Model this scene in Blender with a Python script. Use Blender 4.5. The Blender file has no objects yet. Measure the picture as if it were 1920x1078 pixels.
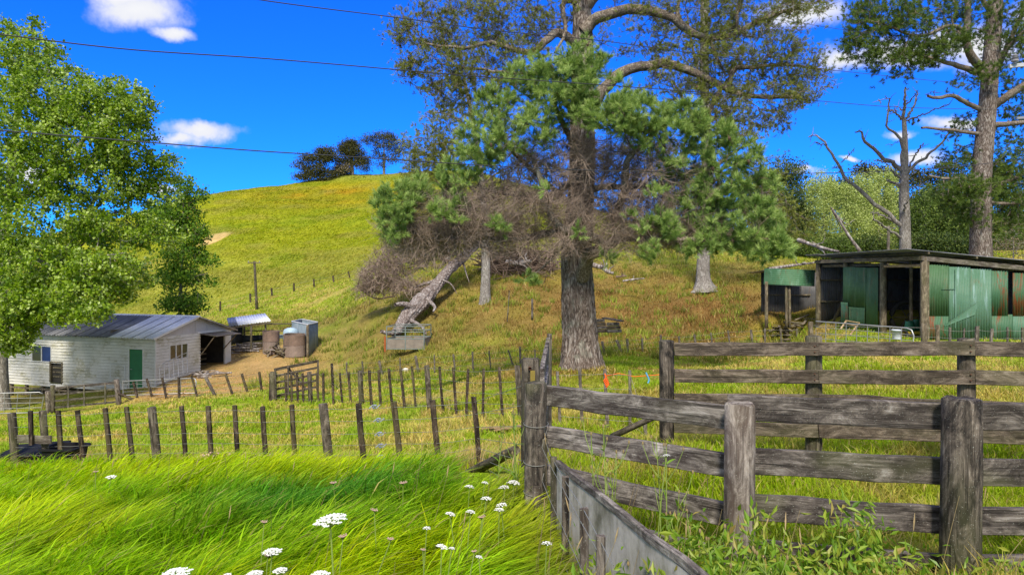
import bpy, math, random
import numpy as np
from mathutils import Vector, Matrix, Quaternion

scene = bpy.context.scene
COL = scene.collection
R = np.random.default_rng(7)
random.seed(7)
CAMZ = 2.0
FOC = 1280.0

# ------------------------------------------------------------ camera
cam_d = bpy.data.cameras.new('camera')
cam_d.sensor_width = 36
cam_d.lens = 24
cam_d.shift_y = -0.0125
cam_d.clip_start = 0.05
cam_d.clip_end = 4000
cam = bpy.data.objects.new('camera', cam_d)
cam.location = (0, 0, CAMZ)
cam.rotation_euler = (math.radians(90), 0, 0)
COL.objects.link(cam)
scene.camera = cam
scene.view_settings.view_transform = 'Standard'
scene.view_settings.look = 'None'
scene.view_settings.gamma = 1
scene.view_settings.use_curve_mapping = False
scene.view_settings.exposure = 1.02
scene.render.resolution_x = 1024
scene.render.resolution_y = 574
scene.render.film_transparent = False
scene.cycles.max_bounces = 6
scene.cycles.transparent_max_bounces = 4

SUN_EL, SUN_AZ = math.radians(46), math.radians(184)   # azimuth from +Y (north), clockwise


# ------------------------------------------------------------ node helper
class NT:
    def __init__(s, tree):
        s.t = tree
        s.n = tree.nodes
        s.l = tree.links

    def new(s, kind, **kw):
        nd = s.n.new(kind)
        for k, v in kw.items():
            setattr(nd, k, v)
        return nd

    def inp(s, sock, v):
        if hasattr(v, 'is_output'):
            s.l.new(v, sock)
        elif v is not None:
            if isinstance(v, (tuple, list)) and len(v) == 3 and sock.type == 'RGBA':
                v = (*v, 1)
            sock.default_value = v

    def math(s, op, a, b=None, c=None, clamp=False):
        nd = s.new('ShaderNodeMath', operation=op, use_clamp=clamp)
        s.inp(nd.inputs[0], a)
        if b is not None: s.inp(nd.inputs[1], b)
        if c is not None: s.inp(nd.inputs[2], c)
        return nd.outputs[0]

    def noise(s, vec, scale, detail=4, rough=.55, dist=0):
        nd = s.new('ShaderNodeTexNoise')
        s.inp(nd.inputs['Vector'], vec)
        nd.inputs['Scale'].default_value = scale
        nd.inputs['Detail'].default_value = detail
        nd.inputs['Roughness'].default_value = rough
        nd.inputs['Distortion'].default_value = dist
        return nd.outputs['Fac']

    def mapping(s, vec, scale=(1, 1, 1), loc=(0, 0, 0)):
        nd = s.new('ShaderNodeMapping')
        s.inp(nd.inputs['Vector'], vec)
        s.inp(nd.inputs['Scale'], scale)
        s.inp(nd.inputs['Location'], loc)
        return nd.outputs[0]

    def ramp(s, fac, stops, interp='LINEAR'):
        nd = s.new('ShaderNodeValToRGB')
        nd.color_ramp.interpolation = interp
        cr = nd.color_ramp.elements
        while len(cr) < len(stops): cr.new(.5)
        for e, (p, c) in zip(cr, stops):
            e.position = p
            e.color = (*c, 1) if not isinstance(c, float) else (c, c, c, 1)
        s.inp(nd.inputs[0], fac)
        return nd.outputs[0]

    def mix(s, fac, a, b, mode='MIX'):
        nd = s.new('ShaderNodeMix', data_type='RGBA', blend_type=mode)
        s.inp(nd.inputs[0], fac)
        s.inp(nd.inputs[6], a)
        s.inp(nd.inputs[7], b)
        return nd.outputs[2]

    def map_range(s, v, a, b, c=0, d=1, smooth=False):
        nd = s.new('ShaderNodeMapRange', interpolation_type='SMOOTHSTEP' if smooth else 'LINEAR')
        for i, q in enumerate((v, a, b, c, d)): s.inp(nd.inputs[i], q)
        return nd.outputs[0]


# ------------------------------------------------------------ world
world = bpy.data.worlds.new('World')
scene.world = world
world.use_nodes = True
W = NT(world.node_tree)
W.n.clear()
sky = W.new('ShaderNodeTexSky', sky_type='NISHITA')
sky.sun_disc = False
sky.sun_elevation = SUN_EL
sky.sun_rotation = SUN_AZ
sky.altitude = 100
sky.air_density = 1.0
sky.dust_density = 0.3
sky.ozone_density = 3.0
hs = W.new('ShaderNodeHueSaturation')
W.inp(hs.inputs['Color'], sky.outputs[0])
hs.inputs['Saturation'].default_value = 1.18
hs.inputs['Value'].default_value = 1.0
skycol = W.mix(1.0, hs.outputs[0], (0.07, 0.56, 1.70), 'MULTIPLY')
tc = W.new('ShaderNodeTexCoord')
dirv = tc.outputs['Generated']
sep = W.new('ShaderNodeSeparateXYZ')
W.inp(sep.inputs[0], dirv)
ax = W.math('DIVIDE', sep.outputs[0], W.math('MAXIMUM', sep.outputs[1], .05))
az = W.math('DIVIDE', sep.outputs[2], W.math('MAXIMUM', sep.outputs[1], .05))
n1 = W.noise(dirv, 7, 6, .6)
n2 = W.noise(W.mapping(dirv, (1, 1, 1), (5.3, 2.1, 7.7)), 8, 6, .6)
n3 = W.noise(dirv, 26, 4, .6)
wx = W.math('ADD', ax, W.math('MULTIPLY', W.math('SUBTRACT', n1, .5), .11))
wz = W.math('ADD', az, W.math('MULTIPLY', W.math('SUBTRACT', n2, .5), .07))
clouds = [(275, 22, 105, 42), (232, 8, 60, 30), (330, 60, 50, 16), (372, 250, 85, 20), (335, 262, 55, 14), (300, 347, 45, 10), (1490, 28, 95, 34), (1585, 112, 60, 24),
          (1690, 100, 130, 30), (1830, 75, 110, 45), (1790, 226, 75, 17), (1690, 240, 32, 11),
          (1715, 292, 66, 20), (1600, 293, 28, 6), (1510, 318, 30, 7), (60, 330, 60, 30), (1960, 30, 90, 40)]
acc = None
for (cx, cy, rx, ry) in clouds:
    a = W.math('DIVIDE', W.math('SUBTRACT', wx, (cx - 960) / FOC), rx / FOC)
    b = W.math('DIVIDE', W.math('SUBTRACT', wz, (515 - cy) / FOC), ry / FOC)
    d = W.math('SQRT', W.math('ADD', W.math('MULTIPLY', a, a), W.math('MULTIPLY', b, b)))
    m = W.math('SUBTRACT', 1.25, d)
    acc = m if acc is None else W.math('MAXIMUM', acc, m)
front = W.map_range(sep.outputs[1], .3, .5, 0, 1, True)
acc = W.math('ADD', acc, W.math('MULTIPLY', W.math('SUBTRACT', n3, .5), 1.1))
cl = W.math('MULTIPLY', W.map_range(acc, .12, .95, 0, 1, True), front)
# the rest of the sky: added unseen cloud, cover raised to whiten the ambient; sun behind thin cloud
nb = W.noise(W.mapping(dirv, (1, 1, 1.6)), 2.6, 8, .6)
clb = W.math('MULTIPLY', W.map_range(nb, .30, .47, 0, .95, True), W.map_range(sep.outputs[1], .30, .55, 1, 0, True))
clb = W.math('MULTIPLY', clb, W.map_range(sep.outputs[2], .0, .12, 0, 1))
cm = W.math('MAXIMUM', cl, clb)
cloudcol = W.mix(W.map_range(acc, .3, 1.6), (4.7, 4.9, 5.7), (6.1, 6.1, 6.1))
skyc = W.mix(cm, skycol, cloudcol)
bg = W.new('ShaderNodeBackground')
W.inp(bg.inputs[0], skyc)
bg.inputs[1].default_value = 0.08
wo = W.new('ShaderNodeOutputWorld')
W.l.new(bg.outputs[0], wo.inputs[0])

sun_d = bpy.data.lights.new('sun', 'SUN')
sun_d.energy = 2.7
sun_d.angle = math.radians(9)
sun_d.color = (1.0, .92, .78)
sun = bpy.data.objects.new('sun', sun_d)
sdir = Vector((math.sin(SUN_AZ) * math.cos(SUN_EL), math.cos(SUN_AZ) * math.cos(SUN_EL), math.sin(SUN_EL)))
sun.rotation_euler = sdir.to_track_quat('Z', 'Y').to_euler()
COL.objects.link(sun)


# ------------------------------------------------------------ object helpers
def prop(o, label=None, cat=None, group=None, kind=None):
    if label: o['label'] = label
    if cat: o['category'] = cat
    if group: o['group'] = group
    if kind: o['kind'] = kind
    return o


def thing(name, label, cat, loc=(0, 0, 0), rz=0, group=None):
    o = bpy.data.objects.new(name, None)
    o.empty_display_size = .2
    COL.objects.link(o)
    o.location = loc
    o.rotation_euler = (0, 0, rz)
    return prop(o, label, cat, group)


def mesh(name, V, F, mat=None, smooth=False, attrs=None):
    """V Nx3, F array Mx3/Mx4 or list of arrays/lists"""
    me = bpy.data.meshes.new(name)
    V = np.asarray(V, dtype=np.float32).reshape(-1, 3)
    if isinstance(F, np.ndarray):
        F = [F]
    if len(F) and isinstance(F[0], np.ndarray) and F[0].ndim == 2:
        loops = np.concatenate([f.ravel() for f in F]).astype(np.int32)
        tot = np.concatenate([np.full(len(f), f.shape[1], dtype=np.int32) for f in F])
    else:
        loops = np.array([i for f in F for i in f], dtype=np.int32)
        tot = np.array([len(f) for f in F], dtype=np.int32)
    start = np.concatenate([[0], np.cumsum(tot)[:-1]]).astype(np.int32)
    me.vertices.add(len(V))
    me.vertices.foreach_set('co', V.ravel())
    me.loops.add(len(loops))
    me.loops.foreach_set('vertex_index', loops)
    me.polygons.add(len(tot))
    me.polygons.foreach_set('loop_start', start)
    me.polygons.foreach_set('loop_total', tot)
    me.polygons.foreach_set('use_smooth', np.full(len(tot), smooth, dtype=bool))
    me.update(calc_edges=True)
    me.validate()
    if attrs:
        for k, arr in attrs.items():
            arr = np.asarray(arr, dtype=np.float32)
            if arr.ndim == 2:
                a = me.attributes.new(k, 'FLOAT_COLOR', 'POINT')
                if arr.shape[1] == 3: arr = np.concatenate([arr, np.ones((len(arr), 1), np.float32)], 1)
                a.data.foreach_set('color', arr.ravel())
            else:
                a = me.attributes.new(k, 'FLOAT', 'POINT')
                a.data.foreach_set('value', arr)
    if mat: me.materials.append(mat)
    return me


def obj(name, me, parent=None, mat=None, M=None):
    o = bpy.data.objects.new(name, me)
    COL.objects.link(o)
    if parent is not None: o.parent = parent
    if M is not None: o.matrix_basis = M
    return o


def P(px, py, Y):
    return Vector(((px - 960) / FOC * Y, Y, CAMZ + (515 - py) / FOC * Y))


def frame(p0, p1, side=None):
    """matrix: origin at p0, local Z towards p1; local Y near 'side'"""
    p0 = Vector(p0); p1 = Vector(p1)
    z = (p1 - p0).normalized()
    s = Vector(side) if side is not None else (Vector((0, 0, 1)) if abs(z.z) < .8 else Vector((0, 1, 0)))
    x = s.cross(z)
    if x.length < 1e-5: x = Vector((1, 0, 0)).cross(z)
    x.normalize()
    y = z.cross(x)
    M = Matrix((x, y, z)).transposed().to_4x4()
    M.translation = p0
    return M, (p1 - p0).length


def beam_mesh(wx, wy, L, mat, segs=1, wob=0.0, bev=.12, seed=0):
    """rectangular timber along local Z, chamfered corners, slightly uneven"""
    r = np.random.default_rng(seed)
    b = min(wx, wy) * bev
    x, y = wx / 2, wy / 2
    ring = np.array([(x - b, -y), (x, -y + b), (x, y - b), (x - b, y), (-x + b, y), (-x, y - b), (-x, -y + b), (-x + b, -y)])
    n = 8
    V = []
    for i in range(segs + 1):
        off = r.normal(0, wob, 2) if 0 < i < segs else (0, 0)
        sc = 1 + (r.normal(0, .012, (n, 1)) if wob else 0)
        rr = ring * sc + off
        zz = np.full(n, L * i / segs)
        if wob and i in (0, segs): zz = zz + r.normal(0, min(wx, wy) * .08, n)
        V.append(np.column_stack([rr, zz]))
    V = np.concatenate(V)
    F = [list(range(n))[::-1], list(range(segs * n, segs * n + n))]
    for i in range(segs):
        for k in range(n):
            a, c = i * n + k, i * n + (k + 1) % n
            F.append([a, c, c + n, a + n])
    return mesh('timber', V, F, mat)


def beam(name, p0, p1, wx, wy, mat, parent=None, side=None, segs=1, wob=0.0, seed=None):
    M, L = frame(p0, p1, side)
    me = beam_mesh(wx, wy, L, mat, segs, wob, seed=random.randrange(10 ** 6) if seed is None else seed)
    return obj(name, me, parent, M=M)


def post_mesh(r0, r1, L, mat, n=12, segs=4, wob=0.05, seed=0, dome=.10):
    rg = np.random.default_rng(seed)
    V, F = [], []
    prof = rg.normal(0, wob * .5, n)
    zs = list(np.linspace(0, L - r1 * dome, segs + 1))
    rs = list(np.linspace(r0, r1, segs + 1))
    zs += [L]; rs += [r1 * .88]
    for i, (z, r) in enumerate(zip(zs, rs)):
        a = np.arange(n) / n * 2 * math.pi
        rr = r * (1 + prof + rg.normal(0, wob * .35, n))
        zz = z + (rg.normal(0, r1 * .05, n) if i >= len(zs) - 2 else 0)
        V.append(np.column_stack([np.cos(a) * rr, np.sin(a) * rr, np.zeros(n) + zz]))
    V = np.concatenate(V)
    m = len(zs)
    for i in range(m - 1):
        for k in range(n):
            a, c = i * n + k, i * n + (k + 1) % n
            F.append([a, c, c + n, a + n])
    F.append(list(range((m - 1) * n, m * n)))
    F.append(list(range(n))[::-1])
    me = mesh('post', V, F, mat)
    sm = np.ones(len(me.polygons), dtype=bool); sm[-2:] = False; sm[-2 - n:-2] = False
    me.polygons.foreach_set('use_smooth', sm)
    return me


def post(name, p0, p1, r0, r1, mat, parent=None, n=12, segs=4, wob=.05):
    M, L = frame(p0, p1, (0, 1, 0) if abs((Vector(p1) - Vector(p0)).normalized().y) < .8 else (0, 0, 1))
    return obj(name, post_mesh(r0, r1, L, mat, n, segs, wob, random.randrange(10 ** 6)), parent, M=M)


def tubes(lines, sides=4):
    """lines: list of (pts Kx3, radii K). grouped by K, vectorised"""
    groups = {}
    for p, r in lines:
        groups.setdefault(len(p), []).append((p, r))
    Vs, Fs, base = [], [], 0
    for K, ls in groups.items():
        Pn = np.array([l[0] for l in ls], dtype=np.float64)
        Rn = np.array([l[1] for l in ls], dtype=np.float64)
        B = len(ls)
        T = np.gradient(Pn, axis=1)
        T /= np.linalg.norm(T, axis=2, keepdims=True) + 1e-9
        mean = (Pn[:, -1] - Pn[:, 0]); mean /= np.linalg.norm(mean, axis=1, keepdims=True) + 1e-9
        ref = np.where(np.abs(mean[:, 2:3]) < .7, np.array([[0, 0, 1.]]), np.array([[1., 0, 0]]))
        ref = np.repeat(ref[:, None, :], K, 1)
        X = np.cross(ref, T); X /= np.linalg.norm(X, axis=2, keepdims=True) + 1e-9
        Y = np.cross(T, X)
        a = np.arange(sides) / sides * 2 * math.pi
        ring = (X[:, :, None, :] * np.cos(a)[None, None, :, None] + Y[:, :, None, :] * np.sin(a)[None, None, :, None]) * Rn[:, :, None, None]
        V = (Pn[:, :, None, :] + ring).reshape(-1, 3)
        idx = base + np.arange(B * K * sides).reshape(B, K, sides)
        q = np.stack([idx[:, :-1, :], np.roll(idx[:, :-1, :], -1, 2), np.roll(idx[:, 1:, :], -1, 2), idx[:, 1:, :]], -1).reshape(-1, 4)
        Vs.append(V); Fs.append(q); base += len(V)
    return np.concatenate(Vs), np.concatenate(Fs)


def tube_obj(name, lines, mat, parent=None, sides=6, smooth=True):
    V, F = tubes(lines, sides)
    return obj(name, mesh(name, V, F, mat, smooth), parent)


def smooth_path(pts, n):
    """Catmull-Rom through pts"""
    p = np.array([list(q) for q in pts], dtype=float)
    p = np.vstack([2 * p[0] - p[1], p, 2 * p[-1] - p[-2]])
    m = len(p) - 3
    out = []
    for t in np.linspace(0, m, n):
        i = min(int(t), m - 1); f = t - i
        a, b, c, d = p[i:i + 4]
        out.append(.5 * ((2 * b) + (-a + c) * f + (2 * a - 5 * b + 4 * c - d) * f * f + (-a + 3 * b - 3 * c + d) * f ** 3))
    return np.array(out)


# ------------------------------------------------------------ numpy noise
_perm = np.random.default_rng(3).random((256, 256))


def vnoise(x, y):
    xi = np.floor(x).astype(int); yi = np.floor(y).astype(int)
    fx = x - xi; fy = y - yi
    fx = fx * fx * (3 - 2 * fx); fy = fy * fy * (3 - 2 * fy)
    g = lambda a, b: _perm[a & 255, b & 255]
    return (g(xi, yi) * (1 - fx) + g(xi + 1, yi) * fx) * (1 - fy) + (g(xi, yi + 1) * (1 - fx) + g(xi + 1, yi + 1) * fx) * fy


def fbm(x, y, o=4):
    s = 0; a = .5; t = 0
    for i in range(o):
        s = s + a * vnoise(x * 2 ** i + 17.3 * i, y * 2 ** i + 5.1 * i); t += a; a *= .5
    return s / t


def sstep(a, b, x):
    t = np.clip((x - a) / (b - a), 0, 1)
    return t * t * (3 - 2 * t)


# ------------------------------------------------------------ fence data (pixel of top, pixel of base, width px) at a depth
def interp(x, xs, ys): return float(np.interp(x, xs, ys))


dA = lambda px: 1 / interp(px, [23, 290, 605, 888], [1 / 12., 1 / 11.4, 1 / 10.6, 1 / 9.5])
FA = [(22, 774, 30, 884, 15), (80, 770, 88, 884, 13), (109, 769, 117, 884, 8), (145, 769, 160, 882, 8), (197, 765, 209, 880, 8),
      (237, 763, 251, 880, 8), (284, 763, 297, 882, 16), (340, 761, 350, 881, 8), (390, 761, 398, 880, 8), (440, 760, 448, 880, 8),
      (492, 762, 500, 882, 8), (547, 759, 555, 885, 9), (606, 756, 620, 890, 17), (672, 757, 684, 888, 10), (738, 753, 753, 886, 10),
      (811, 750, 825, 888, 10), (888, 744, 900, 876, 10)]
dB = lambda px: 1 / interp(px, [511, 597, 675, 801, 971], [1 / 26., 1 / 25, 1 / 22., 1 / 16.8, 1 / 13.7])
FB = [(507, 700, 507, 750, 5), (512, 697, 514, 753, 12), (535, 699, 537, 753, 4), (546, 699, 547, 754, 4), (557, 699, 559, 754, 4), (567, 700, 569, 755, 4), (580, 697, 583, 757, 9),
      (594, 699, 597, 757, 4), (606, 699, 607, 755, 4), (622, 681, 625, 754, 4), (637, 699, 642, 760, 4), (653, 697, 658, 762, 5), (675, 695, 678, 757, 10),
      (692, 694, 697, 760, 5), (710, 693, 714, 763, 5), (729, 691, 735, 757, 5), (751, 690, 759, 767, 5), (772, 687, 780, 767, 5), (800, 685, 806, 771, 11),
      (824, 687, 830, 768, 5), (850, 689, 856, 779, 5), (878, 692, 874, 779, 5), (907, 691, 905, 783, 5), (936, 689, 943, 786, 5), (970, 685, 977, 789, 12)]
dC = lambda px: 1 / interp(px, [650, 975, 1129, 1240], [1 / 36., 1 / 30, 1 / 31., 1 / 33])
FC = [(622, 683, 624, 712, 3), (650, 679, 650, 709, 3), (679, 677, 681, 706, 3), (711, 676, 718, 708, 4), (750, 671, 750, 703, 3), (779, 667, 785, 703, 5), (814, 665, 815, 699, 3), (850, 664, 853, 696, 3), (886, 659, 887, 695, 4),
      (917, 658, 920, 692, 3), (953, 656, 964, 693, 3), (975, 650, 976, 692, 4), (1003, 655, 1003, 688, 3), (1129, 640, 1134, 668, 4), (1156, 637, 1166, 663, 5), (1176, 635, 1178, 663, 5), (1204, 634, 1205, 660, 4),
      (1239, 628, 1239, 658, 4), (1273, 630, 1275, 656, 3), (1302, 627, 1305, 654, 4), (1333, 624, 1336, 652, 3), (1365, 619, 1369, 650, 3), (1408, 618, 1411, 648, 4), (1434, 616, 1435, 648, 3), (1463, 615, 1466, 648, 3), (1494, 616, 1497, 648, 4)]
dD = lambda px: interp(px, [413, 683], [74, 86])
FD = [(413, 565, 413, 584, 3), (469, 550, 470, 577, 3), (509, 540, 510, 556, 3), (551, 531, 551, 547, 3), (588, 523, 589, 539, 3), (624, 517, 626, 530, 3), (653, 509, 656, 522, 3), (683, 501, 687, 516, 3)]
dE = lambda px: interp(px, [238, 490], [31, 28])
FE = [(250, 716, 257, 744, 4), (275, 710, 286, 748, 4), (304, 708, 312, 747, 4), (335, 708, 336, 747, 4), (359, 704, 370, 744, 4), (385, 706, 403, 741, 6), (423, 702, 436, 739, 4), (453, 700, 464, 736, 4), (486, 697, 491, 734, 4)]
dF = lambda px: interp(px, [1045, 1240], [12.0, 11.5])
FF = [(1045, 696, 1050, 800, 6), (1087, 694, 1092, 804, 6), (1134, 692, 1140, 810, 6), (1181, 694, 1182, 812, 6), (1210, 790, 1210, 825, 6)]
dG = lambda px: interp(px, [1520, 1920], [22.5, 20.5])
FG = [(1520, 603, 1521, 650, 9), (1733, 607, 1733, 655, 11), (1758, 609, 1758, 655, 8), (1781, 614, 1781, 655, 4), (1808, 615, 1806, 655, 3), (1832, 612, 1832, 655, 6), (1860, 616, 1858, 655, 5), (1889, 613, 1889, 655, 3), (1917, 614, 1917, 655, 4)]

# ------------------------------------------------------------ terrain height
ctrl = []
for Fd, df in ((FA, dA), (FB, dB), (FC, dC), (FD, dD), (FE, dE), (FF, dF)):
    for t in Fd[::2]:
        ctrl.append(tuple(P(t[2], t[3], df(t[0]))))
ctrl += [(0, -5, .2), (-8, -5, 0), (8, -5, .3), (-3, 2, 0), (-8, 2, -.3), (3, 2, .05), (0, 3, 0), (-3, 5, -.25), (-6, 8, -.75), (-3.4, 8, -.62), (-1, 7, -.3),
         (1, 5, 0), (1.8, 7.6, .0), (4.5, 6.8, .02), (8, 7, .05), (6, 4, .05), (12, 5, .1), (6, 15, -.3), (10, 12, -.15), (0.2, 5.5, -.03), (.4, 8, -.25),
         (15.1, 25, -.4), (12, 24, -.45), (20, 25, -.4), (14.4, 32, -.38), (12.6, 34, -.28), (25, 30, -.3), (9, 20, -.45), (32, 25, -.2), (22, 14, 0),
         (-18.8, 36, -3.88), (-17.8, 39, -3.5), (-17.1, 41, -3.3), (-29.2, 39.5, -5.0), (-24, 37.8, -4.5), (-35, 38, -5.3), (-25, 25, -3.9), (-15, 20, -2.5), (-20, 14, -2.2)]
for t in [(1090, 690, 20), (971, 690, 21), (90, 775, 31), (225, 760, 31), (20, 780, 30), (471, 665, 42), (595, 658, 44), (765, 656, 39), (700, 640, 42),
          (909, 563, 44), (850, 560, 46), (745, 610, 43), (660, 560, 60), (640, 600, 50), (1320, 543, 45), (1200, 600, 40), (1000, 600, 40), (1400, 590, 38), (1200, 520, 50), (1050, 500, 54), (1400, 530, 46),
          (900, 492, 57), (1000, 488, 58), (1200, 486, 58), (1400, 492, 57), (1500, 495, 60), (1600, 500, 60), (1750, 500, 60), (1900, 490, 60), (700, 515, 66), (760, 500, 66),
          (600, 600, 58), (500, 600, 58), (540, 620, 50), (250, 592, 90), (0, 600, 100), (413, 590, 70), (480, 520, 105), (300, 540, 110), (100, 550, 120),
          (560, 450, 140), (430, 440, 150), (250, 480, 150), (560, 400, 175), (700, 400, 165), (700, 470, 115), (800, 440, 130), (600, 372, 195), (640, 335, 215), (770, 326, 220), (700, 330, 217), (560, 346, 212), (480, 354, 208), (395, 364, 205), (280, 393, 200), (100, 450, 190), (-200, 480, 190),
          (900, 330, 225), (1000, 360, 235), (1100, 400, 240), (1200, 430, 240), (1350, 455, 150), (1400, 470, 110), (1500, 450, 150), (1500, 440, 220), (1700, 455, 130), (1700, 435, 220), (1920, 445, 120), (1900, 400, 200), (2200, 440, 160),
          (900, 400, 280), (600, 400, 280), (300, 440, 280), (1300, 440, 300), (1900, 430, 320), (500, 505, 600), (960, 505, 600), (1500, 505, 600), (2400, 500, 500), (-500, 505, 500)]:
    ctrl.append(tuple(P(*t)))
ctrl = np.array(ctrl, dtype=float)
C0 = 8.0


def uv_of(x, y):
    yy = np.maximum(y, -6.5) + C0
    return np.clip(x / yy, -2.2, 2.2), np.log(yy), yy


cu, cv, cyy = uv_of(ctrl[:, 0], ctrl[:, 1])
cw = (ctrl[:, 2] - CAMZ) / cyy


def _k(r2): return .5 * r2 * np.log(r2 + 1e-12)


A = np.column_stack([cu * 1.6, cv])
n_ = len(A)
Km = _k(((A[:, None, :] - A[None, :, :]) ** 2).sum(-1)) + np.eye(n_) * 2e-4
Pm = np.column_stack([np.ones(n_), A])
Lm = np.block([[Km, Pm], [Pm.T, np.zeros((3, 3))]])
sol = np.linalg.solve(Lm, np.concatenate([cw, np.zeros(3)]))


def Hbase(x, y):
    x = np.atleast_1d(np.asarray(x, float)); y = np.atleast_1d(np.asarray(y, float))
    u, v, yy = uv_of(x, y)
    q = np.column_stack([u * 1.6, v])
    out = np.empty(len(q))
    for i in range(0, len(q), 20000):
        s = q[i:i + 20000]
        r2 = ((s[:, None, :] - A[None, :, :]) ** 2).sum(-1)
        out[i:i + 20000] = _k(r2) @ sol[:n_] + sol[n_] + s @ sol[n_ + 1:]
    return out * yy + CAMZ


# gridded for speed
GU = np.linspace(-2.2, 2.2, 561)
GV = np.linspace(math.log(1.5), math.log(640 + C0), 700)
gu, gv = np.meshgrid(GU, GV)
gy = np.exp(gv) - C0
gx = gu * (gy + C0)
gz = Hbase(gx.ravel(), gy.ravel()).reshape(gx.shape)


def bump(x, y):
    b = (fbm(x * .9, y * .9, 3) - .5) * .10 + (fbm(x * 4, y * 4, 2) - .5) * .04
    bank = sstep(34, 42, y) * (1 - sstep(60, 80, y)) * sstep(-18, -8, x)
    b = b + bank * ((fbm(x * .8, y * .5, 3) - .5) * .7)
    far = sstep(90, 140, y)
    b = b + far * ((fbm(x * .05, y * .05, 4) - .5) * 3.0 + (fbm(x * .3, y * .3, 3) - .5) * .25)
    return b * (sstep(1.5, 4, y) * .8 + .2)


gz = gz + bump(gx, gy)


def H(x, y):
    x = np.asarray(x, float); y = np.asarray(y, float)
    u, v, _ = uv_of(x, y)
    fu = np.clip((u - GU[0]) / (GU[1] - GU[0]), 0, len(GU) - 1.001)
    fv = np.clip((v - GV[0]) / (GV[1] - GV[0]), 0, len(GV) - 1.001)
    i = fu.astype(int); j = fv.astype(int); a = fu - i; b = fv - j
    return (gz[j, i] * (1 - a) + gz[j, i + 1] * a) * (1 - b) + (gz[j + 1, i] * (1 - a) + gz[j + 1, i + 1] * a) * b


def G(px, Y, up=0.0):
    x = (px - 960) / FOC * Y
    return Vector((x, Y, float(H(x, Y)) + up))


def gz_at(x, y): return float(H(x, y))


def lerp3(a, b, t): return a * (1 - t[..., None]) + np.array(b) * t[..., None]


def zonecol(x, y):
    """ground cover colour (linear albedo) at world x,y"""
    x = np.asarray(x, float); y = np.asarray(y, float)
    px = 960 + FOC * x / np.maximum(y, .5)
    n1 = fbm(x * .35 + 3, y * .35, 4); n2 = fbm(x * 1.6, y * 1.6 + 9, 3); n3 = fbm(x * .12 + 40, y * .12, 3)
    base = np.zeros(x.shape + (3,)) + np.array((.29, .36, .022))
    straw = sstep(.46, .60, n2 * .65 + n1 * .35)
    base = lerp3(base, (.55, .42, .14), straw * .72)
    # long foreground grass
    fence_y = np.interp(px, [23, 290, 605, 888, 1000], [12., 11.4, 10.6, 9.5, 5.2])
    longg = (y < fence_y - .1) & (px < 1010)
    lg = np.zeros(x.shape + (3,)) + np.array((.41, .50, .004))
    w = sstep(.45, .62, fbm(x * .5 + 11, y * .9 + 4, 3))
    lg = lerp3(lg, (.26, .45, .010), w * .7)
    w2 = np.exp(-(((x + 1.9) / 1.5) ** 2 + ((y - 6.2) / 1.1) ** 2)) * 1.1
    lg = lerp3(lg, (.12, .32, .03), np.clip(w2, 0, 1))
    base = np.where(longg[..., None], lg, base)
    # paddock between fences, straw track by the house
    tr = sstep(28, 31, y) * (1 - sstep(44, 50, y)) * (1 - sstep(560, 690, px)) * sstep(180, 300, px)
    base = lerp3(base, (.52, .33, .14), tr * np.clip(.55 + 1.1 * n2, 0, 1))
    mid = sstep(31, 36, y) * (1 - sstep(52, 70, y)) * (1 - tr)
    base = lerp3(base, (.25, .20, .055), mid * np.clip(n1 * 1.5, 0, 1) * .85)
    # worn brown ground and needle litter below the pines
    for (cx, cy, rx, ry, k) in ((2, 20, 3.2, 2.6, .8), (11, 40, 9, 7, .85), (8, 33, 9, 4, .55), (4.6, 45, 8, 9, .65), (-6, 44, 5, 6, .3)):
        d = np.exp(-(((x - cx) / rx) ** 2 + ((y - cy) / ry) ** 2))
        base = lerp3(base, (.25, .135, .045), np.clip(d * k * (.5 + n2), 0, 1))
    # dead hollow: ash
    d = np.exp(-(((x - .4) / 1.6) ** 2 + ((y - 25.5) / .9) ** 2))
    base = lerp3(base, (.12, .095, .085), np.clip(d * 2 - .4, 0, 1))
    # hill
    hill = sstep(74, 95, y)
    hc = np.zeros(x.shape + (3,)) + np.array((.27, .295, .010))
    hz = np.asarray(H(x, y))
    hc = lerp3(hc, (.31, .31, .045), (1 - sstep(4, 14, hz + n1 * 8)) * .9)
    red = np.exp(-(((x + 52) / 22) ** 2 + ((hz - 25) / 4.0) ** 2))
    hc = lerp3(hc, (.36, .22, .012), np.clip(red * (.5 + n3), 0, 1) * .95)
    hc = lerp3(hc, (.30, .32, .06), sstep(29, 33, hz) * .7)
    hc = lerp3(hc, (.19, .25, .008), sstep(.52, .68, n3) * .6)
    tr_ = fbm(x * .035 + 3, hz * 1.1 + x * .02, 3)
    hc = hc * (1 + .42 * (tr_ - .5))[..., None]
    hc = lerp3(hc, (.30, .27, .05), sstep(.56, .72, fbm(x * .09, hz * .5 + 30, 3)) * .5)
    # slip: bare clay scar
    sx, sy = -64.5, 148.
    dd = ((x - sx) / 3.3) ** 2 + ((hz - 9.8) / 1.9) ** 2 + (n2 - .5) * .8 + 9 * (np.abs(y - 148) > 32)
    hc = lerp3(hc, (.62, .42, .17), 1 - sstep(.75, 1.0, dd))
    base = base * (1 - hill[..., None]) + hc * hill[..., None]
    v = .82 + .36 * fbm(x * 3.1, y * 3.1, 2)
    return np.clip(base * v[..., None], 0, 1)


# ------------------------------------------------------------ materials
def newmat(name):
    m = bpy.data.materials.new(name)
    m.use_nodes = True
    nt = NT(m.node_tree)
    bs = m.node_tree.nodes['Principled BSDF']
    return m, nt, bs


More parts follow.
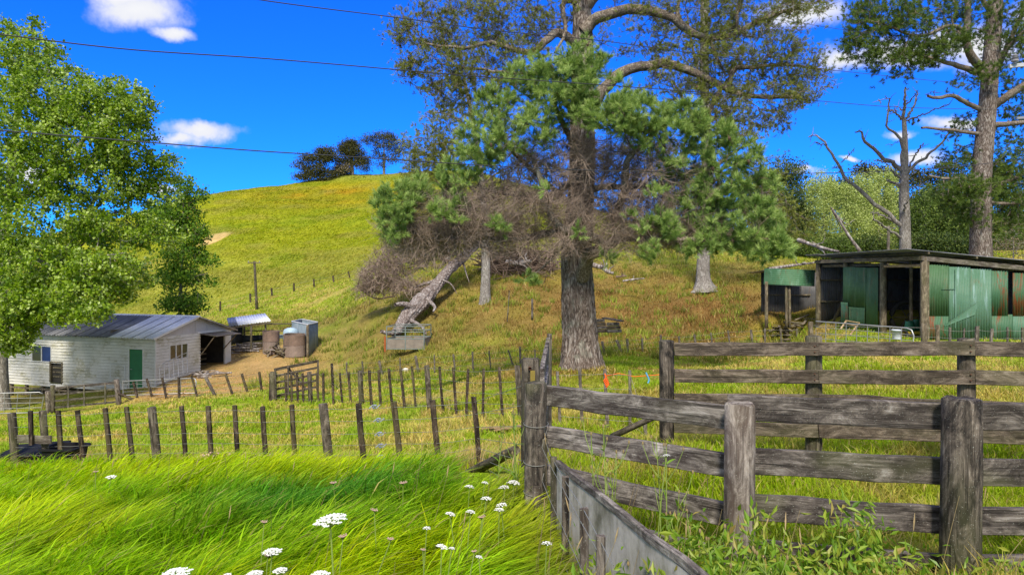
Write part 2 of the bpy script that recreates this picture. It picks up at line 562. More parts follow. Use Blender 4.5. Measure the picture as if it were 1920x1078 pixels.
def addbump(nt, bs, h, strength=.5, dist=.02):
    b = nt.new('ShaderNodeBump')
    b.inputs['Strength'].default_value = strength
    b.inputs['Distance'].default_value = dist
    nt.inp(b.inputs['Height'], h)
    nt.l.new(b.outputs[0], bs.inputs['Normal'])


def m_ground():
    m, nt, bs = newmat('ground_turf')
    a = nt.new('ShaderNodeAttribute', attribute_name='col')
    g = nt.new('ShaderNodeNewGeometry')
    cd = nt.new('ShaderNodeVectorMath', operation='LENGTH')
    nt.inp(cd.inputs[0], g.outputs['Position'])
    n = nt.noise(g.outputs['Position'], 9, 6, .65)
    nm = nt.noise(nt.mapping(g.outputs['Position'], (1, .35, 2)), .9, 8, .7)
    nb = nt.noise(nt.mapping(g.outputs['Position'], (1, .3, 1.5)), .12, 6, .65)
    f = nt.math('ADD', nt.math('MULTIPLY', n, .4), nt.math('MULTIPLY', nm, .6))
    c = nt.mix(1, a.outputs['Color'], nt.ramp(f, [(.3, (.38, .42, .38)), (.5, (.82, .84, .80)), (.7, (1.2, 1.15, 1.3))]), 'MULTIPLY')
    c = nt.mix(1, c, nt.ramp(nb, [(.35, (.78, .84, .8)), (.65, (1.12, 1.06, 1.0))]), 'MULTIPLY')
    nt.inp(bs.inputs['Base Color'], c)
    bs.inputs['Roughness'].default_value = .95
    bs.inputs['Specular IOR Level'].default_value = .1
    addbump(nt, bs, nt.math('ADD', n, nm), .6, .10)
    return m


def m_leaf(name, attr=True, ramp=None, trans=.35, rough=.6, spec=.25, gain=1.0):
    """foliage: colour from attribute 'col' or from ramp over attribute 'rnd'"""
    m, nt, bs = newmat(name)
    a = nt.new('ShaderNodeAttribute', attribute_name='col' if ramp is None else 'rnd')
    c = a.outputs['Color'] if ramp is None else nt.ramp(a.outputs['Fac'], ramp)
    nt.inp(bs.inputs['Base Color'], c)
    bs.inputs['Roughness'].default_value = rough
    bs.inputs['Specular IOR Level'].default_value = spec
    tr = nt.new('ShaderNodeBsdfTranslucent')
    nt.inp(tr.inputs[0], nt.mix(1, c, (1.25, 1.35, .7), 'MULTIPLY'))
    ms = nt.new('ShaderNodeMixShader')
    ms.inputs[0].default_value = trans
    nt.l.new(bs.outputs[0], ms.inputs[1]); nt.l.new(tr.outputs[0], ms.inputs[2])
    nt.l.new(ms.outputs[0], nt.n['Material Output'].inputs[0])
    return m


def m_wood(name, light, dark, moss=.25, streak=1.0, mosscol=(.11, .12, .045), scale=9, pale=None, chk=.5):
    """weathered timber, grain along local Z"""
    m, nt, bs = newmat(name)
    tc = nt.new('ShaderNodeTexCoord'); oi = nt.new('ShaderNodeObjectInfo')
    off = nt.new('ShaderNodeCombineXYZ')
    for i in range(3): nt.inp(off.inputs[i], nt.math('MULTIPLY', oi.outputs['Random'], 37.0 + 11 * i))
    v = nt.new('ShaderNodeVectorMath', operation='ADD')
    nt.inp(v.inputs[0], tc.outputs['Object']); nt.inp(v.inputs[1], off.outputs[0])
    v = v.outputs[0]
    grain = nt.noise(nt.mapping(v, (1, 1, .05)), scale * 9, 5, .7)
    blot = nt.noise(nt.mapping(v, (1, 1, .38)), scale * 1.1, 9, .74, .8)
    big = nt.noise(nt.mapping(v, (1, 1, .5)), scale * .28, 3, .5)
    f = nt.math('ADD', nt.math('MULTIPLY', grain, .24), nt.math('MULTIPLY', blot, .76))
    c = nt.ramp(f, [(.43, dark), (.50, tuple((a + b) / 2 * .8 for a, b in zip(light, dark))), (.57, light), (.66, pale or tuple(min(1, a * 1.35) for a in light))])
    c = nt.mix(nt.math('MULTIPLY', nt.map_range(big, .48, .64, 0, 1, True), moss), c, mosscol)
    speck = nt.noise(v, scale * 14, 2, .5)
    c = nt.mix(nt.math('MULTIPLY', nt.map_range(speck, .66, .72), .5), c, (.42, .44, .38))
    vb = nt.math('ADD', .82, nt.math('MULTIPLY', oi.outputs['Random'], .36))
    c = nt.mix(1, c, nt.ramp(vb, [(0, (0., 0., 0.)), (1, (1., 1., 1.))]), 'MULTIPLY')
    kv = nt.new('ShaderNodeTexVoronoi'); nt.inp(kv.inputs['Vector'], nt.mapping(v, (1, 1, .45))); kv.inputs['Scale'].default_value = 3.2
    kn = nt.map_range(kv.outputs['Distance'], .09, .15, .85, 0, True)
    c = nt.mix(kn, c, tuple(a * .5 for a in dark))
    # splits along the grain
    crack = nt.noise(nt.mapping(v, (1, 1, .03)), scale * 4, 3, .6)
    ck = nt.map_range(crack, .36, .42, 1, 0)
    c = nt.mix(nt.math('MULTIPLY', ck, chk), c, tuple(a * .25 for a in dark))
    nt.inp(bs.inputs['Base Color'], c)
    bs.inputs['Roughness'].default_value = .85
    bs.inputs['Specular IOR Level'].default_value = .2
    addbump(nt, bs, nt.math('SUBTRACT', nt.math('ADD', grain, blot), nt.math('MULTIPLY', ck, .8)), .7, .006)
    return m


def m_bark(name, cols, scale=6, stretch=.18, bump=.03, lich=.3, lichcol=(.34, .36, .30)):
    m, nt, bs = newmat(name)
    g = nt.new('ShaderNodeNewGeometry')
    v = nt.mapping(g.outputs['Position'], (1, 1, stretch))
    vo = nt.new('ShaderNodeTexVoronoi', feature='DISTANCE_TO_EDGE')
    nz = nt.new('ShaderNodeTexNoise'); nt.inp(nz.inputs['Vector'], v); nz.inputs['Scale'].default_value = scale * .6; nz.inputs['Detail'].default_value = 4
    va = nt.new('ShaderNodeVectorMath', operation='MULTIPLY_ADD'); nt.inp(va.inputs[0], nz.outputs['Color']); va.inputs[1].default_value = (.5, .5, .5); nt.inp(va.inputs[2], v)
    nt.inp(vo.inputs['Vector'], va.outputs[0]); vo.inputs['Scale'].default_value = scale
    n = nt.noise(v, scale * 1.6, 6, .7)
    n2 = nt.noise(g.outputs['Position'], 2.2, 5, .65)
    f = nt.math('ADD', nt.math('MULTIPLY', vo.outputs['Distance'], 1.1), nt.math('MULTIPLY', n, .65))
    c = nt.ramp(f, [(.25, cols[0]), (.45, cols[1]), (.75, cols[2])])
    c = nt.mix(nt.math('MULTIPLY', nt.map_range(n2, .52, .68, 0, 1, True), lich), c, lichcol)
    nt.inp(bs.inputs['Base Color'], c)
    bs.inputs['Roughness'].default_value = .92
    bs.inputs['Specular IOR Level'].default_value = .12
    addbump(nt, bs, f, .9, bump)
    return m


def m_plain(name, col, rough=.7, metal=0, var=.25, scale=4, spec=.3, bump=.0, alt=None, stretch=(1, 1, 1)):
    m, nt, bs = newmat(name)
    tc = nt.new('ShaderNodeTexCoord')
    v = nt.mapping(tc.outputs['Object'], stretch)
    n = nt.noise(v, scale, 6, .65)
    n2 = nt.noise(v, scale * 7, 4, .65)
    f = nt.math('ADD', nt.math('MULTIPLY', n, .65), nt.math('MULTIPLY', n2, .35))
    lo = tuple(a * (1 - var) for a in col); hi = tuple(min(1, a * (1 + var)) for a in col)
    c = nt.ramp(f, [(.35, alt or lo), (.5, col), (.68, hi)])
    nt.inp(bs.inputs['Base Color'], c)
    bs.inputs['Roughness'].default_value = rough
    bs.inputs['Metallic'].default_value = metal
    bs.inputs['Specular IOR Level'].default_value = spec
    if bump: addbump(nt, bs, f, .6, bump)
    return m


def m_painted(name, cols, rust=.3, streakscale=5, rustcol=(.16, .055, .02), chalk=.4, chalkcol=(.22, .42, .40), rough=.55, spec=.3):
    """painted iron: vertical chalky streaks, rust"""
    m, nt, bs = newmat(name)
    g = nt.new('ShaderNodeNewGeometry')
    v = nt.mapping(g.outputs['Position'], (1, 1, .12))
    s = nt.noise(v, streakscale, 5, .6)
    s2 = nt.noise(nt.mapping(g.outputs['Position'], (1, 1, .2)), streakscale * .8, 5, .7, 1.)
    b = nt.noise(g.outputs['Position'], 1.3, 6, .6)
    fine = nt.noise(g.outputs['Position'], 30, 4, .7)
    c = nt.ramp(b, [(.35, cols[0]), (.6, cols[1])])
    c = nt.mix(nt.math('MULTIPLY', nt.map_range(s, .52, .66, 0, 1, True), chalk), c, chalkcol)
    rf = nt.math('MULTIPLY', nt.map_range(nt.math('ADD', s2, nt.math('MULTIPLY', nt.math('SUBTRACT', fine, .5), .25)), .62 - rust * .22, .72 - rust * .22, 0, 1), min(1, rust * 2.2))
    c = nt.mix(rf, c, rustcol)
    c = nt.mix(1, c, nt.ramp(fine, [(.3, (.82, .82, .82)), (.7, (1.1, 1.1, 1.1))]), 'MULTIPLY')
    nt.inp(bs.inputs['Base Color'], c)
    bs.inputs['Roughness'].default_value = rough
    bs.inputs['Specular IOR Level'].default_value = spec
    addbump(nt, bs, fine, .2, .004)
    return m


MG = m_ground()
M_wood_rail = m_wood('weathered_rail_timber', (.165, .142, .125), (.032, .026, .023), moss=.3, pale=(.33, .31, .29))
M_wood_pale = m_wood('silvered_rail_timber', (.27, .24, .215), (.050, .040, .036), moss=.12, pale=(.50, .47, .45))
M_wood_far = m_wood('weathered_rail_brownish', (.18, .142, .108), (.045, .034, .025), moss=.2, pale=(.31, .26, .22))
M_post = m_wood('weathered_round_post', (.17, .142, .11), (.042, .034, .024), moss=.4, mosscol=(.10, .105, .04))
M_post_dark = m_wood('dark_streaked_post', (.15, .125, .10), (.018, .015, .013), moss=.3, pale=(.32, .28, .24))
M_post_pale = m_wood('pale_round_post', (.29, .25, .215), (.09, .068, .055), moss=.15, pale=(.42, .38, .34))
M_batten = m_wood('dark_fence_batten', (.10, .072, .052), (.018, .013, .010), moss=.35, mosscol=(.15, .13, .05), pale=(.23, .18, .14))
M_batten_grey = m_wood('grey_fence_batten', (.22, .19, .165), (.07, .055, .045), moss=.3)
M_shedwood = m_wood('old_shed_timber', (.26, .215, .15), (.09, .07, .045), moss=.35, mosscol=(.15, .15, .07))
M_plank_new = m_wood('sawn_plank', (.46, .33, .18), (.26, .17, .09), moss=0)
M_wire = m_plain('galvanised_wire', (.27, .27, .25), .5, .4, .2)
M_cable = m_plain('power_cable', (.045, .045, .05), .6, 0, .1)
M_galv = m_plain('galvanised_pipe', (.33, .335, .34), .42, .5, .15)
def m_ply():
    m, nt, bs = newmat('grey_sheet_board')
    g = nt.new('ShaderNodeNewGeometry'); tc = nt.new('ShaderNodeTexCoord'); sp = nt.new('ShaderNodeSeparateXYZ')
    nt.inp(sp.inputs[0], g.outputs['Position'])
    a = nt.noise(nt.mapping(g.outputs['Position'], (1, 1, .25)), 9, 8, .72)
    b = nt.noise(g.outputs['Position'], 3.5, 8, .7)
    f = nt.math('ADD', nt.math('MULTIPLY', a, .45), nt.math('MULTIPLY', b, .55))
    c = nt.ramp(f, [(.36, (.13, .12, .09)), (.46, (.28, .26, .225)), (.54, (.42, .39, .36)), (.68, (.56, .53, .50))])
    mud = nt.math('MULTIPLY', nt.map_range(nt.math('ADD', sp.outputs[2], nt.math('MULTIPLY', b, .5)), .25, .6, 1, 0, True), .6)
    c = nt.mix(mud, c, (.12, .115, .06))
    nt.inp(bs.inputs['Base Color'], c); bs.inputs['Roughness'].default_value = .8; bs.inputs['Specular IOR Level'].default_value = .15
    addbump(nt, bs, f, .5, .01)
    return m


M_ply = m_ply()
M_bark = m_bark('pine_bark', [(.030, .022, .018), (.16, .125, .105), (.34, .30, .27)], 9, .28, .04, .35)
M_bark_limb = m_bark('pine_limb_bark', [(.055, .042, .034), (.17, .135, .105), (.30, .255, .21)], 11, .5, .02, .3)
M_bark_grey = m_bark('grey_bark', [(.09, .08, .07), (.22, .20, .18), (.36, .34, .32)], 8, .35, .02, .2)
M_twig = m_plain('dead_twigs', (.165, .115, .085), .9, 0, .35, 3)
M_twig_grey = m_plain('grey_dead_twigs', (.28, .215, .17), .9, 0, .35, 3)
M_deadwood = m_bark('bleached_dead_wood', [(.09, .065, .05), (.25, .215, .195), (.44, .41, .39)], 4, .35, .03, .1)
M_fallen = m_bark('weathered_fallen_bark', [(.07, .05, .045), (.21, .17, .155), (.40, .37, .36)], 6, .8, .06, .35, (.36, .34, .34))
M_long = m_leaf('long_grass_blades', trans=.5, rough=.6, spec=.12)
M_short = m_leaf('short_grass_blades', trans=.35, rough=.7, spec=.12)
M_broad = m_leaf('broad_leaves', ramp=[(0, (.035, .085, .006)), (.3, (.12, .22, .008)), (.7, (.29, .41, .018)), (1, (.47, .56, .21))], trans=.35, spec=.45, rough=.45)
M_broad_dk = m_leaf('sapling_leaves', ramp=[(0, (.03, .08, .010)), (.5, (.10, .21, .015)), (1, (.24, .37, .03))], trans=.35)
M_needle = m_leaf('pine_needles', ramp=[(0, (.042, .088, .018)), (.32, (.145, .24, .050)), (.68, (.33, .45, .125)), (1, (.50, .58, .21))], trans=.25, rough=.55, spec=.25)
M_needle_ol = m_leaf('olive_pine_needles', ramp=[(0, (.050, .056, .012)), (.42, (.17, .19, .034)), (.85, (.27, .30, .060)), (1, (.34, .33, .08))], trans=.2, rough=.6, spec=.2)
M_needle_br = m_leaf('bright_pine_needles', ramp=[(0, (.028, .06, .012)), (.45, (.09, .15, .022)), (1, (.22, .29, .05))], trans=.2, rough=.6)
M_dark_fol = m_leaf('dark_bush_leaves', ramp=[(0, (.012, .028, .006)), (.5, (.045, .080, .014)), (1, (.15, .19, .03))], trans=.2)
M_mid_fol = m_leaf('mid_bush_leaves', ramp=[(0, (.022, .05, .010)), (.5, (.075, .125, .018)), (1, (.18, .24, .04))], trans=.2)
M_poplar = m_leaf('poplar_leaves', ramp=[(0, (.14, .19, .04)), (.45, (.38, .45, .12)), (1, (.56, .62, .26))], trans=.3)
M_far_fol = m_leaf('far_macrocarpa_leaves', ramp=[(0, (.016, .022, .006)), (.5, (.055, .058, .014)), (1, (.13, .125, .03))], trans=.1)
M_scrub = m_leaf('dry_scrub', ramp=[(0, (.06, .06, .03)), (.5, (.17, .13, .07)), (1, (.27, .23, .12))], trans=.1)
M_weed = m_leaf('weed_leaves', ramp=[(0, (.08, .17, .012)), (.4, (.17, .31, .022)), (.8, (.30, .36, .04)), (1, (.38, .28, .09))], trans=.35, spec=.4, rough=.45)
M_stem = m_plain('weed_stem', (.20, .27, .06), .7)
M_stem_br = m_plain('dry_stem', (.25, .19, .09), .8)
M_white_fl = m_plain('white_florets', (.78, .78, .74), .8, 0, .1, 30)
M_pink_fl = m_plain('faded_pink_florets', (.50, .33, .27), .8, 0, .2, 30)


def corr(name, w, h, mat, pitch=.095, amp=.015, th=.002, step=6):
    """corrugated sheet in local XZ, ribs along Z; origin lower-left; local -Y is the outside"""
    n = max(6, int(w / pitch * step))
    x = np.linspace(0, w, n + 1)
    y = amp * np.sin(x / pitch * 2 * math.pi)
    m = n + 1
    V = np.concatenate([np.column_stack([x, y - th, np.zeros(m)]), np.column_stack([x, y - th, np.full(m, h)]),
                        np.column_stack([x, y + th, np.zeros(m)]), np.column_stack([x, y + th, np.full(m, h)])])
    i = np.arange(n)
    F = np.concatenate([np.stack([i, i + 1, m + i + 1, m + i], 1), np.stack([2 * m + i + 1, 2 * m + i, 3 * m + i, 3 * m + i + 1], 1),
                        np.stack([i + 1, i, 2 * m + i, 2 * m + i + 1], 1), np.stack([m + i, m + i + 1, 3 * m + i + 1, 3 * m + i], 1),
                        [[0, m, 3 * m, 2 * m], [n, 2 * m + n, 3 * m + n, m + n]]])
    return mesh(name, V, F.astype(int), mat, True)


def corr_obj(name, p0, xdir, zdir, w, h, mat, parent=None, pitch=.095, amp=.015, label=None):
    x = Vector(xdir).normalized(); z = Vector(zdir).normalized(); y = z.cross(x).normalized(); x = y.cross(z)
    M = Matrix((x, y, z)).transposed().to_4x4(); M.translation = Vector(p0)
    o = obj(name, corr(name, w, h, mat, pitch, amp), parent, M=M)
    if label: o['label'] = label
    return o


def box_mesh(x0, x1, y0, y1, z0, z1, mat, bev=0):
    V = [(x, y, z) for z in (z0, z1) for y in (y0, y1) for x in (x0, x1)]
    F = [[0, 2, 3, 1], [4, 5, 7, 6], [0, 1, 5, 4], [2, 6, 7, 3], [0, 4, 6, 2], [1, 3, 7, 5]]
    return mesh('box', V, F, mat)


def boxo(name, x0, x1, y0, y1, z0, z1, mat, parent=None, label=None):
    o = obj(name, box_mesh(x0, x1, y0, y1, z0, z1, mat), parent)
    if label: o['label'] = label
    return o


# ------------------------------------------------------------ ground sheet
sel = slice(None)
nv, nu = gx.shape
V = np.column_stack([gx.ravel(), gy.ravel(), gz.ravel()])
idx = np.arange(nv * nu).reshape(nv, nu)
F = np.stack([idx[:-1, :-1], idx[:-1, 1:], idx[1:, 1:], idx[1:, :-1]], -1).reshape(-1, 4)
g = obj('ground', mesh('ground', V, F, MG, True, {'col': zonecol(V[:, 0], V[:, 1])}))
prop(g, kind='structure')

# ------------------------------------------------------------ yard fences (round posts and heavy rails)
def Pz(px, Y, z): return Vector(((px - 960) / FOC * Y, Y, z))


def rail(parent, p0, p1, h, mat, label=None, th=.045):
    o = beam('rail', p0, p1, th, h, mat, parent, side=(0, 0, 1), segs=6, wob=.0035)
    if label: o['label'] = label
    return o


yf = thing('yard_fence', 'heavy grey rail fence nearest the camera, its posts standing in front of the rails', 'fence')
n1, n2_, n3_ = (0.178, 5.05), ((1384 - 960) / FOC * 4.2, 4.2), ((1803 - 960) / FOC * 3.95, 3.95)
post('post', (n1[0] - .005, n1[1], -.35), (n1[0] - .005, n1[1], 2 - 202 * 5.05 / FOC), .088, .082, M_post_dark, yf)
p = post('post', (n2_[0], n2_[1], -.35), (n2_[0] + .01, n2_[1], 2 - 241 * 4.2 / FOC), .094, .090, M_post_pale, yf); p['label'] = 'pale silvered round post with a split top'
p = post('post', (n3_[0] - .012, n3_[1], -.35), (n3_[0] + .004, n3_[1], 2 - 231 * 3.95 / FOC), .106, .102, M_post_dark, yf, n=16); p['label'] = 'thick round post streaked with black lichen'
n4 = (5.0, 3.95)
post('post', (n4[0], n4[1], -.35), (n4[0], n4[1], 1.29), .1, .1, M_post_dark, yf)
for zl, zr in ((1.175, 1.165), (.872, .862), (.585, .545), (.28, .25)):
    rail(yf, (n1[0] + .06, n1[1] + .06, zl - .075), (n2_[0] + .02, n2_[1] + .125, zr - .075), .150, M_wood_pale)
for z in (1.235, .905, .612, .325):
    rail(yf, (n2_[0] - .02, n2_[1] + .135, z - .078), (n3_[0] + .03, n3_[1] + .135, z - .082), .160, M_wood_rail)
    rail(yf, (n3_[0] + .034, n3_[1] + .136, z - .082), (n4[0] + .1, n4[1] + .135, z - .09), .160, M_wood_rail)
M_nail = m_plain('rusty_nail', (.10, .05, .03), .8)
for (nx, ny, zz) in [(fx, fy, z) for (fx, fy, zs) in [((1525 - 960) / FOC * 7.3, 7.3 - .139, (1.218, .928, .673)), ((1812 - 960) / FOC * 6.85, 6.85 - .139, (1.273, .988, .688))] for z in zs]:
    for (ox, oz) in ((-.045, .03), (-.045, -.03), (.05, .03), (.05, -.03)):
        V, F = tubes([(np.array([(nx + ox, ny - .006, zz + oz), (nx + ox, ny - .001, zz + oz), (nx + ox, ny + .01, zz + oz)]), np.array([.0005, .008, .008]))], 6)
        obj('nail', mesh('nail', V, F, M_nail), yf)
# short race leading away from the gate post
n0 = ((995 - 960) / FOC * 6.0, 6.0)
rf = thing('race_fence', 'short run of grey rails going straight back from the thick post beside the yard corner', 'fence')
p = post('post', (n0[0], n0[1], -.3), (n0[0], n0[1], 2 - 157 * 6 / FOC), .084, .080, M_post, rf)
b = tube_obj('bolt', [([(n0[0] - .01, 5.90, 1.19), (n0[0] - .01, 5.94, 1.19)], [.014, .014])], m_plain('rusty_bolt', (.20, .08, .035), .8), rf, 6)
boxo('hanger_strip', n0[0] - .005, n0[0] + .035, 5.905, 5.92, .93, 1.17, m_plain('mossy_strip', (.20, .15, .03), .8), rf)
for z in (1.17, .87, .57):
    rail(rf, (n0[0] + .10, 6.02, z - .07), (.47, 8.9, z - .06), .14, M_wood_pale)
for (y, zt) in ((8.5, 1.22), (9.1, 1.22), (9.5, 1.2)):
    beam('batten', (.455 + (y - 8.5) * .07, y, gz_at(.5, y) - .2), (.455 + (y - 8.5) * .07, y, zt - .02), .055, .05, M_batten_grey, rf, segs=3, wob=.003)
# the far side of the yard
ff = thing('yard_fence', 'grey rail fence across the far side of the yard, rails nailed over its posts', 'fence')
fp = [(1.722, 7.6, 1.27), ((1525 - 960) / FOC * 7.3, 7.3, 1.345), ((1812 - 960) / FOC * 6.85, 6.85, 1.36), (7.2, 6.5, 1.4)]
for k, (x, y, zt) in enumerate(fp):
    post('post', (x, y, -.3), (x, y, zt), .085 if k != 0 else .082, .082, M_post_dark if k == 0 else M_post, ff)
for zs in ((1.255, 1.29, 1.345, 1.34), (.965, 1.0, 1.06, 1.05), (.70, .745, .76, .75), (.415, .43, .49, .48)):
    for k in range(3):
        a, b = fp[k], fp[k + 1]
        ya = a[1] - .115; yb = b[1] - .115
        ext = .0
        x0 = a[0] + (.06 if k == 0 else .002)
        rail(ff, (x0, ya + (0 if k != 1 else -.0), zs[k] - .072), (b[0] - .002, yb, zs[k + 1] - .072), .142, M_wood_far)
post('brace', P(1148, 818, 8.1), P(1232, 779, 7.65), .04, .035, M_post, ff, 8)

# ------------------------------------------------------------ wire and batten fences
def wire_fence(label, data, dfun, heights, big=7, mat=M_batten, matbig=M_post, wire_r=.0035, close=None, extra=(), group=None, sink=.25):
    f = thing('wire_fence', label, 'fence')
    tops, bases = [], []
    for (tx, ty, bx, by, w) in data:
        d = dfun(tx)
        bse = P(bx, by, d); top = P(tx, ty, d)
        wd = w / FOC * d
        dn = (bse - top).normalized()
        bse2 = bse + dn * sink
        if w >= big:
            post('post', bse2, top, wd * .5, wd * .47, matbig, f, 9, 3)
        else:
            beam('batten', bse2, top, wd * random.uniform(.85, 1.1), wd * .8, mat, f, side=(0, 1, 0), segs=3, wob=wd * .05)
        tops.append(top); bases.append(bse)
    pts = list(zip(tops, bases))
    pts = list(extra[:0]) + pts
    for h in heights:
        ln = []
        for i, (t, b) in enumerate(pts):
            q = b.lerp(t, h)
            q = q + Vector((0, -.03, 0))
            if i:
                pr = ln[-1]; mid = (Vector(pr) + q) / 2; mid.z -= .008
                ln.append(tuple(mid))
            ln.append(tuple(q))
        if close is not None:
            ln.append(tuple(Vector(close) + Vector((0, 0, h * 1.0 - .05))))
        tube_obj('wire', [(np.array(ln), np.full(len(ln), wire_r))], M_wire, f, 4)
    return f


def simple(data): return [t if t[4] >= 7 else t for t in data]


fa = wire_fence('dark post and batten wire fence along the edge of the long green grass', [t if t[4] >= 12 else (t[0], t[1], t[2], t[3], t[4]) for t in FA], dA, (.93, .76, .58, .42, .28, .15, .04), big=12, close=(n0[0] - .08, 5.95, 0.15), wire_r=.003)
# a rail piece on the posts at its left end
pl = beam('nailed_board', P(33, 823, 11.8), P(96, 824, 11.7), .03, .14, M_batten_grey, fa, side=(0, 0, 1), segs=3, wob=.003)
beam('batten', P(59, 834, 11.7), P(57, 770, 11.7), .065, .05, M_batten, fa, side=(0, 1, 0))
M_strainer = m_plain('strainer_metal', (.45, .50, .56), .4, .5, .3, 40)


def strainer(p, parent, s=1.0):
    ln = []
    c = Vector(p)
    for k in range(3):
        a = k * .05 - .05
        ln.append(([tuple(c + Vector((a, -.012, -.025 + .02 * (k % 2)))), tuple(c + Vector((a + .06, -.012, .028)))], [.010, .010]))
    V, F = tubes([(np.array(l[0]), np.array(l[1])) for l in ln], 5)
    bx = box_mesh(-.07, .06, -.018, .004, -.02, .0, None)
    o = obj('wire_strainer', mesh('wire_strainer', V, F, M_strainer), parent)
    V2, F2 = tubes([(np.array([(c.x + .02, c.y - .035, c.z), (c.x + .02, c.y + .035, c.z)]), np.array([.028, .028]))], 8)
    obj('spool', mesh('spool', V2, F2, M_strainer), o)
    return o


for (px, py) in ((699, 762), (707, 787), (709, 813), (711, 835), (712, 856), (716, 871)):
    strainer(P(px, py, 10.25), fa)

fb = wire_fence('long wire fence of thin dark battens across the paddock, meeting the open wooden gate', FB, dB, (.95, .72, .5, .3, .12), big=8, wire_r=.0042)
fc = wire_fence('low thin batten fence at the back of the paddock, running behind the big pine', FC, dC, (.9, .6, .3), big=99, mat=M_batten_grey, wire_r=.0042)
fd = wire_fence('line of small dark posts along the foot of the grassy hill', FD, dD, (.85, .45), big=99, mat=M_batten, wire_r=.008)
fe = wire_fence('leaning dark battens in the fence between the house and the paddock', FE, dE, (.9, .6, .3, .1), big=6, matbig=M_batten_grey, wire_r=.0042)
ffn = wire_fence('short row of battens with orange twine in front of the big pine', FF, dF, (.93, .7, .45, .2), big=99, mat=M_batten_grey, wire_r=.003)
fg = wire_fence('low wire fence with pale posts in front of the green iron shed', FG, dG, (.85, .5), big=8, mat=M_batten_grey, matbig=M_shedwood, wire_r=.004)
M_orange = m_plain('orange_twine', (.85, .14, .02), .7); M_blue = m_plain('blue_twine', (.12, .40, .62), .7)
tw = []
for k in range(5):
    c = P(1134 + k * 1.3, 700 + k * 3, 11.75)
    tw.append((np.array([c, c + Vector((.02, -.02, -.07)), c + Vector((-.02, 0, -.13))]), np.array([.012] * 3)))
tw.append((np.array([P(1134, 705, 11.75), P(1160, 700, 11.7), P(1190, 706, 11.6), P(1240, 702, 11.5)]), np.array([.006] * 4)))
prop(tube_obj('twine', tw, M_orange, None, 4), 'bright orange twine knotted round a batten before the big pine', 'twine')
prop(tube_obj('twine', [(smooth_path([P(1211, 698, 11.4), P(1214, 705, 11.4), P(1217, 712, 11.4), P(1215, 718, 11.4)], 8), np.full(8, .014))], M_blue, None, 4),
     'short piece of blue twine hanging on the wire right of the big pine', 'twine')

# low batten fence running towards the camera beside the yard corner
nb = thing('wire_fence', 'short grey battens strung on wire running towards the camera from the corner post', 'fence')
NB = [(1022, 822, 951, 5.0, 11), (1039, 856, 945, 4.62, 12), (1061, 893, 1100, 4.2, 13), (1096, 953, 1200, 3.6, 16), (1127, 1004, 1250, 3.3, 17)]
np_ = []
for (px, ty, by, d, w) in NB:
    t = P(px - 1, ty, d); b = Vector((t.x, t.y, -.2)); wd = w / FOC * d
    beam('batten', b, t, wd, wd * .8, M_batten_grey if px > 1070 else M_post_dark, nb, side=(0, 1, 0), segs=4, wob=.002)
    np_.append(t)
stub = post('stub_post', (P(1009, 1000, 4.95).x, 4.9, -.2), P(1007, 912, 4.9), .035, .033, M_post, nb, 8)
for h in (.06, .3, .5):
    ln = [np.array((n1[0] + .08, n1[1] - .05, .93 - h))] + [np.array(t) - np.array((0.02, .02, h)) for t in np_]
    tube_obj('wire', [(np.array(ln), np.full(len(ln), .0022))], M_wire, nb, 4)
for z, k in ((.90, .13), (.62, .12), (.40, .13)):
    a = np.linspace(0, 2 * math.pi, 17)
    tube_obj('wire', [(np.column_stack([n1[0] + np.cos(a) * .092, n1[1] + np.sin(a) * .092, z + .01 * np.sin(a)]), np.full(17, .0025))], M_wire, nb, 4)
tube_obj('wire', [(np.array([(n1[0] + .06, 4.96, .9), P(1022, 822, 4.98), P(1030, 850, 4.8), P(1062, 905, 4.15), P(1097, 960, 3.55), P(1150, 1060, 3.1)]), np.full(6, .0025))], M_wire, nb, 4)

# grey sheet panel with timber capping
pa, pb = P(1046, 868, 4.55), P(1318, 1084, 2.84)
pp = thing('trough_panel', 'pale grey sheet panel with a dark timber capping slanting towards the camera beside the yard', 'panel', tuple(pa))
Z = Vector((0, 0, 1))
dirp = (pb - pa)
for k in range(2):
    a = dirp * (k * .5); b = dirp * ((k + 1) * .5)
    nrm = dirp.cross(Z).normalized() * (.008 + .003 * k)
    V = []
    for q in (a, b):
        for s in (-1, 1):
            V += [q + nrm * s + Vector((0, 0, -.02)), Vector((q.x, q.y, -pa.z - .1)) + nrm * s]
    F = [[0, 1, 5, 4], [2, 6, 7, 3], [0, 4, 6, 2], [1, 3, 7, 5], [0, 2, 3, 1], [4, 5, 7, 6]]
    obj('sheet', mesh('sheet', V, F, M_ply), pp)
beam('capping', Vector((0, 0, .0)), dirp * 1.1, .035, .045, M_wood_pale, pp, side=(0, 0, 1), segs=6, wob=.003)
beam('capping', Vector((.03, 0.01, -.05)), dirp * .42 + Vector((.035, 0, -.05)), .03, .07, M_wood_rail, pp, side=(0, 0, 1), segs=4, wob=.003)

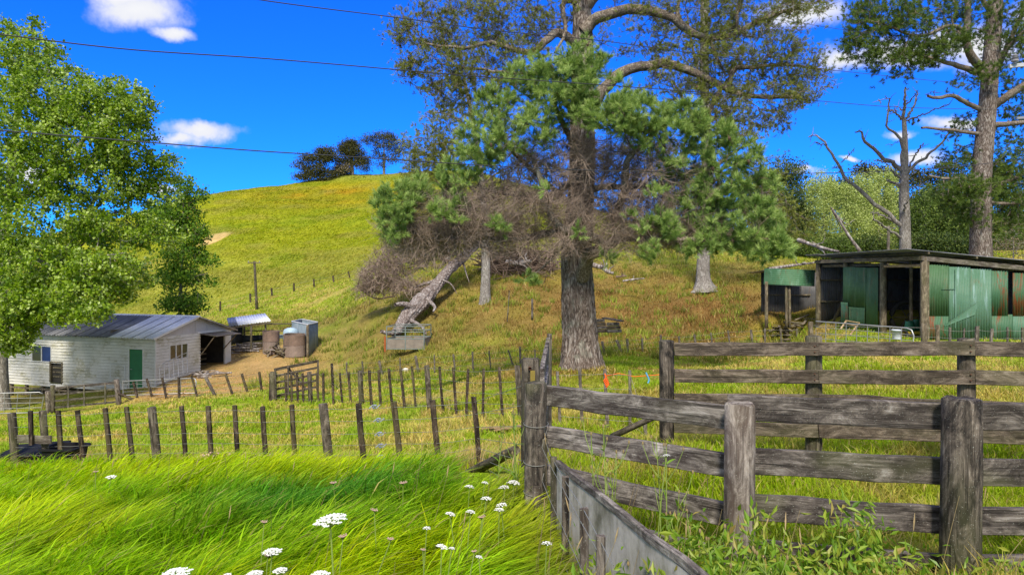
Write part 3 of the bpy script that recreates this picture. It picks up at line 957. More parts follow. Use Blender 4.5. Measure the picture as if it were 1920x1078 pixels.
# brace log, planks on the grass, black trough
post_o = post('fallen_log', P(872, 890, 9.3) , P(967, 843, 7.6), .062, .055, M_post, None, 10, 6, .12)
prop(post_o, 'round mossy log lying slanted against the end of the front wire fence', 'log')
for k, (a, b, w) in enumerate([((897, 787, 12.9), (949, 801, 12.3), .17), ((930, 788, 12.4), (984, 797, 12.1), .15), ((905, 792, 12.7), (932, 802, 12.4), .12)]):
    p0, p1 = P(*a), P(*b)
    p0.z = gz_at(p0.x, p0.y) + .06 + .03 * k; p1.z = gz_at(p1.x, p1.y) + .09 + .02 * k
    o = beam('plank', p0, p1, w, .03, M_plank_new, None, side=(0, 0, 1))
    prop(o, ['long fresh-sawn plank lying on the grass below the middle fence', 'pale plank lying closest to the yard gate post', 'short plank half hidden under the longer ones on the grass'][k], 'plank', 'sawn planks on the grass')
M_black = m_plain('black_plastic', (.014, .014, .016), .6, 0, .3, 6, .15)


def tub(name, label, c, lx, ly, h, rz, rim=.03):
    t = thing(name, label, 'trough', c, rz)
    V, F = [], []
    prof = [(.40, .38, 0), (.5, .5, h), (.5 + rim / lx, .5 + rim / ly, h), (.5 + rim / lx, .5 + rim / ly, h - .03), (.47, .46, h - .001), (.38, .36, .04)]
    n = 20
    order = [0, 1, 3, 2, 4, 5]
    for q in order:
        fx, fy, z = prof[q]
        for k in range(n):
            a = k / n * 2 * math.pi
            cx, cy = math.cos(a), math.sin(a)
            sx = math.copysign(abs(cx) ** .35, cx) * fx * lx; sy = math.copysign(abs(cy) ** .35, cy) * fy * ly
            V.append((sx, sy, z))
    for i in range(len(order) - 1):
        for k in range(n):
            F.append([i * n + k, i * n + (k + 1) % n, (i + 1) * n + (k + 1) % n, (i + 1) * n + k])
    F.append([(len(order) - 1) * n + k for k in range(n)]); F.append([k for k in range(n)][::-1])
    obj('shell', mesh('shell', V, F, M_black), t)
    return t


c = P(70, 850, 12.3)
t = tub('water_trough', 'black plastic trough with a tilted lid behind the left end of the front fence', (c.x, c.y, gz_at(c.x, c.y)), 1.1, .55, .34, .15)
lid = obj('lid', box_mesh(-.5, .42, -.3, .3, 0, .03, M_black), t); lid.location = (0.02, 0, .36); lid.rotation_euler = (.14, -.04, .05)
c = P(122, 850, 12.0)
t = tub('bin', 'open black plastic tub standing right of the lidded trough', (c.x, c.y, gz_at(c.x, c.y)), .62, .5, .42, -.1)
t['category'] = 'tub'

# ------------------------------------------------------------ gates
def wood_gate(label, c0, c1, h, nrail, battens, mat, brace=True, th=.035, lift=.1):
    """c0,c1 bottom corners"""
    g = thing('wooden_gate', label, 'gate', tuple(c0))
    d = Vector(c1) - Vector(c0)
    for i in range(nrail):
        z = lift + (h - lift) * i / (nrail - 1)
        hh = .11 if i == nrail - 1 else .085
        beam('rail', Vector((0, 0, z)), d + Vector((0, 0, z)), th, hh, mat, g, side=(0, 0, 1), segs=4, wob=.004)
    nrm = d.cross(Vector((0, 0, 1))).normalized() * .036
    for f in battens:
        beam('upright', d * f + nrm + Vector((0, 0, lift - .06)), d * f + nrm + Vector((0, 0, h + .04)), .075, .03, mat, g, side=(0, 1, 0), segs=2)
    if brace:
        beam('brace', d * .30 - nrm + Vector((0, 0, h)), d * .72 - nrm + Vector((0, 0, lift)), .03, .08, mat, g, segs=2)
    return g


a, b = P(514, 748, 26.2), P(597, 729, 27.4)
wood_gate('open slatted wooden gate with a diagonal brace, swung against the middle fence', a, b, 1.12, 5, (.02, .3, .98), M_wood_far)
# hurdle left, near the house
a, b = P(102, 768, 31), P(222, 757, 31.2)
hg = wood_gate('low broken timber hurdle with three uprights between the two silver gates', a, b, .98, 4, (.22, .47, .8), M_wood_rail, brace=False)
post('post', P(92, 782, 31), P(90, 733, 31), .12, .115, M_post_pale, hg, 9)
post('post', (P(99, 775, 31)) - a * 0 - Vector((0, 0, 0)), P(99, 722, 31), .1, .1, M_post, hg, 9)
for ch in hg.children:
    if ch.name.startswith('post'): ch.location = Vector(ch.matrix_basis.translation) - a
p = post('post', P(224, 765, 31.2) - a, P(218, 711, 31.2) - a, .12, .11, M_batten_grey, hg, 9)
post('strut', P(262, 754, 31) - a, P(222, 737, 31.1) - a, .07, .06, M_batten, hg, 8)


def pipe_gate(label, c0, c1, t0, t1, nv=6, nh=5, r=.02, mesh_r=.008, curve_end=1):
    g = thing('metal_gate', label, 'gate')
    c0, c1, t0, t1 = map(Vector, (c0, c1, t0, t1))
    e = (c1 - c0).normalized() * .18; e2 = (t1 - t0).normalized() * .18
    fr = [t0 if curve_end != 0 and curve_end != 2 else t0, *([t1 - e2, t1 - e2 * .3 - Vector((0, 0, .05)), t1 - Vector((0, 0, .2))] if curve_end else [t1]), c1, c0]
    if curve_end == 0:
        fr = [t0 + e2, t1, c1, c0, t0 - Vector((0, 0, .2)), t0 + e2 * .3 - Vector((0, 0, .05)), t0 + e2]
    else:
        fr = fr + [t0]
    P_ = np.array([list(q) for q in fr])
    tube_obj('frame', [(P_, np.full(len(P_), r))], M_galv, g, 6)
    for i in range(1, nv):
        f = i / nv
        tube_obj('bar', [(np.array([list(c0.lerp(c1, f)), list(t0.lerp(t1, f))]), np.full(2, mesh_r * 1.3))], M_galv, g, 4)
    for i in range(1, nh):
        f = i / nh
        tube_obj('bar', [(np.array([list(c0.lerp(t0, f)), list(c1.lerp(t1, f * .97))]), np.full(2, mesh_r))], M_galv, g, 4)
    return g


pipe_gate('silver pipe gate with mesh bars at the far left edge, below the tall green tree', P(-40, 776, 30), P(77, 773, 30.5), P(-40, 738, 30), P(82, 735, 30.5), 5, 4, .028, .012)
pipe_gate('long silver pipe gate in front of the green house door', P(231, 741, 31.2), P(366, 737, 30), P(230, 714.5, 31.2), P(368, 708.5, 30), 5, 4, .026, .010)
pipe_gate('rusty grey mesh gate leaning against the white gable wall under its window', P(300, 718, 34.2), P(352, 699, 35.4), P(299, 684, 35.2), P(350, 661, 36.5), 6, 6, .022, .011, curve_end=0)
pipe_gate('curved silver pipe gate in front of the open shed bays', P(1530, 645, 21.8), P(1712, 660, 19.5), P(1530, 602.5, 21.8), P(1713, 616, 19.5), 9, 4, .022, .009)

# ------------------------------------------------------------ white weatherboard house
def m_board():
    m, nt, bs = newmat('stained_white_weatherboard')
    g = nt.new('ShaderNodeNewGeometry')
    b = nt.noise(nt.mapping(g.outputs['Position'], (1, 1, 1.6)), 1.1, 6, .68)
    f = nt.noise(nt.mapping(g.outputs['Position'], (1, 1, 2.5)), 7, 4, .7)
    c = nt.ramp(nt.math('ADD', nt.math('MULTIPLY', b, .7), nt.math('MULTIPLY', f, .3)), [(.36, (.68, .67, .64)), (.52, (.60, .585, .53)), (.62, (.40, .38, .27)), (.74, (.26, .25, .15))])
    nt.inp(bs.inputs['Base Color'], c)
    bs.inputs['Roughness'].default_value = .75
    bs.inputs['Specular IOR Level'].default_value = .2
    return m


M_board = m_board()
M_trim = m_plain('white_trim', (.62, .62, .60), .6, 0, .12)
M_roof_old = m_painted('weathered_zinc_roof', [(.10, .105, .12), (.16, .165, .185)], rust=.18, rustcol=(.09, .07, .06), chalk=.55, chalkcol=(.24, .25, .285), streakscale=2.2, rough=.5, spec=.5)
M_roof_new = m_painted('bright_zinc_roof', [(.60, .62, .68), (.70, .72, .76)], rust=.0, chalk=.3, chalkcol=(.78, .80, .84), rough=.45, spec=.6)
M_glass = m_plain('dim_window_glass', (.05, .055, .04), .12, 0, .5, 1.5, .7, alt=(.10, .09, .045))
M_blind = m_plain('blue_blind', (.02, .045, .15), .6, 0, .2)
M_door = m_plain('green_door_paint', (.022, .16, .055), .5, 0, .25, 2)
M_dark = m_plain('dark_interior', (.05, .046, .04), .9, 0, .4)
M_gable = m_plain('grey_gable_sheet', (.44, .44, .46), .7, 0, .12, 1)
O = Vector((-18.8, 36, -3.9))
e1 = Vector((.948, -.319, 0))
house = thing('farm_building', 'low white weatherboard building with a corrugated roof, green door and open garage end', 'house', tuple(O), math.atan2(-.319, .948))
LEN, DEP, EAV, APX = 10.97, 5.5, 2.60, 3.50


def wboard(parent, a, b, z0, h, axis, outn):
    """one lapped weatherboard from a to b along axis (0:x wall at y=0 ; 1:y wall at x=0)"""
    t0, t1 = .050, .012
    z1 = z0 + h - .016  # open gap shows the dark lining as a lap shadow
    if axis == 0:
        V = [(a, 0, z0), (b, 0, z0), (b, 0, z1), (a, 0, z1), (a, -t0, z0), (b, -t0, z0), (b, -t1, z1), (a, -t1, z1)]
    else:
        V = [(0, a, z0), (0, b, z0), (0, b, z1), (0, a, z1), (t0, a, z0), (t0, b, z0), (t1, b, z1), (t1, a, z1)]
    F = [[4, 5, 6, 7], [0, 4, 7, 3], [1, 2, 6, 5], [3, 7, 6, 2], [0, 1, 5, 4]] if axis == 0 else [[4, 5, 6, 7], [0, 3, 7, 4], [1, 5, 6, 2], [3, 2, 6, 7], [0, 4, 5, 1]]
    obj('weatherboard', mesh('weatherboard', V, F, M_board), parent)


def wallboards(parent, a0, a1, zb, zt, opens, axis, pitch=.165, slope=None):
    z = zt - pitch
    while z > zb - pitch:
        lo, hi = a0, a1
        segs = [(a0, a1)]
        for (oa, ob, oz0, oz1) in opens:
            if z + pitch * .5 > oz0 and z + pitch * .5 < oz1:
                ns = []
                for (s, e) in segs:
                    if ob <= s or oa >= e: ns.append((s, e)); continue
                    if oa > s: ns.append((s, oa))
                    if ob < e: ns.append((ob, e))
                segs = ns
        for (s, e) in segs:
            # foot of the cladding follows the ground
            if slope:
                lim = slope(z)
                if lim is not None:
                    s = max(s, lim[0]); e = min(e, lim[1])
            if e - s > .08: wboard(parent, s, e, z, pitch, axis, None)
        z -= pitch


# core behind the boards
fo = [(-1.81, -.79, -.3, 1.95), (-8.99, -7.46, .98, 1.89), (-7.55, -6.61, -.2, .98)]
wallboards(house, -LEN, 0, -.25, EAV, fo, 0, slope=lambda z: (-99, 0) if z > -.05 else (-99, -1.9 - .01))
go = [(.90, 2.21, 1.26, 2.10), (3.12, 5.06, -1, 2.62)]
wallboards(house, 0, DEP, -.1, EAV, go, 1, slope=lambda z: (0, 99) if z > .05 else (0, .8))
# liner panels just behind, dark to stand in for lap shadow; openings left free
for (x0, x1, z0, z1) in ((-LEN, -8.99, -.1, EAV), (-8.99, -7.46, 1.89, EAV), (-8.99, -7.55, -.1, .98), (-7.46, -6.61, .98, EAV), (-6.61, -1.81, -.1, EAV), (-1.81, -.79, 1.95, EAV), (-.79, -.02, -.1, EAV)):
    boxo('lap_shade_lining', x0, x1, .004, .06, z0, z1, M_dark, house)
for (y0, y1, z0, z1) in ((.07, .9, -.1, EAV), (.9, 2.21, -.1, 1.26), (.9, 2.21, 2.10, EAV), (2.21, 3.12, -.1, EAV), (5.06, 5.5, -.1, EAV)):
    boxo('lap_shade_lining', -.06, -.004, y0, y1, z0, z1, M_dark, house)
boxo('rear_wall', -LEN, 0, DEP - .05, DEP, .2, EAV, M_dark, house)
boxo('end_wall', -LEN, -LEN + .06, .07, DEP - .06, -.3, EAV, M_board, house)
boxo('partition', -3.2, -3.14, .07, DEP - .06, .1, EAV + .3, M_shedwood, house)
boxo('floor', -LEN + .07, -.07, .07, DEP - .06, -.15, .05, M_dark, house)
# gable sheets
for (y0, y1) in ((.0, .9), (.91, 1.8), (1.81, 2.74), (2.76, 3.6), (3.61, 4.6), (4.61, DEP)):
    zt = lambda y: EAV + (APX - EAV) * (1 - abs(y - DEP / 2) / (DEP / 2))
    V = [(.008, y0, EAV - .02), (.008, y1, EAV - .02), (.008, y1, zt(y1)), (.008, y0, zt(y0)), (-.03, y0, EAV - .02), (-.03, y1, EAV - .02), (-.03, y1, zt(y1)), (-.03, y0, zt(y0))]
    obj('gable_sheet', mesh('gable_sheet', V, [[0, 1, 2, 3], [4, 7, 6, 5], [0, 4, 5, 1], [2, 6, 7, 3], [1, 5, 6, 2], [0, 3, 7, 4]], M_gable), house)
boxo('lintel', .012, .05, 2.9, 5.3, 2.55, 2.66, M_trim, house)
# roof sheets
rl = math.hypot(DEP / 2 + .35, (APX - EAV) * (DEP / 2 + .35) / (DEP / 2))
sl = (APX - EAV) / (DEP / 2)
k = 0; xr = .28
while xr > -LEN - .3:
    w = .80
    x0 = xr - w
    m_ = M_roof_new if xr > -2.2 else M_roof_old
    zlow = APX + .05 - sl * (DEP / 2 + .35)
    oz = random.uniform(0, .006)
    s1 = corr_obj('roof_sheet', (x0, -.35, zlow + oz), (1, 0, 0), (0, 1, sl), w + .02, rl, m_, house, pitch=.21, amp=.04)
    s2 = corr_obj('roof_sheet', (x0 + w + .02, DEP + .35, zlow + oz), (-1, 0, 0), (0, -1, sl), w + .02, rl, m_, house, pitch=.21, amp=.04)
    xr -= w; k += 1
x0 = xr
V = []
for x in (x0, .32):
    V += [(x, DEP / 2 - .16, APX + .02), (x, DEP / 2, APX + .10), (x, DEP / 2 + .16, APX + .02), (x, DEP / 2 + .16, APX + .0), (x, DEP / 2 - .16, APX + .0)]
F = [[i, i + 5, (i + 1) % 5 + 5, (i + 1) % 5] for i in range(5)] + [[4, 3, 2, 1, 0], [5, 6, 7, 8, 9]]
obj('ridge_cap', mesh('ridge_cap', V, F, M_roof_new), house)
for s in (0, 1):
    y0, y1 = (-.36, DEP / 2) if s == 0 else (DEP + .36, DEP / 2)
    beam('barge_board', (.27, y0, EAV - .06), (.27, y1, APX + .01), .025, .12, M_trim if s == 0 else M_shedwood, house, side=(0, 0, 1))
beam('fascia', (-LEN - .3, -.10, EAV - .04), (.25, -.10, EAV - .04), .025, .09, M_shedwood, house, side=(0, 0, 1))
for xx in (-9.2, -5.4, -.9):
    boxo('rafter_gap_shade', xx - .7, xx + .7, -.122, -.115, EAV - .06, EAV - .005, M_dark, house)  # dark strips put on the fascia in place of shaded gaps
boxo('corner_trim', -.02, .045, -.045, .02, -.35, EAV - .03, M_trim, house)


def window(parent, x0, x1, z0, z1, axis, panes, mats):
    w = obj('window', None, parent) if False else None
    t = .05
    bars = []
    def B(a, b, c, d, off=.0):
        if axis == 0: return (a, b, -.045 - off, .02, c, d)
        return (-.02, .045 + off, a, b, c, d)
    Vt, Ft = [], []
    def addbox(q):
        me_v = [(x, y, z) for z in q[4:6] for y in q[2:4] for x in q[0:2]]
        s = len(Vt); Vt.extend(me_v)
        Ft.extend([[s + i for i in f] for f in [[0, 2, 3, 1], [4, 5, 7, 6], [0, 1, 5, 4], [2, 6, 7, 3], [0, 4, 6, 2], [1, 3, 7, 5]]])
    addbox(B(x0 - t, x1 + t, z1, z1 + t)); addbox(B(x0 - t, x1 + t, z0 - t, z0, .012))
    addbox(B(x0 - t, x0, z0, z1)); addbox(B(x1, x1 + t, z0, z1))
    for i in range(1, panes):
        m = x0 + (x1 - x0) * i / panes
        addbox(B(m - .028, m + .028, z0 + .001, z1 - .001))
    w = obj('window', mesh('window_frame', Vt, Ft, M_trim), parent)
    for i in range(panes):
        a = x0 + (x1 - x0) * i / panes + (.03 if i else 0.002); b = x0 + (x1 - x0) * (i + 1) / panes - (.03 if i < panes - 1 else .002)
        q = (a, b, -.012, -.006, z0 + .002, z1 - .002) if axis == 0 else (.006, .012, a, b, z0 + .002, z1 - .002)
        obj('pane', box_mesh(*q, mats[i]), w)


M_glass_b = m_plain('dim_window_glass_brownish', (.10, .07, .035), .15, 0, .6, 1.2, .7, alt=(.20, .18, .15))
window(house, -8.93, -7.50, 1.02, 1.85, 0, 2, [M_glass, M_blind])
window(house, .95, 2.16, 1.31, 2.06, 1, 3, [M_glass_b, M_glass_b, M_glass])
d_ = boxo('door', -1.76, -.84, -.012, .02, -.2, 1.90, M_door, house)
tube_obj('handle', [(np.array([(-1.69, -.03, .85), (-1.62, -.055, .86), (-1.56, -.05, .85)]), np.full(3, .018))], M_galv, d_, 6)
for q in ((-1.83, -1.76, -.05, .02, -.2, 1.93), (-.84, -.77, -.05, .02, -.2, 1.93), (-1.83, -.77, -.052, .018, 1.93, 2.0)): boxo('door_frame', *q, M_trim, house)
h_ = boxo('hatch', -7.5, -6.66, .05, .08, -.1, .94, M_dark, house)
for q in ((-7.58, -7.48, -.06, .03, -.12, .98), (-6.68, -6.58, -.06, .03, -.12, .98), (-7.58, -6.58, -.062, .028, .98, 1.04)): boxo('hatch_frame', *q, M_shedwood, h_)
for z in (.15, .4, .65): boxo('slat', -7.4, -6.75, .01, .04, z, z + .08, M_shedwood, h_)
for q in ((-3.12, -2.04, -.05, -.035, 1.04, 1.09), (-3.12, -3.05, -.048, -.033, .3, 1.04), (-2.11, -2.04, -.048, -.033, .3, 1.04)): boxo('vent_trim', *q, M_trim, house)
for xx in (-10.8, -9.6, -8.3, -7.0, -5.6):
    boxo('pile', xx, xx + .14, .02, .16, -1.7, -.22, M_shedwood, house)
boxo('bearer', -10.9, -4.8, -.01, .04, -.62, -.52, M_shedwood, house)
boxo('bearer', -10.9, -5.2, -.01, .04, -.95, -.86, M_batten_grey, house)
# door post of the garage, boarded return wall and flap
boxo('door_post', -.02, .10, 5.02, 5.5, .0, 2.6, M_trim, house)
flap = beam('flap_door', (.05, 4.05, 2.52), (1.25, 4.05, 2.42), 2.0, .04, M_batten_grey, house, side=(0, 0, 1))
for y in (3.15, 4.95):
    beam('flap_strut', (.06, y, 1.35 if y < 4 else 1.5), (1.0, y, 2.40), .05, .05, M_shedwood, house)
for z in (.55, .85, 1.15, 1.45): beam('stall_rail', (-1.3, 3.2, z), (-1.3, 5.0, z), .04, .1, M_shedwood, house, side=(0, 0, 1))
beam('stall_post', (-1.22, 4.0, .2), (-1.22, 4.0, 1.6), .09, .09, M_shedwood, house)
# lean-to carport behind the building
lt = thing('lean_to', 'open lean-to with a flat zinc roof on posts behind the white building', 'shelter')
RFL, RFR, RBR, RBL = P(430, 612.5, 42.5), P(507.5, 602.5, 43.5), P(506, 598.5, 47.5), P(412, 598.5, 46.5)
for k in range(5):
    a = RFL.lerp(RFR, k / 5); b = RFL.lerp(RFR, (k + 1) / 5 + .01); c = RBL.lerp(RBR, k / 5)
    xd_ = (RFR - RFL).normalized(); zd_ = RBL - RFL; zd_ = zd_ - xd_ * zd_.dot(xd_)
    corr_obj('roof_sheet', a + Vector((0, 0, .02)), xd_, zd_, (b - a).length, zd_.length, M_roof_new if k else M_roof_old, lt, pitch=.18, amp=.02)
beam('beam', RFL - Vector((0, 0, .07)), RFR - Vector((0, 0, .07)), .05, .12, M_shedwood, lt, side=(0, 0, 1))
for q in (P(471, 611, 43), P(498, 606, 43.6), P(458, 610, 47)):
    post('post', (q.x, q.y, gz_at(q.x, q.y) - .2), (q.x, q.y, q.z), .07, .065, M_shedwood, lt, 8)
M_iron_dark = m_painted('dark_iron_wall', [(.028, .034, .042), (.06, .07, .085)], rust=.1, chalk=.5, chalkcol=(.12, .14, .16))
M_iron_blue = m_painted('blue_grey_iron', [(.12, .17, .21), (.18, .23, .28)], rust=.15, chalk=.6, chalkcol=(.30, .34, .38))
for k in range(8):
    a = P(428 + k * 13.4, 650, 46.5 + .12 * k)
    hgt = (2 - 95 * 46.5 / FOC if k < 2 else P(0, 628, 47).z) - (gz_at(a.x, a.y) - .1)
    corr_obj('wall_sheet', (a.x, a.y, gz_at(a.x, a.y) - .1), (1, .0, 0), (0, 0, 1), .50, hgt, M_iron_dark if k < 6 else M_iron_blue, lt, pitch=.09, amp=.012)
for (y, py) in ((0, 620), (0, 607)):
    beam('rail', P(458 if py == 620 else 498, py, 46.8), P(548, py, 47), .06, .08, M_shedwood, lt, side=(0, 0, 1))
# little iron pen
pen = thing('iron_pen', 'roofless pen of blue grey corrugated iron right of the concrete rings', 'pen')
A_, B_, C_ = P(577, 660, 42.5), P(596, 657, 44.6), P(547, 655, 45.5)
D_ = B_ + (C_ - A_)
for (a, b) in ((A_, B_), (C_, A_), (B_, D_), (D_, C_)):
    a = Vector((a.x, a.y, gz_at(a.x, a.y) - .1)); b = Vector((b.x, b.y, gz_at(b.x, b.y) - .1))
    n = max(1, round((b - a).length / .8)); zt = -1.1
    for k in range(n):
        q0 = a.lerp(b, k / n); q1 = a.lerp(b, (k + 1) / n)
        d = Vector((q1.x - q0.x, q1.y - q0.y, 0))
        corr_obj('wall_sheet', q0, d, (0, 0, 1), d.length, zt - q0.z, M_iron_blue, pen, pitch=.09, amp=.012)
    beam('top_rail', Vector((a.x, a.y, zt)), Vector((b.x, b.y, zt)), .05, .06, M_roof_new, pen, side=(0, 0, 1))
post('corner_post', (A_.x, A_.y - .06, gz_at(A_.x, A_.y) - .2), (A_.x, A_.y - .06, -1.12), .08, .075, M_shedwood, pen, 8)
beam('side_rail', P(498, 607, 44), P(548, 607, 45.4), .05, .07, M_shedwood, pen, side=(0, 0, 1))
# concrete rings
M_conc = m_plain('stained_concrete', (.17, .12, .095), .9, 0, .5, 1.6, alt=(.075, .06, .05))
M_conc2 = m_plain('reddish_concrete', (.22, .17, .145), .9, 0, .35, 1.6)


def ring(label, c, r, h, mat, tilt=0):
    n = 32; V = []; F = []
    for (rr, z) in ((r, 0), (r * .985, h * .5), (r, h), (r * .9, h), (r * .9, 0)):
        for k in range(n):
            a = k / n * 2 * math.pi; V.append((rr * math.cos(a), rr * math.sin(a), z + (.015 * math.sin(a * 3) if z == h else 0)))
    for i in range(5):
        j = (i + 1) % 5
        for k in range(n): F.append([i * n + k, i * n + (k + 1) % n, j * n + (k + 1) % n, j * n + k])
    o = obj('concrete_ring', mesh('concrete_ring', V, F, mat)); o.location = c; o.rotation_euler = (tilt, tilt * .6, 0)
    return prop(o, label, 'concrete ring', 'concrete rings beside the lean-to')


c = P(508, 664, 42.5); zg = gz_at(c.x, c.y)
ring('pale lower concrete ring of the left pair beside the lean-to post', (c.x, c.y, zg), .49, .78, M_conc2)
ring('dark upper concrete ring of the left pair beside the lean-to post', (c.x + .01, c.y, zg + .79), .51, .62, M_conc)
c = P(552, 660, 42.3); zg = gz_at(c.x, c.y)
ring('wide reddish concrete ring at the bottom of the right pair, next to the iron pen', (c.x, c.y, zg - .02), .67, .66, M_conc2)
ring('wide dark concrete ring tilted on top of the right pair, next to the iron pen', (c.x, c.y, zg + .68), .66, .66, M_conc, .04)
dr = thing('plastic_drum', 'pale blue plastic drum poking up behind the wide concrete rings', 'drum', tuple(P(545, 640, 43.8)))
n = 20; V = []; F = []
prof = [(.0, .74), (.2, .72), (.40, .62), (.46, .5), (.46, .1), (.47, .05), (.46, 0), (.46, -.6), (0, -.6)]
for (r, z) in prof:
    for k in range(n):
        a = k / n * 2 * math.pi; V.append((max(r, .001) * math.cos(a), max(r, .001) * math.sin(a), z + .15))
for i in range(len(prof) - 1):
    for k in range(n): F.append([i * n + k, (i + 1) * n + k, (i + 1) * n + (k + 1) % n, i * n + (k + 1) % n])
obj('shell', mesh('shell', V, F, m_plain('pale_blue_plastic', (.35, .47, .58), .4), True), dr)


def woodpile(name, label, px0, px1, d, n, hgt, lng=1.0, mat=M_shedwood, ang=.3, steep=.1):
    t = thing(name, label, 'timber pile')
    r = random.Random(n * 7 + int(px0))
    for k in range(n):
        px = r.uniform(px0, px1); q = G(px, d + r.uniform(-.5, .5)); h = r.random() ** 1.3 * hgt
        a = r.gauss(0, ang); el = r.gauss(0, steep)
        L = lng * r.uniform(.5, 1.1)
        v = Vector((math.cos(a) * math.cos(el), math.sin(a), math.sin(el))) * L / 2
        c = q + Vector((0, 0, h + .06))
        if r.random() < .5: post('log', c - v, c + v, .06, .05, mat, t, 7, 2)
        else: beam('board', c - v, c + v, .12, .03, M_deadwood if r.random() < .2 else mat, t, side=(0, 0, 1))
    return t


woodpile('timber_pile', 'heap of old logs and boards under the lean-to roof', 436, 480, 43.3, 26, .5, 1.0, M_deadwood)
woodpile('timber_pile', 'broken boards leaning between the two stacks of concrete rings', 500, 531, 41.9, 16, .55, 1.0, M_shedwood, .5, .6)
woodpile('timber_pile', 'scatter of boards and rubble in front of the garage opening', 368, 418, 37.0, 16, .2, 1.0, M_deadwood, .8, .1)
# ------------------------------------------------------------ power pole on the slope
pb_ = G(482, 68); pt = P(477, 490, 68)
pole = thing('power_pole', 'slim wooden power pole with one crossarm on the grassy slope behind the lean-to', 'pole', tuple(pb_))
post('post', (0, 0, -.3), tuple(pt - pb_), .15, .12, M_post, pole, 8)
beam('crossarm', pt - pb_ + Vector((-.62, -.12, -.15)), pt - pb_ + Vector((.66, -.12, -.15)), .09, .1, M_shedwood, pole)
for dx in (-.55, .55):
    obj('insulator', post_mesh(.05, .03, .14, M_galv, 8, 2), pole).location = pt - pb_ + Vector((dx, -.12, -.10))

# ------------------------------------------------------------ green iron shed
shed = thing('iron_shed', 'long green corrugated iron shed with open bays and rust-streaked end wall', 'shed')
M_green = m_painted('green_painted_iron', [(.042, .105, .046), (.062, .138, .062)], rust=.2, chalk=.5, chalkcol=(.12, .22, .13))
M_green_pale = m_painted('chalky_green_iron', [(.070, .165, .100), (.10, .20, .135)], rust=.18, chalk=.75, chalkcol=(.21, .33, .31))
M_green_rust = m_painted('rusty_green_iron', [(.040, .10, .048), (.055, .13, .06)], rust=.85, chalk=.45, chalkcol=(.16, .25, .21), streakscale=4)
M_green_mid = m_painted('mid_green_iron', [(.040, .115, .058), (.06, .145, .075)], rust=.5, chalk=.5, chalkcol=(.14, .25, .20))
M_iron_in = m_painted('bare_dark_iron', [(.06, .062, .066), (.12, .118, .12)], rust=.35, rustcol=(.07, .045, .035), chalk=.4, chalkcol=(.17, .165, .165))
SX, SY = 15.1, 25.0
zg = -.5
front = lambda s: Vector((SX - .1 * s, SY + s, 0))
ztop = lambda x: 2.75 - .0964 * (x - SX)
# end wall facing the camera: columns of sheets in two rows
tint = [M_green, M_green_pale, M_green_pale, M_green_mid, M_green_rust, M_green_rust, M_green_mid, M_green_rust, M_green, M_green_pale, M_green_rust, M_green, M_green_mid]
x = SX + .12
for k in range(12):
    w = .78
    zt = ztop(x + w) - .30
    if k in (1, 2):
        corr_obj('wall_sheet', (x, SY, zg), (1, 0, 0), (0, 0, 1), w + .02, zt - zg, tint[k], shed)
    else:
        zs = .55 + random.uniform(-.12, .1)
        corr_obj('wall_sheet', (x, SY + .008, zg), (1, 0, 0), (0, 0, 1), w + .02, zs + .05 - zg, tint[(k + 5) % 12] if k > 3 else M_green_mid, shed)
        if k == 3:
            # torn sheet leaves a hole
            corr_obj('wall_sheet', (x + .0, SY, zs), (1, 0, 0), (0, 0, 1), w * .78, zt - zs, tint[k], shed)
        else:
            corr_obj('wall_sheet', (x, SY, zs), (1, 0, 0), (0, 0, 1), w + .02, zt - zs, tint[k], shed)
    x += w
# lap strip and folded corner
cfl = P(1770, 610, SY - .03); V = [cfl, P(1835, 565, SY - .05), P(1833, 572, SY - .02), P(1828, 590, SY - .04), P(1772, 612, SY - .015)]
obj('bent_flap', mesh('bent_flap', [tuple(v) for v in V] + [tuple(v + Vector((0, .006, 0))) for v in V], [[0, 4, 3, 2, 1], [5, 6, 7, 8, 9]] + [[i, (i + 1) % 5, (i + 1) % 5 + 5, i + 5] for i in range(5)], M_green_pale), shed)
beam('seam_strip', P(1791, 505, SY - .02), P(1791, 615, SY - .02), .035, .012, M_green_pale, shed)
beam('seam_strip', P(1766, 542, SY - .03), P(1791, 542, SY - .03), .03, .012, M_green_pale, shed)
# posts, beams
for s, w in ((0, .12), (2.32, .12), (4.83, .11), (7.04, .11)):
    q = front(s); post('post', (q.x - .02, q.y, zg - .2), (q.x - .02, q.y, 2.62), w + .01, w, M_shedwood, shed, 10)
beam('corner_board', (SX + .06, SY - .06, zg), (SX + .06, SY - .06, 2.55), .16, .03, M_shedwood, shed, side=(0, 1, 0))
beam('barge_board', (SX - .15, SY - .09, 2.60), (SX + 9.8, SY - .09, 2.60 - .0964 * 9.95), .03, .17, M_batten_grey, shed, side=(0, 0, 1), segs=4)
beam('front_beam', front(0) + Vector((-.14, -.1, 2.60)), front(7.1) + Vector((-.14, 0, 2.60)), .05, .15, M_shedwood, shed, side=(0, 0, 1), segs=3)
beam('lintel', front(.1) + Vector((-.05, 0, 2.33)), front(2.2) + Vector((-.05, 0, 2.33)), .05, .10, M_plank_new, shed, side=(0, 0, 1))
beam('lintel', front(2.4) + Vector((.15, 0, 2.40)), front(7.0) + Vector((.15, 0, 2.40)), .05, .12, M_shedwood, shed, side=(0, 0, 1))
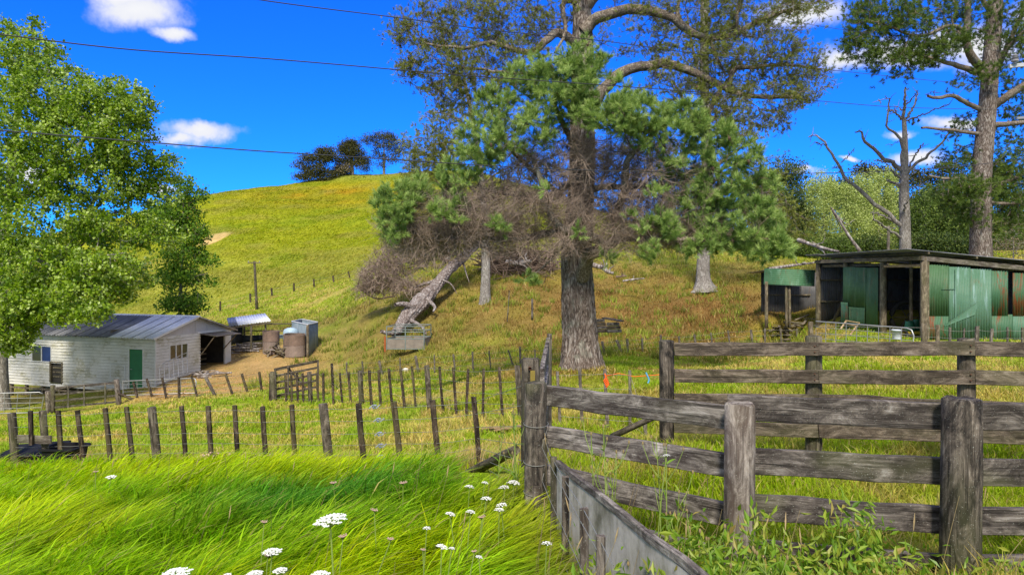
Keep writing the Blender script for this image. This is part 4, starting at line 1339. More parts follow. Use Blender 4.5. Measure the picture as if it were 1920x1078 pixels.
# hanging door of green sheets
for (s0, s1, z0, z1, m_, oy) in ((2.42, 3.25, -.3, 2.28, M_green, 0), (3.2, 4.0, .55, 2.30, M_green, -.02), (3.95, 4.82, .55, 2.33, M_green, -.01), (3.22, 4.35, -.38, .62, M_green, -.05), (4.3, 4.85, -.35, .80, M_green_mid, -.07)):
    a = front(s1) + Vector((-.16 + oy, 0, z0)); b = front(s0) + Vector((-.16 + oy, 0, z0))
    corr_obj('door_sheet', a, b - a, Vector((-.012 if s0 > 4 else 0.01, 0, 1)), (b - a).length, z1 - z0, m_, shed)
# inner walls
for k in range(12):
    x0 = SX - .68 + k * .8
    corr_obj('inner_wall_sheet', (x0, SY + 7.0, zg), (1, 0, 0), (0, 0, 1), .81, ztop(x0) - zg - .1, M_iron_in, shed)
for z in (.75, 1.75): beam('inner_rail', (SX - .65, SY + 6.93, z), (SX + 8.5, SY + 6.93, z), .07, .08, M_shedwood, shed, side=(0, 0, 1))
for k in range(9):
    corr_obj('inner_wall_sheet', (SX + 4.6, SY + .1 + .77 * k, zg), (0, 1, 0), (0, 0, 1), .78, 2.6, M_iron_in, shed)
for (x_, y_) in ((15.9, 27.2), (17.2, 27.5)): post('inner_post', (x_, y_, zg - .1), (x_, y_, ztop(x_) - .1), .07, .07, M_shedwood, shed, 8)
for (a, b) in (((14.6, 31.3, -.4), (14.9, 30.6, .9)), ((14.75, 31.4, -.4), (15.6, 30.5, .7)), ((14.5, 31.2, -.4), (15.9, 31, .3))):
    beam('loose_board', a, b, .12, .03, M_shedwood, shed)
# roof
for k in range(12):
    yy = SY - .17 + k * .65
    a = Vector((SX - .75 if k < 10 else SX - 1.1, yy, 2.86 + .0964 * .75))
    L = 10.9
    xd = Vector((0, -1, 0)); zd = Vector((1, 0, -.0964))
    corr_obj('roof_sheet', a + Vector((0, .66, 0)), xd, zd, .67, L, M_roof_old, shed)
for k in range(6):
    xx = SX + .05 + k * 1.75
    beam('purlin', (xx, SY - .2, ztop(xx) + .04), (xx, SY + 7.3, ztop(xx) + .04), .06, .075, M_shedwood, shed, side=(0, 0, 1))
# lean-to at the left end
M_green_fas = m_painted('green_fascia_iron', [(.055, .15, .075), (.09, .20, .105)], rust=.2, chalk=.7, chalkcol=(.17, .31, .21))
ls = thing('open_shelter', 'small open shelter with a green ribbed iron front, left of the big shed', 'shelter')
a = P(1527.5, 537, 32.6); b = P(1432, 533, 33.4)
corr_obj('fascia_sheet', a, Vector((0, .25, 1)), b - a, .80, (b - a).length, M_green_fas, ls, pitch=.10, amp=.014)
for k in range(3):
    p0 = P(1430 + k * 33, 507, 33.6)
    corr_obj('roof_sheet', p0, (1, 0, 0), (0, 1, -.05), .9, 2.4, M_roof_old, ls, pitch=.1, amp=.01)
for (tx, bx, w) in ((1437, 1437, .09), (1474, 1475, .07), (1480, 1481, .07)):
    t_ = P(tx, 532, 33.2); post('post', (P(bx, 600, 33.2).x, 33.2, -.6), (t_.x, 33.2, t_.z + .1), w, w * .9, M_shedwood, ls, 8)
for k in range(4):
    p0 = P(1438 + k * 25, 590, 35.4)
    corr_obj('wall_sheet', (12.95 + k * .72, 35.5, -.5), (1, 0, 0), (0, 0, 1), .73, 2.6, M_iron_in, ls)
beam('inner_rail', (12.9, 35.43, .95), (15.5, 35.43, .95), .05, .08, M_shedwood, ls, side=(0, 0, 1))
woodpile('timber_pile', 'broken boards and sticks on the ground under the small open shelter', 1442, 1520, 33.6, 24, .3, .9, M_shedwood, .9, .15)
# trestle in front of the shed door
tr = thing('trestle', 'pale wooden ladder-like trestle tipped over in front of the green shed door', 'trestle')
for (a, b) in (((1576, 617), (1587, 601)), ((1594, 628), (1611, 605))):
    beam('leg', P(a[0], a[1], 23.6), P(b[0], b[1], 23.9), .05, .04, M_plank_new, tr)
for (a, b) in (((1587, 601), (1611, 605)), ((1584, 607), (1607, 611)), ((1592, 618), (1603, 621))):
    beam('rung', P(a[0], a[1], 23.9 if a[1] < 603 else 23.8), P(b[0], b[1], 23.85), .05, .03, M_plank_new, tr)
# bucket and machinery in the bay
bk = thing('bucket', 'white plastic bucket standing in the dark shed bay behind the silver gate', 'bucket', tuple(P(1681, 636, 24.0)))
n = 20; V = []; F = []
prof = [(.13, 0), (.16, .32), (.17, .32), (.17, .30), (.145, .29), (.12, .02)]
prof = [(.13, 0), (.155, .30), (.172, .30), (.172, .34), (.15, .34), (.12, .03)]
for (r, z) in prof:
    for k in range(n): a = k / n * 2 * math.pi; V.append((r * math.cos(a), r * math.sin(a), z))
for i in range(len(prof) - 1):
    for k in range(n): F.append([i * n + k, i * n + (k + 1) % n, (i + 1) * n + (k + 1) % n, (i + 1) * n + k])
F.append(list(range((len(prof) - 1) * n, len(prof) * n)))
obj('pail', mesh('pail', V, F, m_plain('dusty_white_plastic', (.55, .6, .68), .5), True), bk)
a = np.linspace(0, math.pi, 12)
tube_obj('handle', [(np.column_stack([np.cos(a) * .17, np.full(12, -.02), .33 + np.sin(a) * .10]), np.full(12, .005))], M_wire, bk, 4)


def wheel_pts(c, r, tr, n=28):
    a = np.linspace(0, 2 * math.pi, n + 1)
    return (np.column_stack([c[0] + np.cos(a) * r, np.full(n + 1, c[1]), c[2] + np.sin(a) * r]), np.full(n + 1, tr))


M_rubber = m_plain('old_rubber', (.022, .021, .020), .8)
M_yel = m_plain('faded_yellow_paint', (.42, .33, .04), .5); M_grn = m_plain('dark_green_plastic', (.02, .11, .06), .5)
mw = thing('farm_machine', 'old farm machine with a big dark wheel parked in the open shed bay', 'machine')
c = P(1700, 595, 27.5)
wl = tube_obj('wheel', [wheel_pts(c, .62, .10)], M_rubber, mw, 8)
tube_obj('spoke', [(np.array([[c.x + math.cos(k) * .06, c.y, c.z + math.sin(k) * .06], [c.x + math.cos(k) * .55, c.y, c.z + math.sin(k) * .55]]), np.full(2, .02)) for k in np.arange(6) * math.pi / 3], M_dark, wl, 5)
c2 = P(1714, 628, 25.8)
boxo('deck', c2.x - .55, c2.x + .35, c2.y, c2.y + .7, c2.z + .03, c2.z + .12, M_yel, mw)
tube_obj('wheel', [wheel_pts((c2.x - .45, c2.y - .05, c2.z), .17, .05, 16)], M_rubber, mw, 6)
post('engine_cover', (c2.x + .05, c2.y + .35, c2.z + .12), (c2.x + .02, c2.y + .35, c2.z + .5), .22, .15, M_grn, mw, 12)
post('engine_cover', (c2.x + .3, c2.y + .45, c2.z + .12), (c2.x + .35, c2.y + .45, c2.z + .55), .16, .10, M_grn, mw, 12)

# ------------------------------------------------------------ steel stock crate by the fallen log
Yc = 38.0
F0, F1 = P(725, 661, Yc), P(795, 660, Yc); F2 = P(808, 650, Yc + 1.6)
gzc = max(gz_at(F0.x, F0.y), gz_at(F1.x, F1.y)) + .02
u = (F1 - F0); u.z = 0; v = Vector((F2.x - F1.x, F2.y - F1.y, 0)); hgt = 1.30
cr = thing('stock_crate', 'open-topped steel and plywood stock crate at the foot of the fallen trunk', 'crate', (F0.x, F0.y, gzc))
Vz = Vector((0, 0, 1))
M_steel = m_plain('grey_green_steel', (.20, .24, .23), .5, .3, .3)
M_cratep = m_plain('grey_plywood', (.22, .19, .16), .85, 0, .3, 3)
for q in (Vector(), u * .5, u * 1.0, v, u + v): beam('upright', q, q + Vz * hgt, .05, .05, M_steel, cr)
for z in (.05, .62, 1.0, hgt):
    for (a, b) in ((Vector(), u), (v, u + v), (Vector(), v), (u, u + v)):
        if z == .05 or z > .6: beam('rail', a + Vz * z, b + Vz * z, .04, .045, M_steel, cr, side=(0, 0, 1))
beam('top_bar', u * .5 + Vz * hgt, u * .5 + v + Vz * hgt, .035, .035, M_steel, cr)
for (a, b) in ((Vector(), u * .5), (u * .5, u), (v, v + u * .5), (v + u * .5, u + v), (Vector(), v), (u, u + v)):
    d = b - a; nn = d.cross(Vz).normalized() * .02
    o = beam('panel', a + d * .03 + Vz * .36, a + d * .97 + Vz * .36, .015, .56, M_cratep, cr, side=(0, 0, 1))
    if a.length < .01 or abs((a - u * .5).length) < .01:
        for f in (.2, .5, .8):
            q = a + d * f + Vz * (.36 + (.12 if f != .5 else .05)) + Vector((0, -.02, 0))
            tube_obj('hole', [(np.array([list(q), list(q + Vector((0, -.006, 0)))]), np.array([.03, .03]))], M_black, o, 6)
beam('rusty_leg', Vector((-.09, -.03, -.1)), Vector((-.09, -.03, .75)), .10, .06, m_plain('rust_orange', (.30, .085, .025), .85), cr)
# white sack
def blob(name, label, cat, c, sx, sy, sz, mat, seed=1, n=14):
    V, F = [], []
    for i in range(n + 1):
        for k in range(n * 2):
            t_ = math.pi * i / n; a = math.pi * k / n
            q = np.array([math.sin(t_) * math.cos(a), math.sin(t_) * math.sin(a), math.cos(t_)])
            s = 1 + .5 * (float(fbm(q[0] * 1.8 + seed, q[1] * 1.8 + q[2] * 1.3, 3)) - .5)
            V.append((q[0] * s * sx, q[1] * s * sy, q[2] * s * sz))
    m_ = n * 2
    for i in range(n):
        for k in range(m_): F.append([i * m_ + k, (i + 1) * m_ + k, (i + 1) * m_ + (k + 1) % m_, i * m_ + (k + 1) % m_])
    o = obj(name, mesh(name, V, F, mat, True)); o.location = c
    return prop(o, label, cat)


blob('sack', 'crumpled white plastic sack on the grass below the stock crate', 'sack', tuple(G(760, 34.5, .08)), .17, .1, .12, m_plain('white_sack', (.6, .57, .5), .6), 3)
# stacked block timbers behind the big trunk
sw = thing('timber_stack', 'short stack of grey squared timbers set into the bank right of the big trunk', 'timber stack')
for i in range(4):
    for k in range(2 if i < 3 else 1):
        a = P(1112 + k * 27, 621 - i * 6.5, 29.5); b = P(1138 + k * 26 - i * 2, 620 - i * 6.4, 29.8)
        beam('timber', a, b, .14, .13, M_wood_pale if (i + k) % 2 else M_wood_far, sw, side=(0, 0, 1))
beam('timber', P(1132, 596, 30.3), P(1166, 602, 29.2), .22, .06, M_wood_far, sw, side=(0, 0, 1))

# ------------------------------------------------------------ trees
def norm(v): return v / (np.linalg.norm(v, axis=-1, keepdims=True) + 1e-9)


class Tree:
    def __init__(s, seed):
        s.r = np.random.default_rng(seed)
        s.pos = np.zeros((90000, 3)); s.pl = np.zeros(90000); s.brn = np.zeros(90000, int); s.n = 0
        s.br = []          # dict(pts, parent branch, tip flag)
        s.limbs = []

    def _add(s, pts, pl, b):
        m = len(pts)
        s.pos[s.n:s.n + m] = pts; s.pl[s.n:s.n + m] = pl; s.brn[s.n:s.n + m] = b; s.n += m

    def limb(s, pts, r0, r1, n=14, wob=.05, attach=True, pw=1.0):
        """hero limb through 3D points"""
        p = smooth_path(pts, n)
        L = np.linalg.norm(p[-1] - p[0])
        w = s.r.normal(0, wob * L / n ** .5 * .35, p.shape); w[0] = 0
        p = p + w
        rad = r1 + (r0 - r1) * (1 - np.linspace(0, 1, n)) ** pw
        s.limbs.append((p, rad))
        if attach:
            q = smooth_path(p, n * 2)
            s._add(q, np.linspace(0, L * .3, len(q)), -1)
        return p

    def grow(s, tips, kpl=.3, jit=.10, bow=.12, seg=None, rmax=.10):
        """connect tips to the nearest skeleton node by curved twigs"""
        t = np.array(tips, float)
        base = s.pos[:s.n]
        d0 = np.array([np.min(((base - q) ** 2).sum(1)) for q in t])
        order = np.argsort(d0)
        out = np.zeros((len(t), 3))
        for i in order:
            q = t[i]
            dd = s.pos[:s.n] - q
            dist = np.sqrt((dd ** 2).sum(1))
            j = int(np.argmin(dist + kpl * s.pl[:s.n]))
            a = s.pos[j]; L = dist[j]
            if L < 1e-3: out[i] = (0, 0, 1); continue
            k = 4 if L < .8 else (6 if L < 2.5 else 9)
            f = np.linspace(0, 1, k)[:, None]
            p = a + (q - a) * f
            side = s.r.normal(0, 1, 3); side /= np.linalg.norm(side)
            p = p + side * (np.sin(f * math.pi) * L * s.r.normal(0, bow)) + s.r.normal(0, jit * L / k, p.shape) * np.sin(f * math.pi)
            b = len(s.br)
            s.br.append([p, s.brn[j], 1])
            s._add(p[1:], s.pl[j] + f[1:, 0] * L, b)
            out[i] = norm(p[-1] - p[-2])
        return t, out

    def radii(s, rt, ex=.5, rmax=.1):
        cnt = np.ones(len(s.br))
        for b in range(len(s.br) - 1, -1, -1):
            pr = s.br[b][1]
            if pr >= 0: cnt[pr] += cnt[b]
        lines = []
        for b, (p, pr, _) in enumerate(s.br):
            r0 = min(rt * cnt[b] ** ex, rmax)
            lines.append((p, r0 + (rt * .7 - r0) * np.linspace(0, 1, len(p))))
        return lines


def blob_tips(r, blobs, dens=1.0, shell=0.0):
    """blobs: (px,py,Y,rx,ry,depth_radius_m,n)"""
    out = []
    for (px, py, Y, rx, ry, rd, n) in blobs:
        n = int(n * dens)
        q = r.normal(0, 1, (n, 3)); q = norm(q) * (r.random((n, 1)) ** (1 / (3 + shell * 6)))
        c = np.array(P(px, py, Y))
        out.append(c + q * np.array([rx / FOC * Y, rd, ry / FOC * Y]))
    return np.concatenate(out)


def leaf_cloud(r, centers, per, spread, size, flat=.0, asp=.6, down=0.0, rndbias=None):
    """rhombic leaves around each centre"""
    N = len(centers) * per
    c = np.repeat(centers, per, 0) + r.normal(0, 1, (N, 3)) * np.array([spread, spread, spread * (1 - flat * .6)])
    a = norm(r.normal(0, 1, (N, 3)) + np.array([0, 0, -down]))
    b = norm(np.cross(a, r.normal(0, 1, (N, 3)) + np.array([0, 0, flat * 3.0])))
    s = size * r.uniform(.6, 1.3, (N, 1))
    nrm = np.cross(a, b)
    V = np.stack([c - a * s * .5, c + b * s * asp * .5 + nrm * s * .10, c + a * s * .5, c - b * s * asp * .5 + nrm * s * .10], 1).reshape(-1, 3)
    F = np.arange(N * 4).reshape(-1, 4)
    rb = np.repeat(r.random(len(centers)), per)
    rnd = np.clip(rb * .55 + r.random(N) * .55 + (rndbias if rndbias is not None else 0), 0, 1)
    return V, F, np.repeat(rnd, 4)


def needle_cloud(r, tips, dirs, per, L, w, shoot=.2, spreadang=.7, up=.3, bias=0.0):
    """brush-like shoots of needles (one thin triangle each)"""
    n = len(tips); N = n * per
    d = norm(dirs * .6 + r.normal(0, .45, dirs.shape) + np.array([0, 0, up]))
    sc = r.uniform(.7, 1.25, (n, 1))
    D = np.repeat(d, per, 0); S = np.repeat(sc, per, 0)
    t = r.random((N, 1))
    base = np.repeat(tips, per, 0) + D * (t - .35) * shoot * S
    side = norm(np.cross(D, r.normal(0, 1, (N, 3))))
    nd = norm(D * (.55 + .5 * t) + side * spreadang * (1.25 - t * .5))
    tip = base + nd * L * S * r.uniform(.75, 1.15, (N, 1))
    wv = norm(np.cross(nd, r.normal(0, 1, (N, 3)))) * w
    V = np.stack([base - wv, base + wv, tip], 1).reshape(-1, 3)
    F = np.arange(N * 3).reshape(-1, 3)
    rb = np.repeat(r.random(n), per)
    rnd = np.clip(rb * .6 + r.random(N) * .3 + .15 * t[:, 0] + bias, 0, 1)
    return V, F, np.repeat(rnd, 3)


def stuffo(name, V, F, mat, parent, rnd=None, col=None, smooth=False):
    at = {}
    if rnd is not None: at['rnd'] = rnd
    if col is not None: at['col'] = col
    o = obj(name, mesh(name, V, F, mat, smooth, at), parent)
    o['kind'] = 'stuff'
    return o


def trunk_mesh(path, radii, n=72, rings=150, ridge=.10, flare=None, seed=0, sc=5.0):
    """thick trunk with deep bark ridges and root flare"""
    p = smooth_path(path, rings)
    rad = np.interp(np.linspace(0, 1, rings), np.linspace(0, 1, len(radii)), radii)
    a = np.arange(n) / n * 2 * math.pi
    T = norm(np.gradient(p, axis=0))
    X = norm(np.cross(np.array([[0, 1., 0]]), T)); Y = np.cross(T, X)
    h = np.concatenate([[0], np.cumsum(np.linalg.norm(np.diff(p, axis=0), axis=1))])
    A_, Hh = np.meshgrid(a, h)
    cx, cy = np.cos(A_), np.sin(A_)
    k1 = fbm((cx + 3) * sc + seed + Hh * .5, (cy + 3) * sc + Hh * .9 + 7, 3)
    k2 = fbm((cx + 3) * sc * 2.4 + Hh * 1.6, (cy + 3) * sc * 2.4 + Hh * 2.6 + 31, 3)
    rg = 1 - np.abs(k1 - .5) * 4; rg2 = 1 - np.abs(k2 - .5) * 4
    rr = rad[:, None] * (1 + ridge * (np.clip(rg, -1, 1) * -.6 + np.clip(rg2, -1, 1) * -.4) + .05 * (fbm(cx * 1.2 + 9, cy * 1.2 + Hh * .35, 2) - .5) * 2)
    if flare:
        fl = np.exp(-Hh / flare[1]) * flare[0]
        rr = rr + rad[:, None] * fl * (.55 + .9 * fbm(cx * 2.2 + 4, cy * 2.2 + 4, 2)) * (1 + .35 * np.sin(A_ * 7 + 1))
    V = p[:, None, :] + X[:, None, :] * (cx * rr)[..., None] + Y[:, None, :] * (cy * rr)[..., None]
    idx = np.arange(rings * n).reshape(rings, n)
    F = np.stack([idx[:-1], np.roll(idx[:-1], -1, 1), np.roll(idx[1:], -1, 1), idx[1:]], -1).reshape(-1, 4)
    return V.reshape(-1, 3), F


def PP(lst): return [P(*q) for q in lst]


def sub(V, o): return np.asarray(V) - np.array(o)


# ---- the big pine in the middle
Yt = 20.0
base = G(1091, Yt, -.25)
bp = thing('pine_tree', 'huge old pine with ridged trunk and bushy green lower crown in the middle', 'tree', tuple(base))
T = Tree(11)
tp = [base, P(1088, 640, Yt), P(1083, 560, Yt), P(1082, 470, Yt), P(1088, 380, Yt + .1), P(1092, 250, Yt + .3), P(1092, 120, Yt + .6), P(1090, 20, Yt + .8), P(1084, -110, Yt + 1)]
V, F = trunk_mesh([sub(list(q), base) for q in tp], [.53, .50, .49, .46, .42, .38, .34, .29, .22], 150, 330, .13, (.40, .55), 3, 5.5)
obj('trunk', mesh('trunk', V, F, M_bark, True), bp)
T._add(smooth_path(tp[3:], 60), np.linspace(5, 4, 60), -1)
hero = [
    ([(1092, 520, 19.6), (1105, 478, 19.0), (1130, 468, 18.6), (1160, 445, 18.4), (1190, 428, 18.3), (1240, 420, 18.2), (1300, 424, 18)], .21, .07),
    ([(1132, 468, 18.6), (1118, 448, 18.5), (1080, 440, 18.4), (1050, 425, 18.3), (1030, 395, 18.2), (1018, 350, 18.1), (1000, 300, 18.2)], .16, .06),
    ([(1085, 440, 19.4), (1040, 438, 18.9), (990, 445, 18.6), (930, 448, 18.2), (870, 440, 18)], .14, .05),
    ([(1160, 448, 18.4), (1250, 448, 17.8), (1330, 452, 17.5), (1400, 455, 17.4)], .09, .04),
    ([(1150, 410, 19.3), (1170, 360, 18.4), (1178, 300, 18), (1220, 255, 17.8), (1250, 230, 17.8)], .12, .045),
    ([(1090, 330, 19.6), (1040, 365, 19.2), (1000, 375, 18.8), (960, 365, 18.5), (900, 355, 18.2)], .10, .04),
    ([(1095, 360, 19.5), (1140, 350, 19), (1200, 352, 18.5), (1260, 345, 18.2), (1330, 340, 18)], .10, .04),
    ([(1088, 300, 19.5), (1060, 240, 18.9), (1040, 190, 18.5), (1065, 140, 18.3), (1090, 100, 18.3)], .09, .035),
    ([(1080, 390, 19.6), (1010, 330, 19), (950, 270, 18.6), (930, 230, 18.4)], .08, .03),
    ([(1085, 470, 19.5), (1060, 462, 19.2), (1028, 492, 19.0), (1004, 512, 18.8), (985, 522, 18.8)], .035, .012),
    ([(870, 440, 18.0), (820, 450, 17.9), (760, 430, 17.8), (720, 400, 17.7), (705, 380, 17.7)], .05, .02),
    # upper sweeping limbs
    ([(1092, 60, 20.5), (1115, 38, 20.4), (1150, 24, 20.2), (1200, 18, 20.1), (1250, 30, 20), (1290, 58, 19.9), (1330, 72, 19.8), (1380, 62, 19.8), (1430, 36, 19.9), (1500, 15, 20)], .19, .05),
    ([(1105, 210, 20.3), (1130, 170, 20.3), (1160, 140, 20.2), (1200, 126, 20.1), (1250, 122, 20), (1300, 135, 20), (1350, 162, 20), (1370, 172, 20), (1420, 180, 20), (1500, 182, 20)], .20, .05),
    ([(1365, 168, 20), (1378, 130, 20), (1410, 128, 20.1), (1470, 122, 20.2), (1540, 130, 20.3)], .08, .03),
    ([(1088, 90, 20.6), (1050, 62, 20.3), (1030, 72, 20), (1000, 98, 19.8), (960, 92, 19.6), (920, 80, 19.5), (870, 90, 19.4), (800, 82, 19.2)], .15, .03),
    ([(1086, 0, 20.7), (1056, 8, 20.3), (1060, 60, 20), (1040, 100, 19.8)], .10, .03),
    ([(1095, 20, 20.8), (1130, -20, 20.6), (1180, -50, 20.6), (1260, -60, 20.6)], .16, .05),
    ([(1086, 10, 20.8), (1040, -30, 20.8), (960, -20, 20.8), (880, 0, 20.8)], .14, .03),
    ([(1090, 180, 20.1), (1030, 140, 20), (960, 138, 19.8), (900, 130, 19.6), (820, 120, 19.5)], .09, .02),
    ([(1330, 74, 19.8), (1345, 110, 19.8), (1360, 140, 19.9)], .06, .03),
    ([(1280, 55, 20), (1270, 20, 20), (1280, -20, 20)], .08, .03),
    ([(1380, 62, 19.8), (1382, 30, 19.8), (1390, -20, 19.8)], .07, .03),
    ([(1350, 170, 20), (1330, 215, 20), (1330, 250, 20)], .07, .03),
]
for pts, r0, r1 in hero:
    T.limb(PP(pts), r0, r1, 22, .04)
for (p, rad) in T.limbs:
    V, F = tubes([(sub(p, base), rad)], 12)
    obj('branch', mesh('branch', V, F, M_bark_limb, True), bp)
r = T.r
green = [(1090, 120, 18.3, 45, 38, .8, 46), (1010, 150, 18.3, 62, 36, .9, 54), (1120, 180, 18.2, 60, 44, .9, 58), (930, 205, 18.3, 40, 42, .8, 40), (1040, 205, 18, 76, 38, .9, 60), (1205, 215, 18, 62, 32, .9, 60),
         (1275, 222, 17.8, 42, 26, .8, 34), (900, 275, 18.1, 46, 40, .9, 58), (975, 245, 17.8, 60, 40, .9, 60), (860, 335, 18, 38, 30, .8, 34), (1390, 292, 17.8, 34, 22, .8, 26), (1325, 265, 17.8, 50, 32, .9, 46),
         (1240, 255, 17.5, 60, 24, .8, 40), (1150, 225, 17.4, 60, 26, .8, 40), (745, 385, 17.7, 40, 34, .7, 50), (800, 355, 18.2, 40, 20, .7, 24), (1380, 420, 17.8, 80, 46, 1.1, 110), (1440, 462, 17.4, 45, 24, .8, 60),
         (1300, 400, 18.4, 70, 46, 1.0, 70), (1350, 350, 17.8, 50, 34, .9, 50), (1420, 365, 18, 40, 40, .9, 40), (988, 524, 18.8, 22, 11, .3, 7), (1230, 440, 17.5, 40, 30, .6, 24), (840, 395, 17.6, 30, 20, .6, 16), (1330, 460, 17.7, 60, 20, .8, 40),
         (735, 425, 17.6, 30, 20, .6, 24), (1290, 310, 18, 50, 30, .9, 40), (1180, 480, 17.9, 60, 14, .6, 10), (880, 400, 17.5, 90, 40, .7, 10), (1100, 380, 17.4, 160, 60, .6, 14), (1060, 160, 17.7, 60, 50, .7, 50), (1150, 215, 17.4, 70, 30, .7, 40)]
green = [(a, b, c - .15, d, e, f * .8, g) for (a, b, c, d, e, f, g) in green]
gt = blob_tips(r, green, .54, .8)
gt, gd = T.grow(gt, .45, .05, .10)
twig = [(1080, 340, 18.4, 170, 60, 1.3, 200), (950, 385, 18.2, 130, 56, 1.3, 260), (850, 415, 18, 110, 46, 1.1, 240), (1160, 400, 18.2, 140, 60, 1.2, 170), (1260, 345, 18, 100, 50, 1.1, 190),
        (1060, 430, 18, 150, 40, 1.2, 110), (800, 455, 18, 80, 32, 1.0, 160), (1210, 440, 18, 130, 34, 1.0, 170), (900, 450, 18, 110, 34, 1.0, 170), (1300, 440, 17.9, 100, 34, 1.0, 110), (1000, 280, 18.3, 90, 40, 1.2, 90), (1180, 290, 18.2, 100, 36, 1.2, 160), (900, 400, 17.9, 170, 40, 1.2, 200), (1330, 400, 18.2, 110, 50, 1.2, 150), (760, 430, 17.8, 60, 30, .8, 90), (1240, 400, 18.6, 100, 60, 1.5, 200)]
twig = [(a, b, c + .35, d * 1.05, e * 1.1, f, g) for (a, b, c, d, e, f, g) in twig]
twig += [(1100, 310, 19.2, 160, 50, 1.4, 150), (1000, 400, 19.4, 200, 60, 1.6, 160), (1240, 400, 19.4, 160, 60, 1.6, 160), (1060, 470, 18.2, 170, 16, 1.0, 70)]
tt = blob_tips(r, twig, 1.35)
tt, td = T.grow(tt, .30, .05, .11)
n_low = len(T.br)
up = [(800, 60, 20, 65, 42, 1.6, 110), (880, 45, 20.2, 80, 45, 1.6, 130), (960, 40, 20.3, 80, 50, 1.6, 130), (820, 130, 19.8, 80, 34, 1.4, 130), (900, 135, 19.8, 80, 45, 1.5, 140), (970, 115, 19.8, 70, 40, 1.4, 90), (850, 178, 19.8, 60, 20, 1.2, 60), (770, 95, 19.6, 30, 50, 1, 50),
      (1030, 20, 20.5, 60, 40, 1.5, 70), (900, -30, 20.6, 120, 50, 1.8, 120), (1200, 60, 20.5, 90, 40, 1.6, 80), (1180, -20, 20.8, 120, 50, 1.8, 100), (1300, 10, 20.2, 110, 45, 1.7, 150), (1400, 20, 20, 100, 50, 1.6, 170),
      (1490, 20, 20, 60, 36, 1.4, 70), (1300, 110, 20.1, 90, 50, 1.6, 120), (1400, 100, 20.1, 90, 50, 1.6, 160), (1470, 130, 20.2, 70, 40, 1.4, 130), (1515, 160, 20.3, 38, 34, 1.1, 60), (1420, 190, 20, 90, 36, 1.4, 130), (1330, 200, 20, 80, 50, 1.5, 120), (1240, 160, 20.2, 60, 34, 1.4, 50), (1340, 255, 20, 70, 30, 1.4, 80), (1450, 235, 20.2, 40, 16, 1, 24), (1540, 5, 20.2, 20, 14, .6, 12),
      (1090, 275, 21.6, 170, 40, 1.0, 90), (1110, 345, 21.6, 190, 44, 1.0, 110), (980, 330, 21.4, 100, 50, 1.0, 60), (1240, 310, 21.4, 110, 50, 1.0, 80), (1090, 410, 21.5, 200, 34, 1.0, 60), (1010, 220, 21.2, 90, 40, 1.0, 40)]
ut = blob_tips(r, up, .62, .3)
ut, ud = T.grow(ut, .30, .10, .10)
lines = [(sub(p, base), rr) for p, rr in T.radii(.0062, .42, .06)]
V, F = tubes(lines[:n_low], 4); stuffo('twigs', V, F, M_twig, bp)
# fine dead side-twigs
fine = []
for (tip, d_) in zip(tt, td):
    for k in range(9):
        v = norm(d_ * 1.2 + r.normal(0, .5, 3) + (0, 0, .15)); L = r.uniform(.2, .6)
        a = tip - d_ * r.uniform(0, .6)
        fine.append((sub(np.array([a, a + v * L * .5 + r.normal(0, .012, 3), a + v * L + r.normal(0, .02, 3) + (0, 0, .02)]), base), np.array([.0036, .0032, .002])))
V, F = tubes(fine, 3); stuffo('dead_twigs', V, F, M_twig_grey, bp)
V, F = tubes(lines[n_low:], 4); stuffo('upper_twigs', V, F, M_bark_limb, bp)
fu = []
for (tip, d_) in zip(ut, ud):
    for k in range(3):
        v = norm(d_ + r.normal(0, .6, 3) * (1, 1, .5)); L = r.uniform(.2, .5); a = tip - d_ * r.uniform(0, .4)
        fu.append((sub(np.array([a, a + v * L * .5 + r.normal(0, .02, 3), a + v * L]), base), np.array([.007, .006, .004])))
V, F = tubes(fu, 3); stuffo('upper_fine_twigs', V, F, M_bark_limb, bp)
offs = [norm(r.normal(0, 1, gt.shape) + (0, 0, .35)) for _ in range(11)]
sh = np.concatenate([gt + o_ * r.uniform(.05, .19, (len(gt), 1)) for o_ in offs]); sd = np.concatenate([gd * .3 + o_ * 1.6 for o_ in offs])
V, F, rn = needle_cloud(r, sub(sh, base), sd, 56, .135, .0048, .14, .6, .45)
stuffo('needles', V, F, M_needle, bp, rn)
sh = np.concatenate([ut + r.normal(0, .05 + .02 * k, ut.shape) * (1, 1, .42) for k in range(10)]); sd = np.concatenate([ud] * 10)
V, F, rn = needle_cloud(r, sub(sh, base), sd, 24, .085, .0046, .10, .7, .5)
stuffo('upper_needles', V, F, M_needle_ol, bp, rn)
# cones
cones = []
for i in r.choice(len(ut), 110, replace=False):
    q = ut[i] - base; cones.append((np.array([q, q + (0, 0, .04), q + (0, 0, .09)]), np.array([.02, .045, .012])))
for i in r.choice(len(gt), 70, replace=False):
    q = gt[i] - base; cones.append((np.array([q, q + (0.02, 0, -.05), q + (.03, 0, -.11)]), np.array([.02, .045, .012])))
V, F = tubes(cones, 6); stuffo('cones', V, F, m_plain('pine_cones', (.10, .065, .045), .9), bp)


